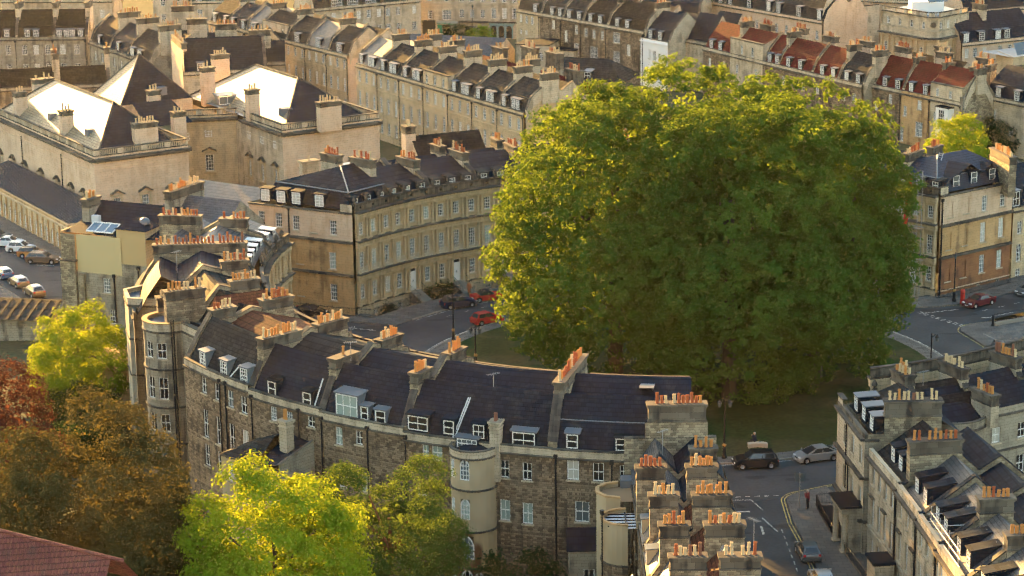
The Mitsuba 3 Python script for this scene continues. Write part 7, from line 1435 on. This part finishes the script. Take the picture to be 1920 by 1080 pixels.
k = key('bollard'); tag(k, 'black iron bollard at the end of the low railing wall, right street', 'bollard'); m = MB(); m.lathe([(.16, .12), (.16, .3), (.12, .36), (.11, 1.2), (.17, 1.28), (.13, 1.42), (0, 1.46)], 10, lambda v: v + [36.5, 16.8, 0]); put(k, m.mesh(), 'black_iron', 40)
def railing(label, pts, h=1.05, z=.12, base=.0, gap=.16):
    k = key('railing'); tag(k, label, 'railing'); bars, n_ = MB(), 0; rail = MB(); bs = MB()
    for a, b in zip(pts, pts[1:]):
        a, b = np.r_[np.asarray(a, float)[:2], z], np.r_[np.asarray(b, float)[:2], z]; d = b - a; L_ = np.linalg.norm(d)
        for zz in (base + .12, base + h - .08): rail.bar(a + [0, 0, zz], b + [0, 0, zz], .028, 4)
        for t in np.arange(0, L_, gap): p = a + d * t / L_; bars.bar(p + [0, 0, base], p + [0, 0, base + h + .06], .014, 3)
        if base:
            n2 = np.array([-d[1], d[0], 0]) / L_ * .14; bs.add([a - n2, b - n2, b + n2, a + n2, *(q + [0, 0, base] for q in (a - n2, b - n2, b + n2, a + n2))], [[0, 1, 5], [0, 5, 4], [2, 3, 7], [2, 7, 6], [4, 5, 6], [4, 6, 7], [0, 4, 7], [0, 7, 3], [1, 2, 6], [1, 6, 5]])
    put(k + '__rail', rail.mesh(), 'black_iron'); tag(put(k + '__bar', bars.mesh(), 'black_iron'), kind='stuff')
    if base: put(k + '__plinth', bs.mesh(), 'kerb_stone')
doors = [SE[i] - 4.27 for i in range(1, 4)]
edges = [145.0] + [a for d_ in doors for a in (d_ + 1.2, d_ - 1.2)] + [109]
for i in range(0, len(edges), 2): railing(['black railing round the sunken area at the left end of the far crescent', 'black railing of the sunken area between the first two white doors', 'black railing of the sunken area between the white doors near the red cars', 'black railing of the sunken area behind the tree edge'][i // 2], [pol(41.75, a) for a in np.linspace(edges[i], edges[i + 1], 6)])
for i, d_ in enumerate(doors):  # entrance steps bridging the sunken area
    k = key('entrance_steps'); tag(k, ['stone steps up to the first white door of the far crescent', 'stone steps up to the white door with the black oval fanlight', 'stone steps up to a white door half behind the tree'][i], 'steps')
    for j in range(6):
        m = MB(); ring_solid(41.6 + j * .4, 42.0 + j * .4 if j < 5 else 44.0, d_ - 1.1, d_ + 1.1, -.4, .12 + .17 * (j + 1), m, 2); r0 = 41.6 + j * .4; put(key(k + '__step'), m.mesh(), 'kerb_stone')
    for s_ in (-1.15, 1.15):
        m = MB(); a, b = np.r_[pol(41.7, d_ + s_), 1.1], np.r_[pol(44, d_ + s_), 2.1]; m.bar(a, b, .03, 4)
        for t in np.linspace(0, 1, 9): p = a + (b - a) * t; m.bar(p - [0, 0, .95], p, .014, 3)
        put(key(k + '__handrail'), m.mesh(), 'black_iron')
railing('black railing on a low stone wall at the right street corner', [(36.7, 16.9), (40.5, 18.9), (50, 24.5)], 1.0, .12, .4)
railing('black curved railing round the sunken area of the right corner house', [(10.6, -40.6), (9.6, -40.3), (9.0, -41.0), (9.15, -44.5), (9.5, -48.9)])
railing('black railing along the terrace front below the porch', [(9.8, -52.0), (10.6, -58), (11.6, -66)])
railing('black railing before the orange side wall of the left corner house', [pol(41.75, 145.2), (-39.0, 25.2), (-45.5, 28.4)])
railing('black railing along the rust brown side wall', [(32.2, 29.0), (35, 29.7), (42.5, 35.6)])
# flat black sheet painting the shaded well beside the right corner house
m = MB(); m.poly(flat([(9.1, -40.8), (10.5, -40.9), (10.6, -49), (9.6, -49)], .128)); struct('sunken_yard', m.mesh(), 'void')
k = key('porch'); tag(k, 'stone porch with columns and a dark flat roof against the right corner house', 'porch')
W_ = Fr((9.35, -49.3), (9.75, -52.6))
for u_, v_ in ((.25, .2), (3.0, .2)): scene[key(k + '__column')] = ref('porchcol', lambda: column_mesh(3.5, 1), 'ashlar_pale', W_.mat(u_, v_, .15) @ np.diag([1.5, 1.5, 1, 1]), 40)
m = MB(); m.box(-.1, 3.4, -.15, 1.8, 3.65, 4.15, W_.P); put(k + '__entablature', m.mesh(), 'ashlar_grey'); m = MB(); m.box(-.25, 3.55, -.3, 1.9, 4.15, 4.35, W_.P); put(k + '__roof', m.mesh(), 'slate_navy'); m = MB(); m.box(2.9, 3.3, .5, 1.7, .1, 3.65, W_.P); put(k + '__side_wall', m.mesh(), 'ashlar_grey')
k = key('porch'); tag(k, 'small square porch with a dark cap on the terrace front, farther down the near street', 'porch'); W_ = Fr((10.6, -60.6), (10.9, -63.0)); m = MB(); m.box(0, 2.2, 0, 1.6, 0, 3.0, W_.P); put(k + '__body', m.mesh(), 'ashlar_pale'); m = MB(); m.box(-.15, 2.35, -.15, 1.7, 3.0, 3.25, W_.P); put(k + '__roof', m.mesh(), 'slate_navy')
# scaffold in the lower right corner
k = key('scaffold'); tag(k, 'scaffold of steel tubes and sunlit planks in the lower right corner', 'scaffold')
sc = Fr((14.0, -70.6), (14.9, -82.0))
for v_ in (-.2, 2.6):
    for u_ in (0, 2.6, 5.2, 7.8): m = MB(); m.bar(sc.P(np.array([u_, v_, 6.0])), sc.P(np.array([u_, v_, 10.9])), .045, 6); put(key(k + '__pole'), m.mesh(), 'metal_grey')
for z_ in (9.2, 9.8, 10.4):
    for v_ in (-.2, 2.6): m = MB(); m.bar(sc.P(np.array([-.3, v_, z_])), sc.P(np.array([8.2, v_, z_])), .04, 6); put(key(k + '__rail'), m.mesh(), 'metal_grey')
    for u_ in (0, 2.6): m = MB(); m.bar(sc.P(np.array([u_, -.5, z_ - .1])), sc.P(np.array([u_, 2.9, z_ - .1])), .04, 6); put(key(k + '__rail'), m.mesh(), 'metal_grey')
r = random.Random(3)
for i in range(9):
    m = MB(); v_ = -.1 + .29 * i; m.box(2.2 - .04 * i + r.uniform(-.2, .2), 8.0 + r.uniform(-.4, .4), v_, v_ + .25, 8.72 + r.uniform(0, .03), 8.78, sc.P); put(key(k + '__plank'), m.mesh(), 'timber')
for i in range(6): m = MB(); m.box(-.2, 2.2, -.1 + .42 * i, .27 + .42 * i, 8.95, 9.01, sc.P); put(key(k + '__plank'), m.mesh(), 'timber')
for i in range(3): m = MB(); m.bar(sc.P(np.array([.3 + .3 * i, -.4 + .15 * i, 9.3])), sc.P(np.array([4.2 + .4 * i, .5 + .2 * i, 8.8])), .1, 4); put(key(k + '__board'), m.mesh(), 'bench_stone')
# scaffold tower with the rubbish chute and the roof ladder on the right corner house of the far crescent
k = key('scaffold'); tag(k, 'slim scaffold tower with a red rubbish chute up the columned front right of the tree', 'scaffold')
tw = Fr(pol(43.0, 48.4), pol(43.0, 44.9))
for u_ in (0, 2.4):
    for v_ in (-.3, .6): m = MB(); m.bar(tw.P(np.array([u_, v_ - .3, 0])), tw.P(np.array([u_, v_ - .3, 15.2 if v_ > 0 else 14.6])), .04, 5); put(key(k + '__pole'), m.mesh(), 'metal_grey')
for z_ in (2, 4.4, 6.4, 8.4, 10.4, 12.4, 13.8, 14.5):
    for v_ in (-.6, .3): m = MB(); m.bar(tw.P(np.array([-.4, v_, z_])), tw.P(np.array([2.8, v_, z_])), .035, 5); put(key(k + '__rail'), m.mesh(), 'metal_grey')
for z_ in (8.3, 13.4): m = MB(); m.box(-.3, 2.7, -.65, .4, z_, z_ + .06, tw.P); put(key(k + '__platform'), m.mesh(), 'timber')
for z_ in (4.4, 8.4): m = MB(); m.bar(tw.P(np.array([0, -.6, z_])), tw.P(np.array([2.4, -.6, z_ + 2])), .03, 5); put(key(k + '__brace'), m.mesh(), 'metal_grey')
m = MB()
for i in range(13): a, b = tw.P(np.array([1.5 - .06 * i, -.9, 14.6 - i * .62])), tw.P(np.array([1.47 - .06 * i, -.9, 14.02 - i * .62])); m.bar(a, b, .26, 8)
put(k + '__chute', m.mesh(), 'red_paint'); m = MB(); m.box(.5, 1.1, -.7, -.64, 4.9, 6.1, tw.P); put(k + '__panel', m.mesh(), 'plate_yellow'); m = MB(); m.box(.62, .98, -.73, -.705, 5.3, 5.7, tw.P); put(k + '__panel_mark', m.mesh(), 'black_iron')
k = key('ladder'); tag(k, 'aluminium roof ladder lying on the navy slates right of the tree', 'ladder')
a, b = np.array([32.3, 33.8, 13.35]), np.array([33.6, 36.6, 15.75]); d_ = b - a; sd_ = np.cross(d_, [0, 0, 1]); sd_ /= np.linalg.norm(sd_)
for s_ in (-.24, .24): m = MB(); m.bar(a + sd_ * s_, b + d_ * .12 + sd_ * s_, .045, 5); put(key(k + '__rail'), m.mesh(), 'metal_grey')
for t in np.linspace(.03, 1.08, 14): m = MB(); m.bar(a + d_ * t - sd_ * .24, a + d_ * t + sd_ * .24, .03, 4); put(key(k + '__rung'), m.mesh(), 'metal_grey')
# sheds and low walls at the far left
k = key('shed'); tag(k, 'grey sheet roof of a low shed left of the yellow tree', 'shed'); m = MB(); m.quads([[(-80, 17, 2.6), (-70.2, 15.2, 2.6), (-69.6, 21.5, 3.4), (-79.4, 23.5, 3.4)]]); put(k + '__roof', m.mesh(), 'slate_grey'); m = MB(); m.box(-79.6, -70.4, 16.8, 21, -2, 2.5); put(k + '__wall', m.mesh(), 'ashlar_grey')
for i in range(9): x_ = -79.6 + i * 1.15; m = MB(); m.bar((x_, 16.85 - i * .2, 2.66), (x_ + .55, 23.3 - i * .22, 3.46), .05, 4); put(key(k + '__rib'), m.mesh(), 'slate_grey')
k = key('garden_hut'); tag(k, 'small tan rendered hut with a dark hatch beside the canted bay', 'hut'); m = MB(); m.box(-61.2, -57.6, -2.5, 1.5, -3, 2.4); put(k + '__wall', m.mesh(), 'render_yellow2'); m = MB(); m.box(-61.5, -57.5, -2.8, 1.6, 2.4, 3.4); put(k + '__parapet', m.mesh(), 'ashlar_pink'); m = MB(); m.box(-59.3, -58.7, -2.56, -2.5, .9, 1.5); put(k + '__hatch', m.mesh(), 'void')
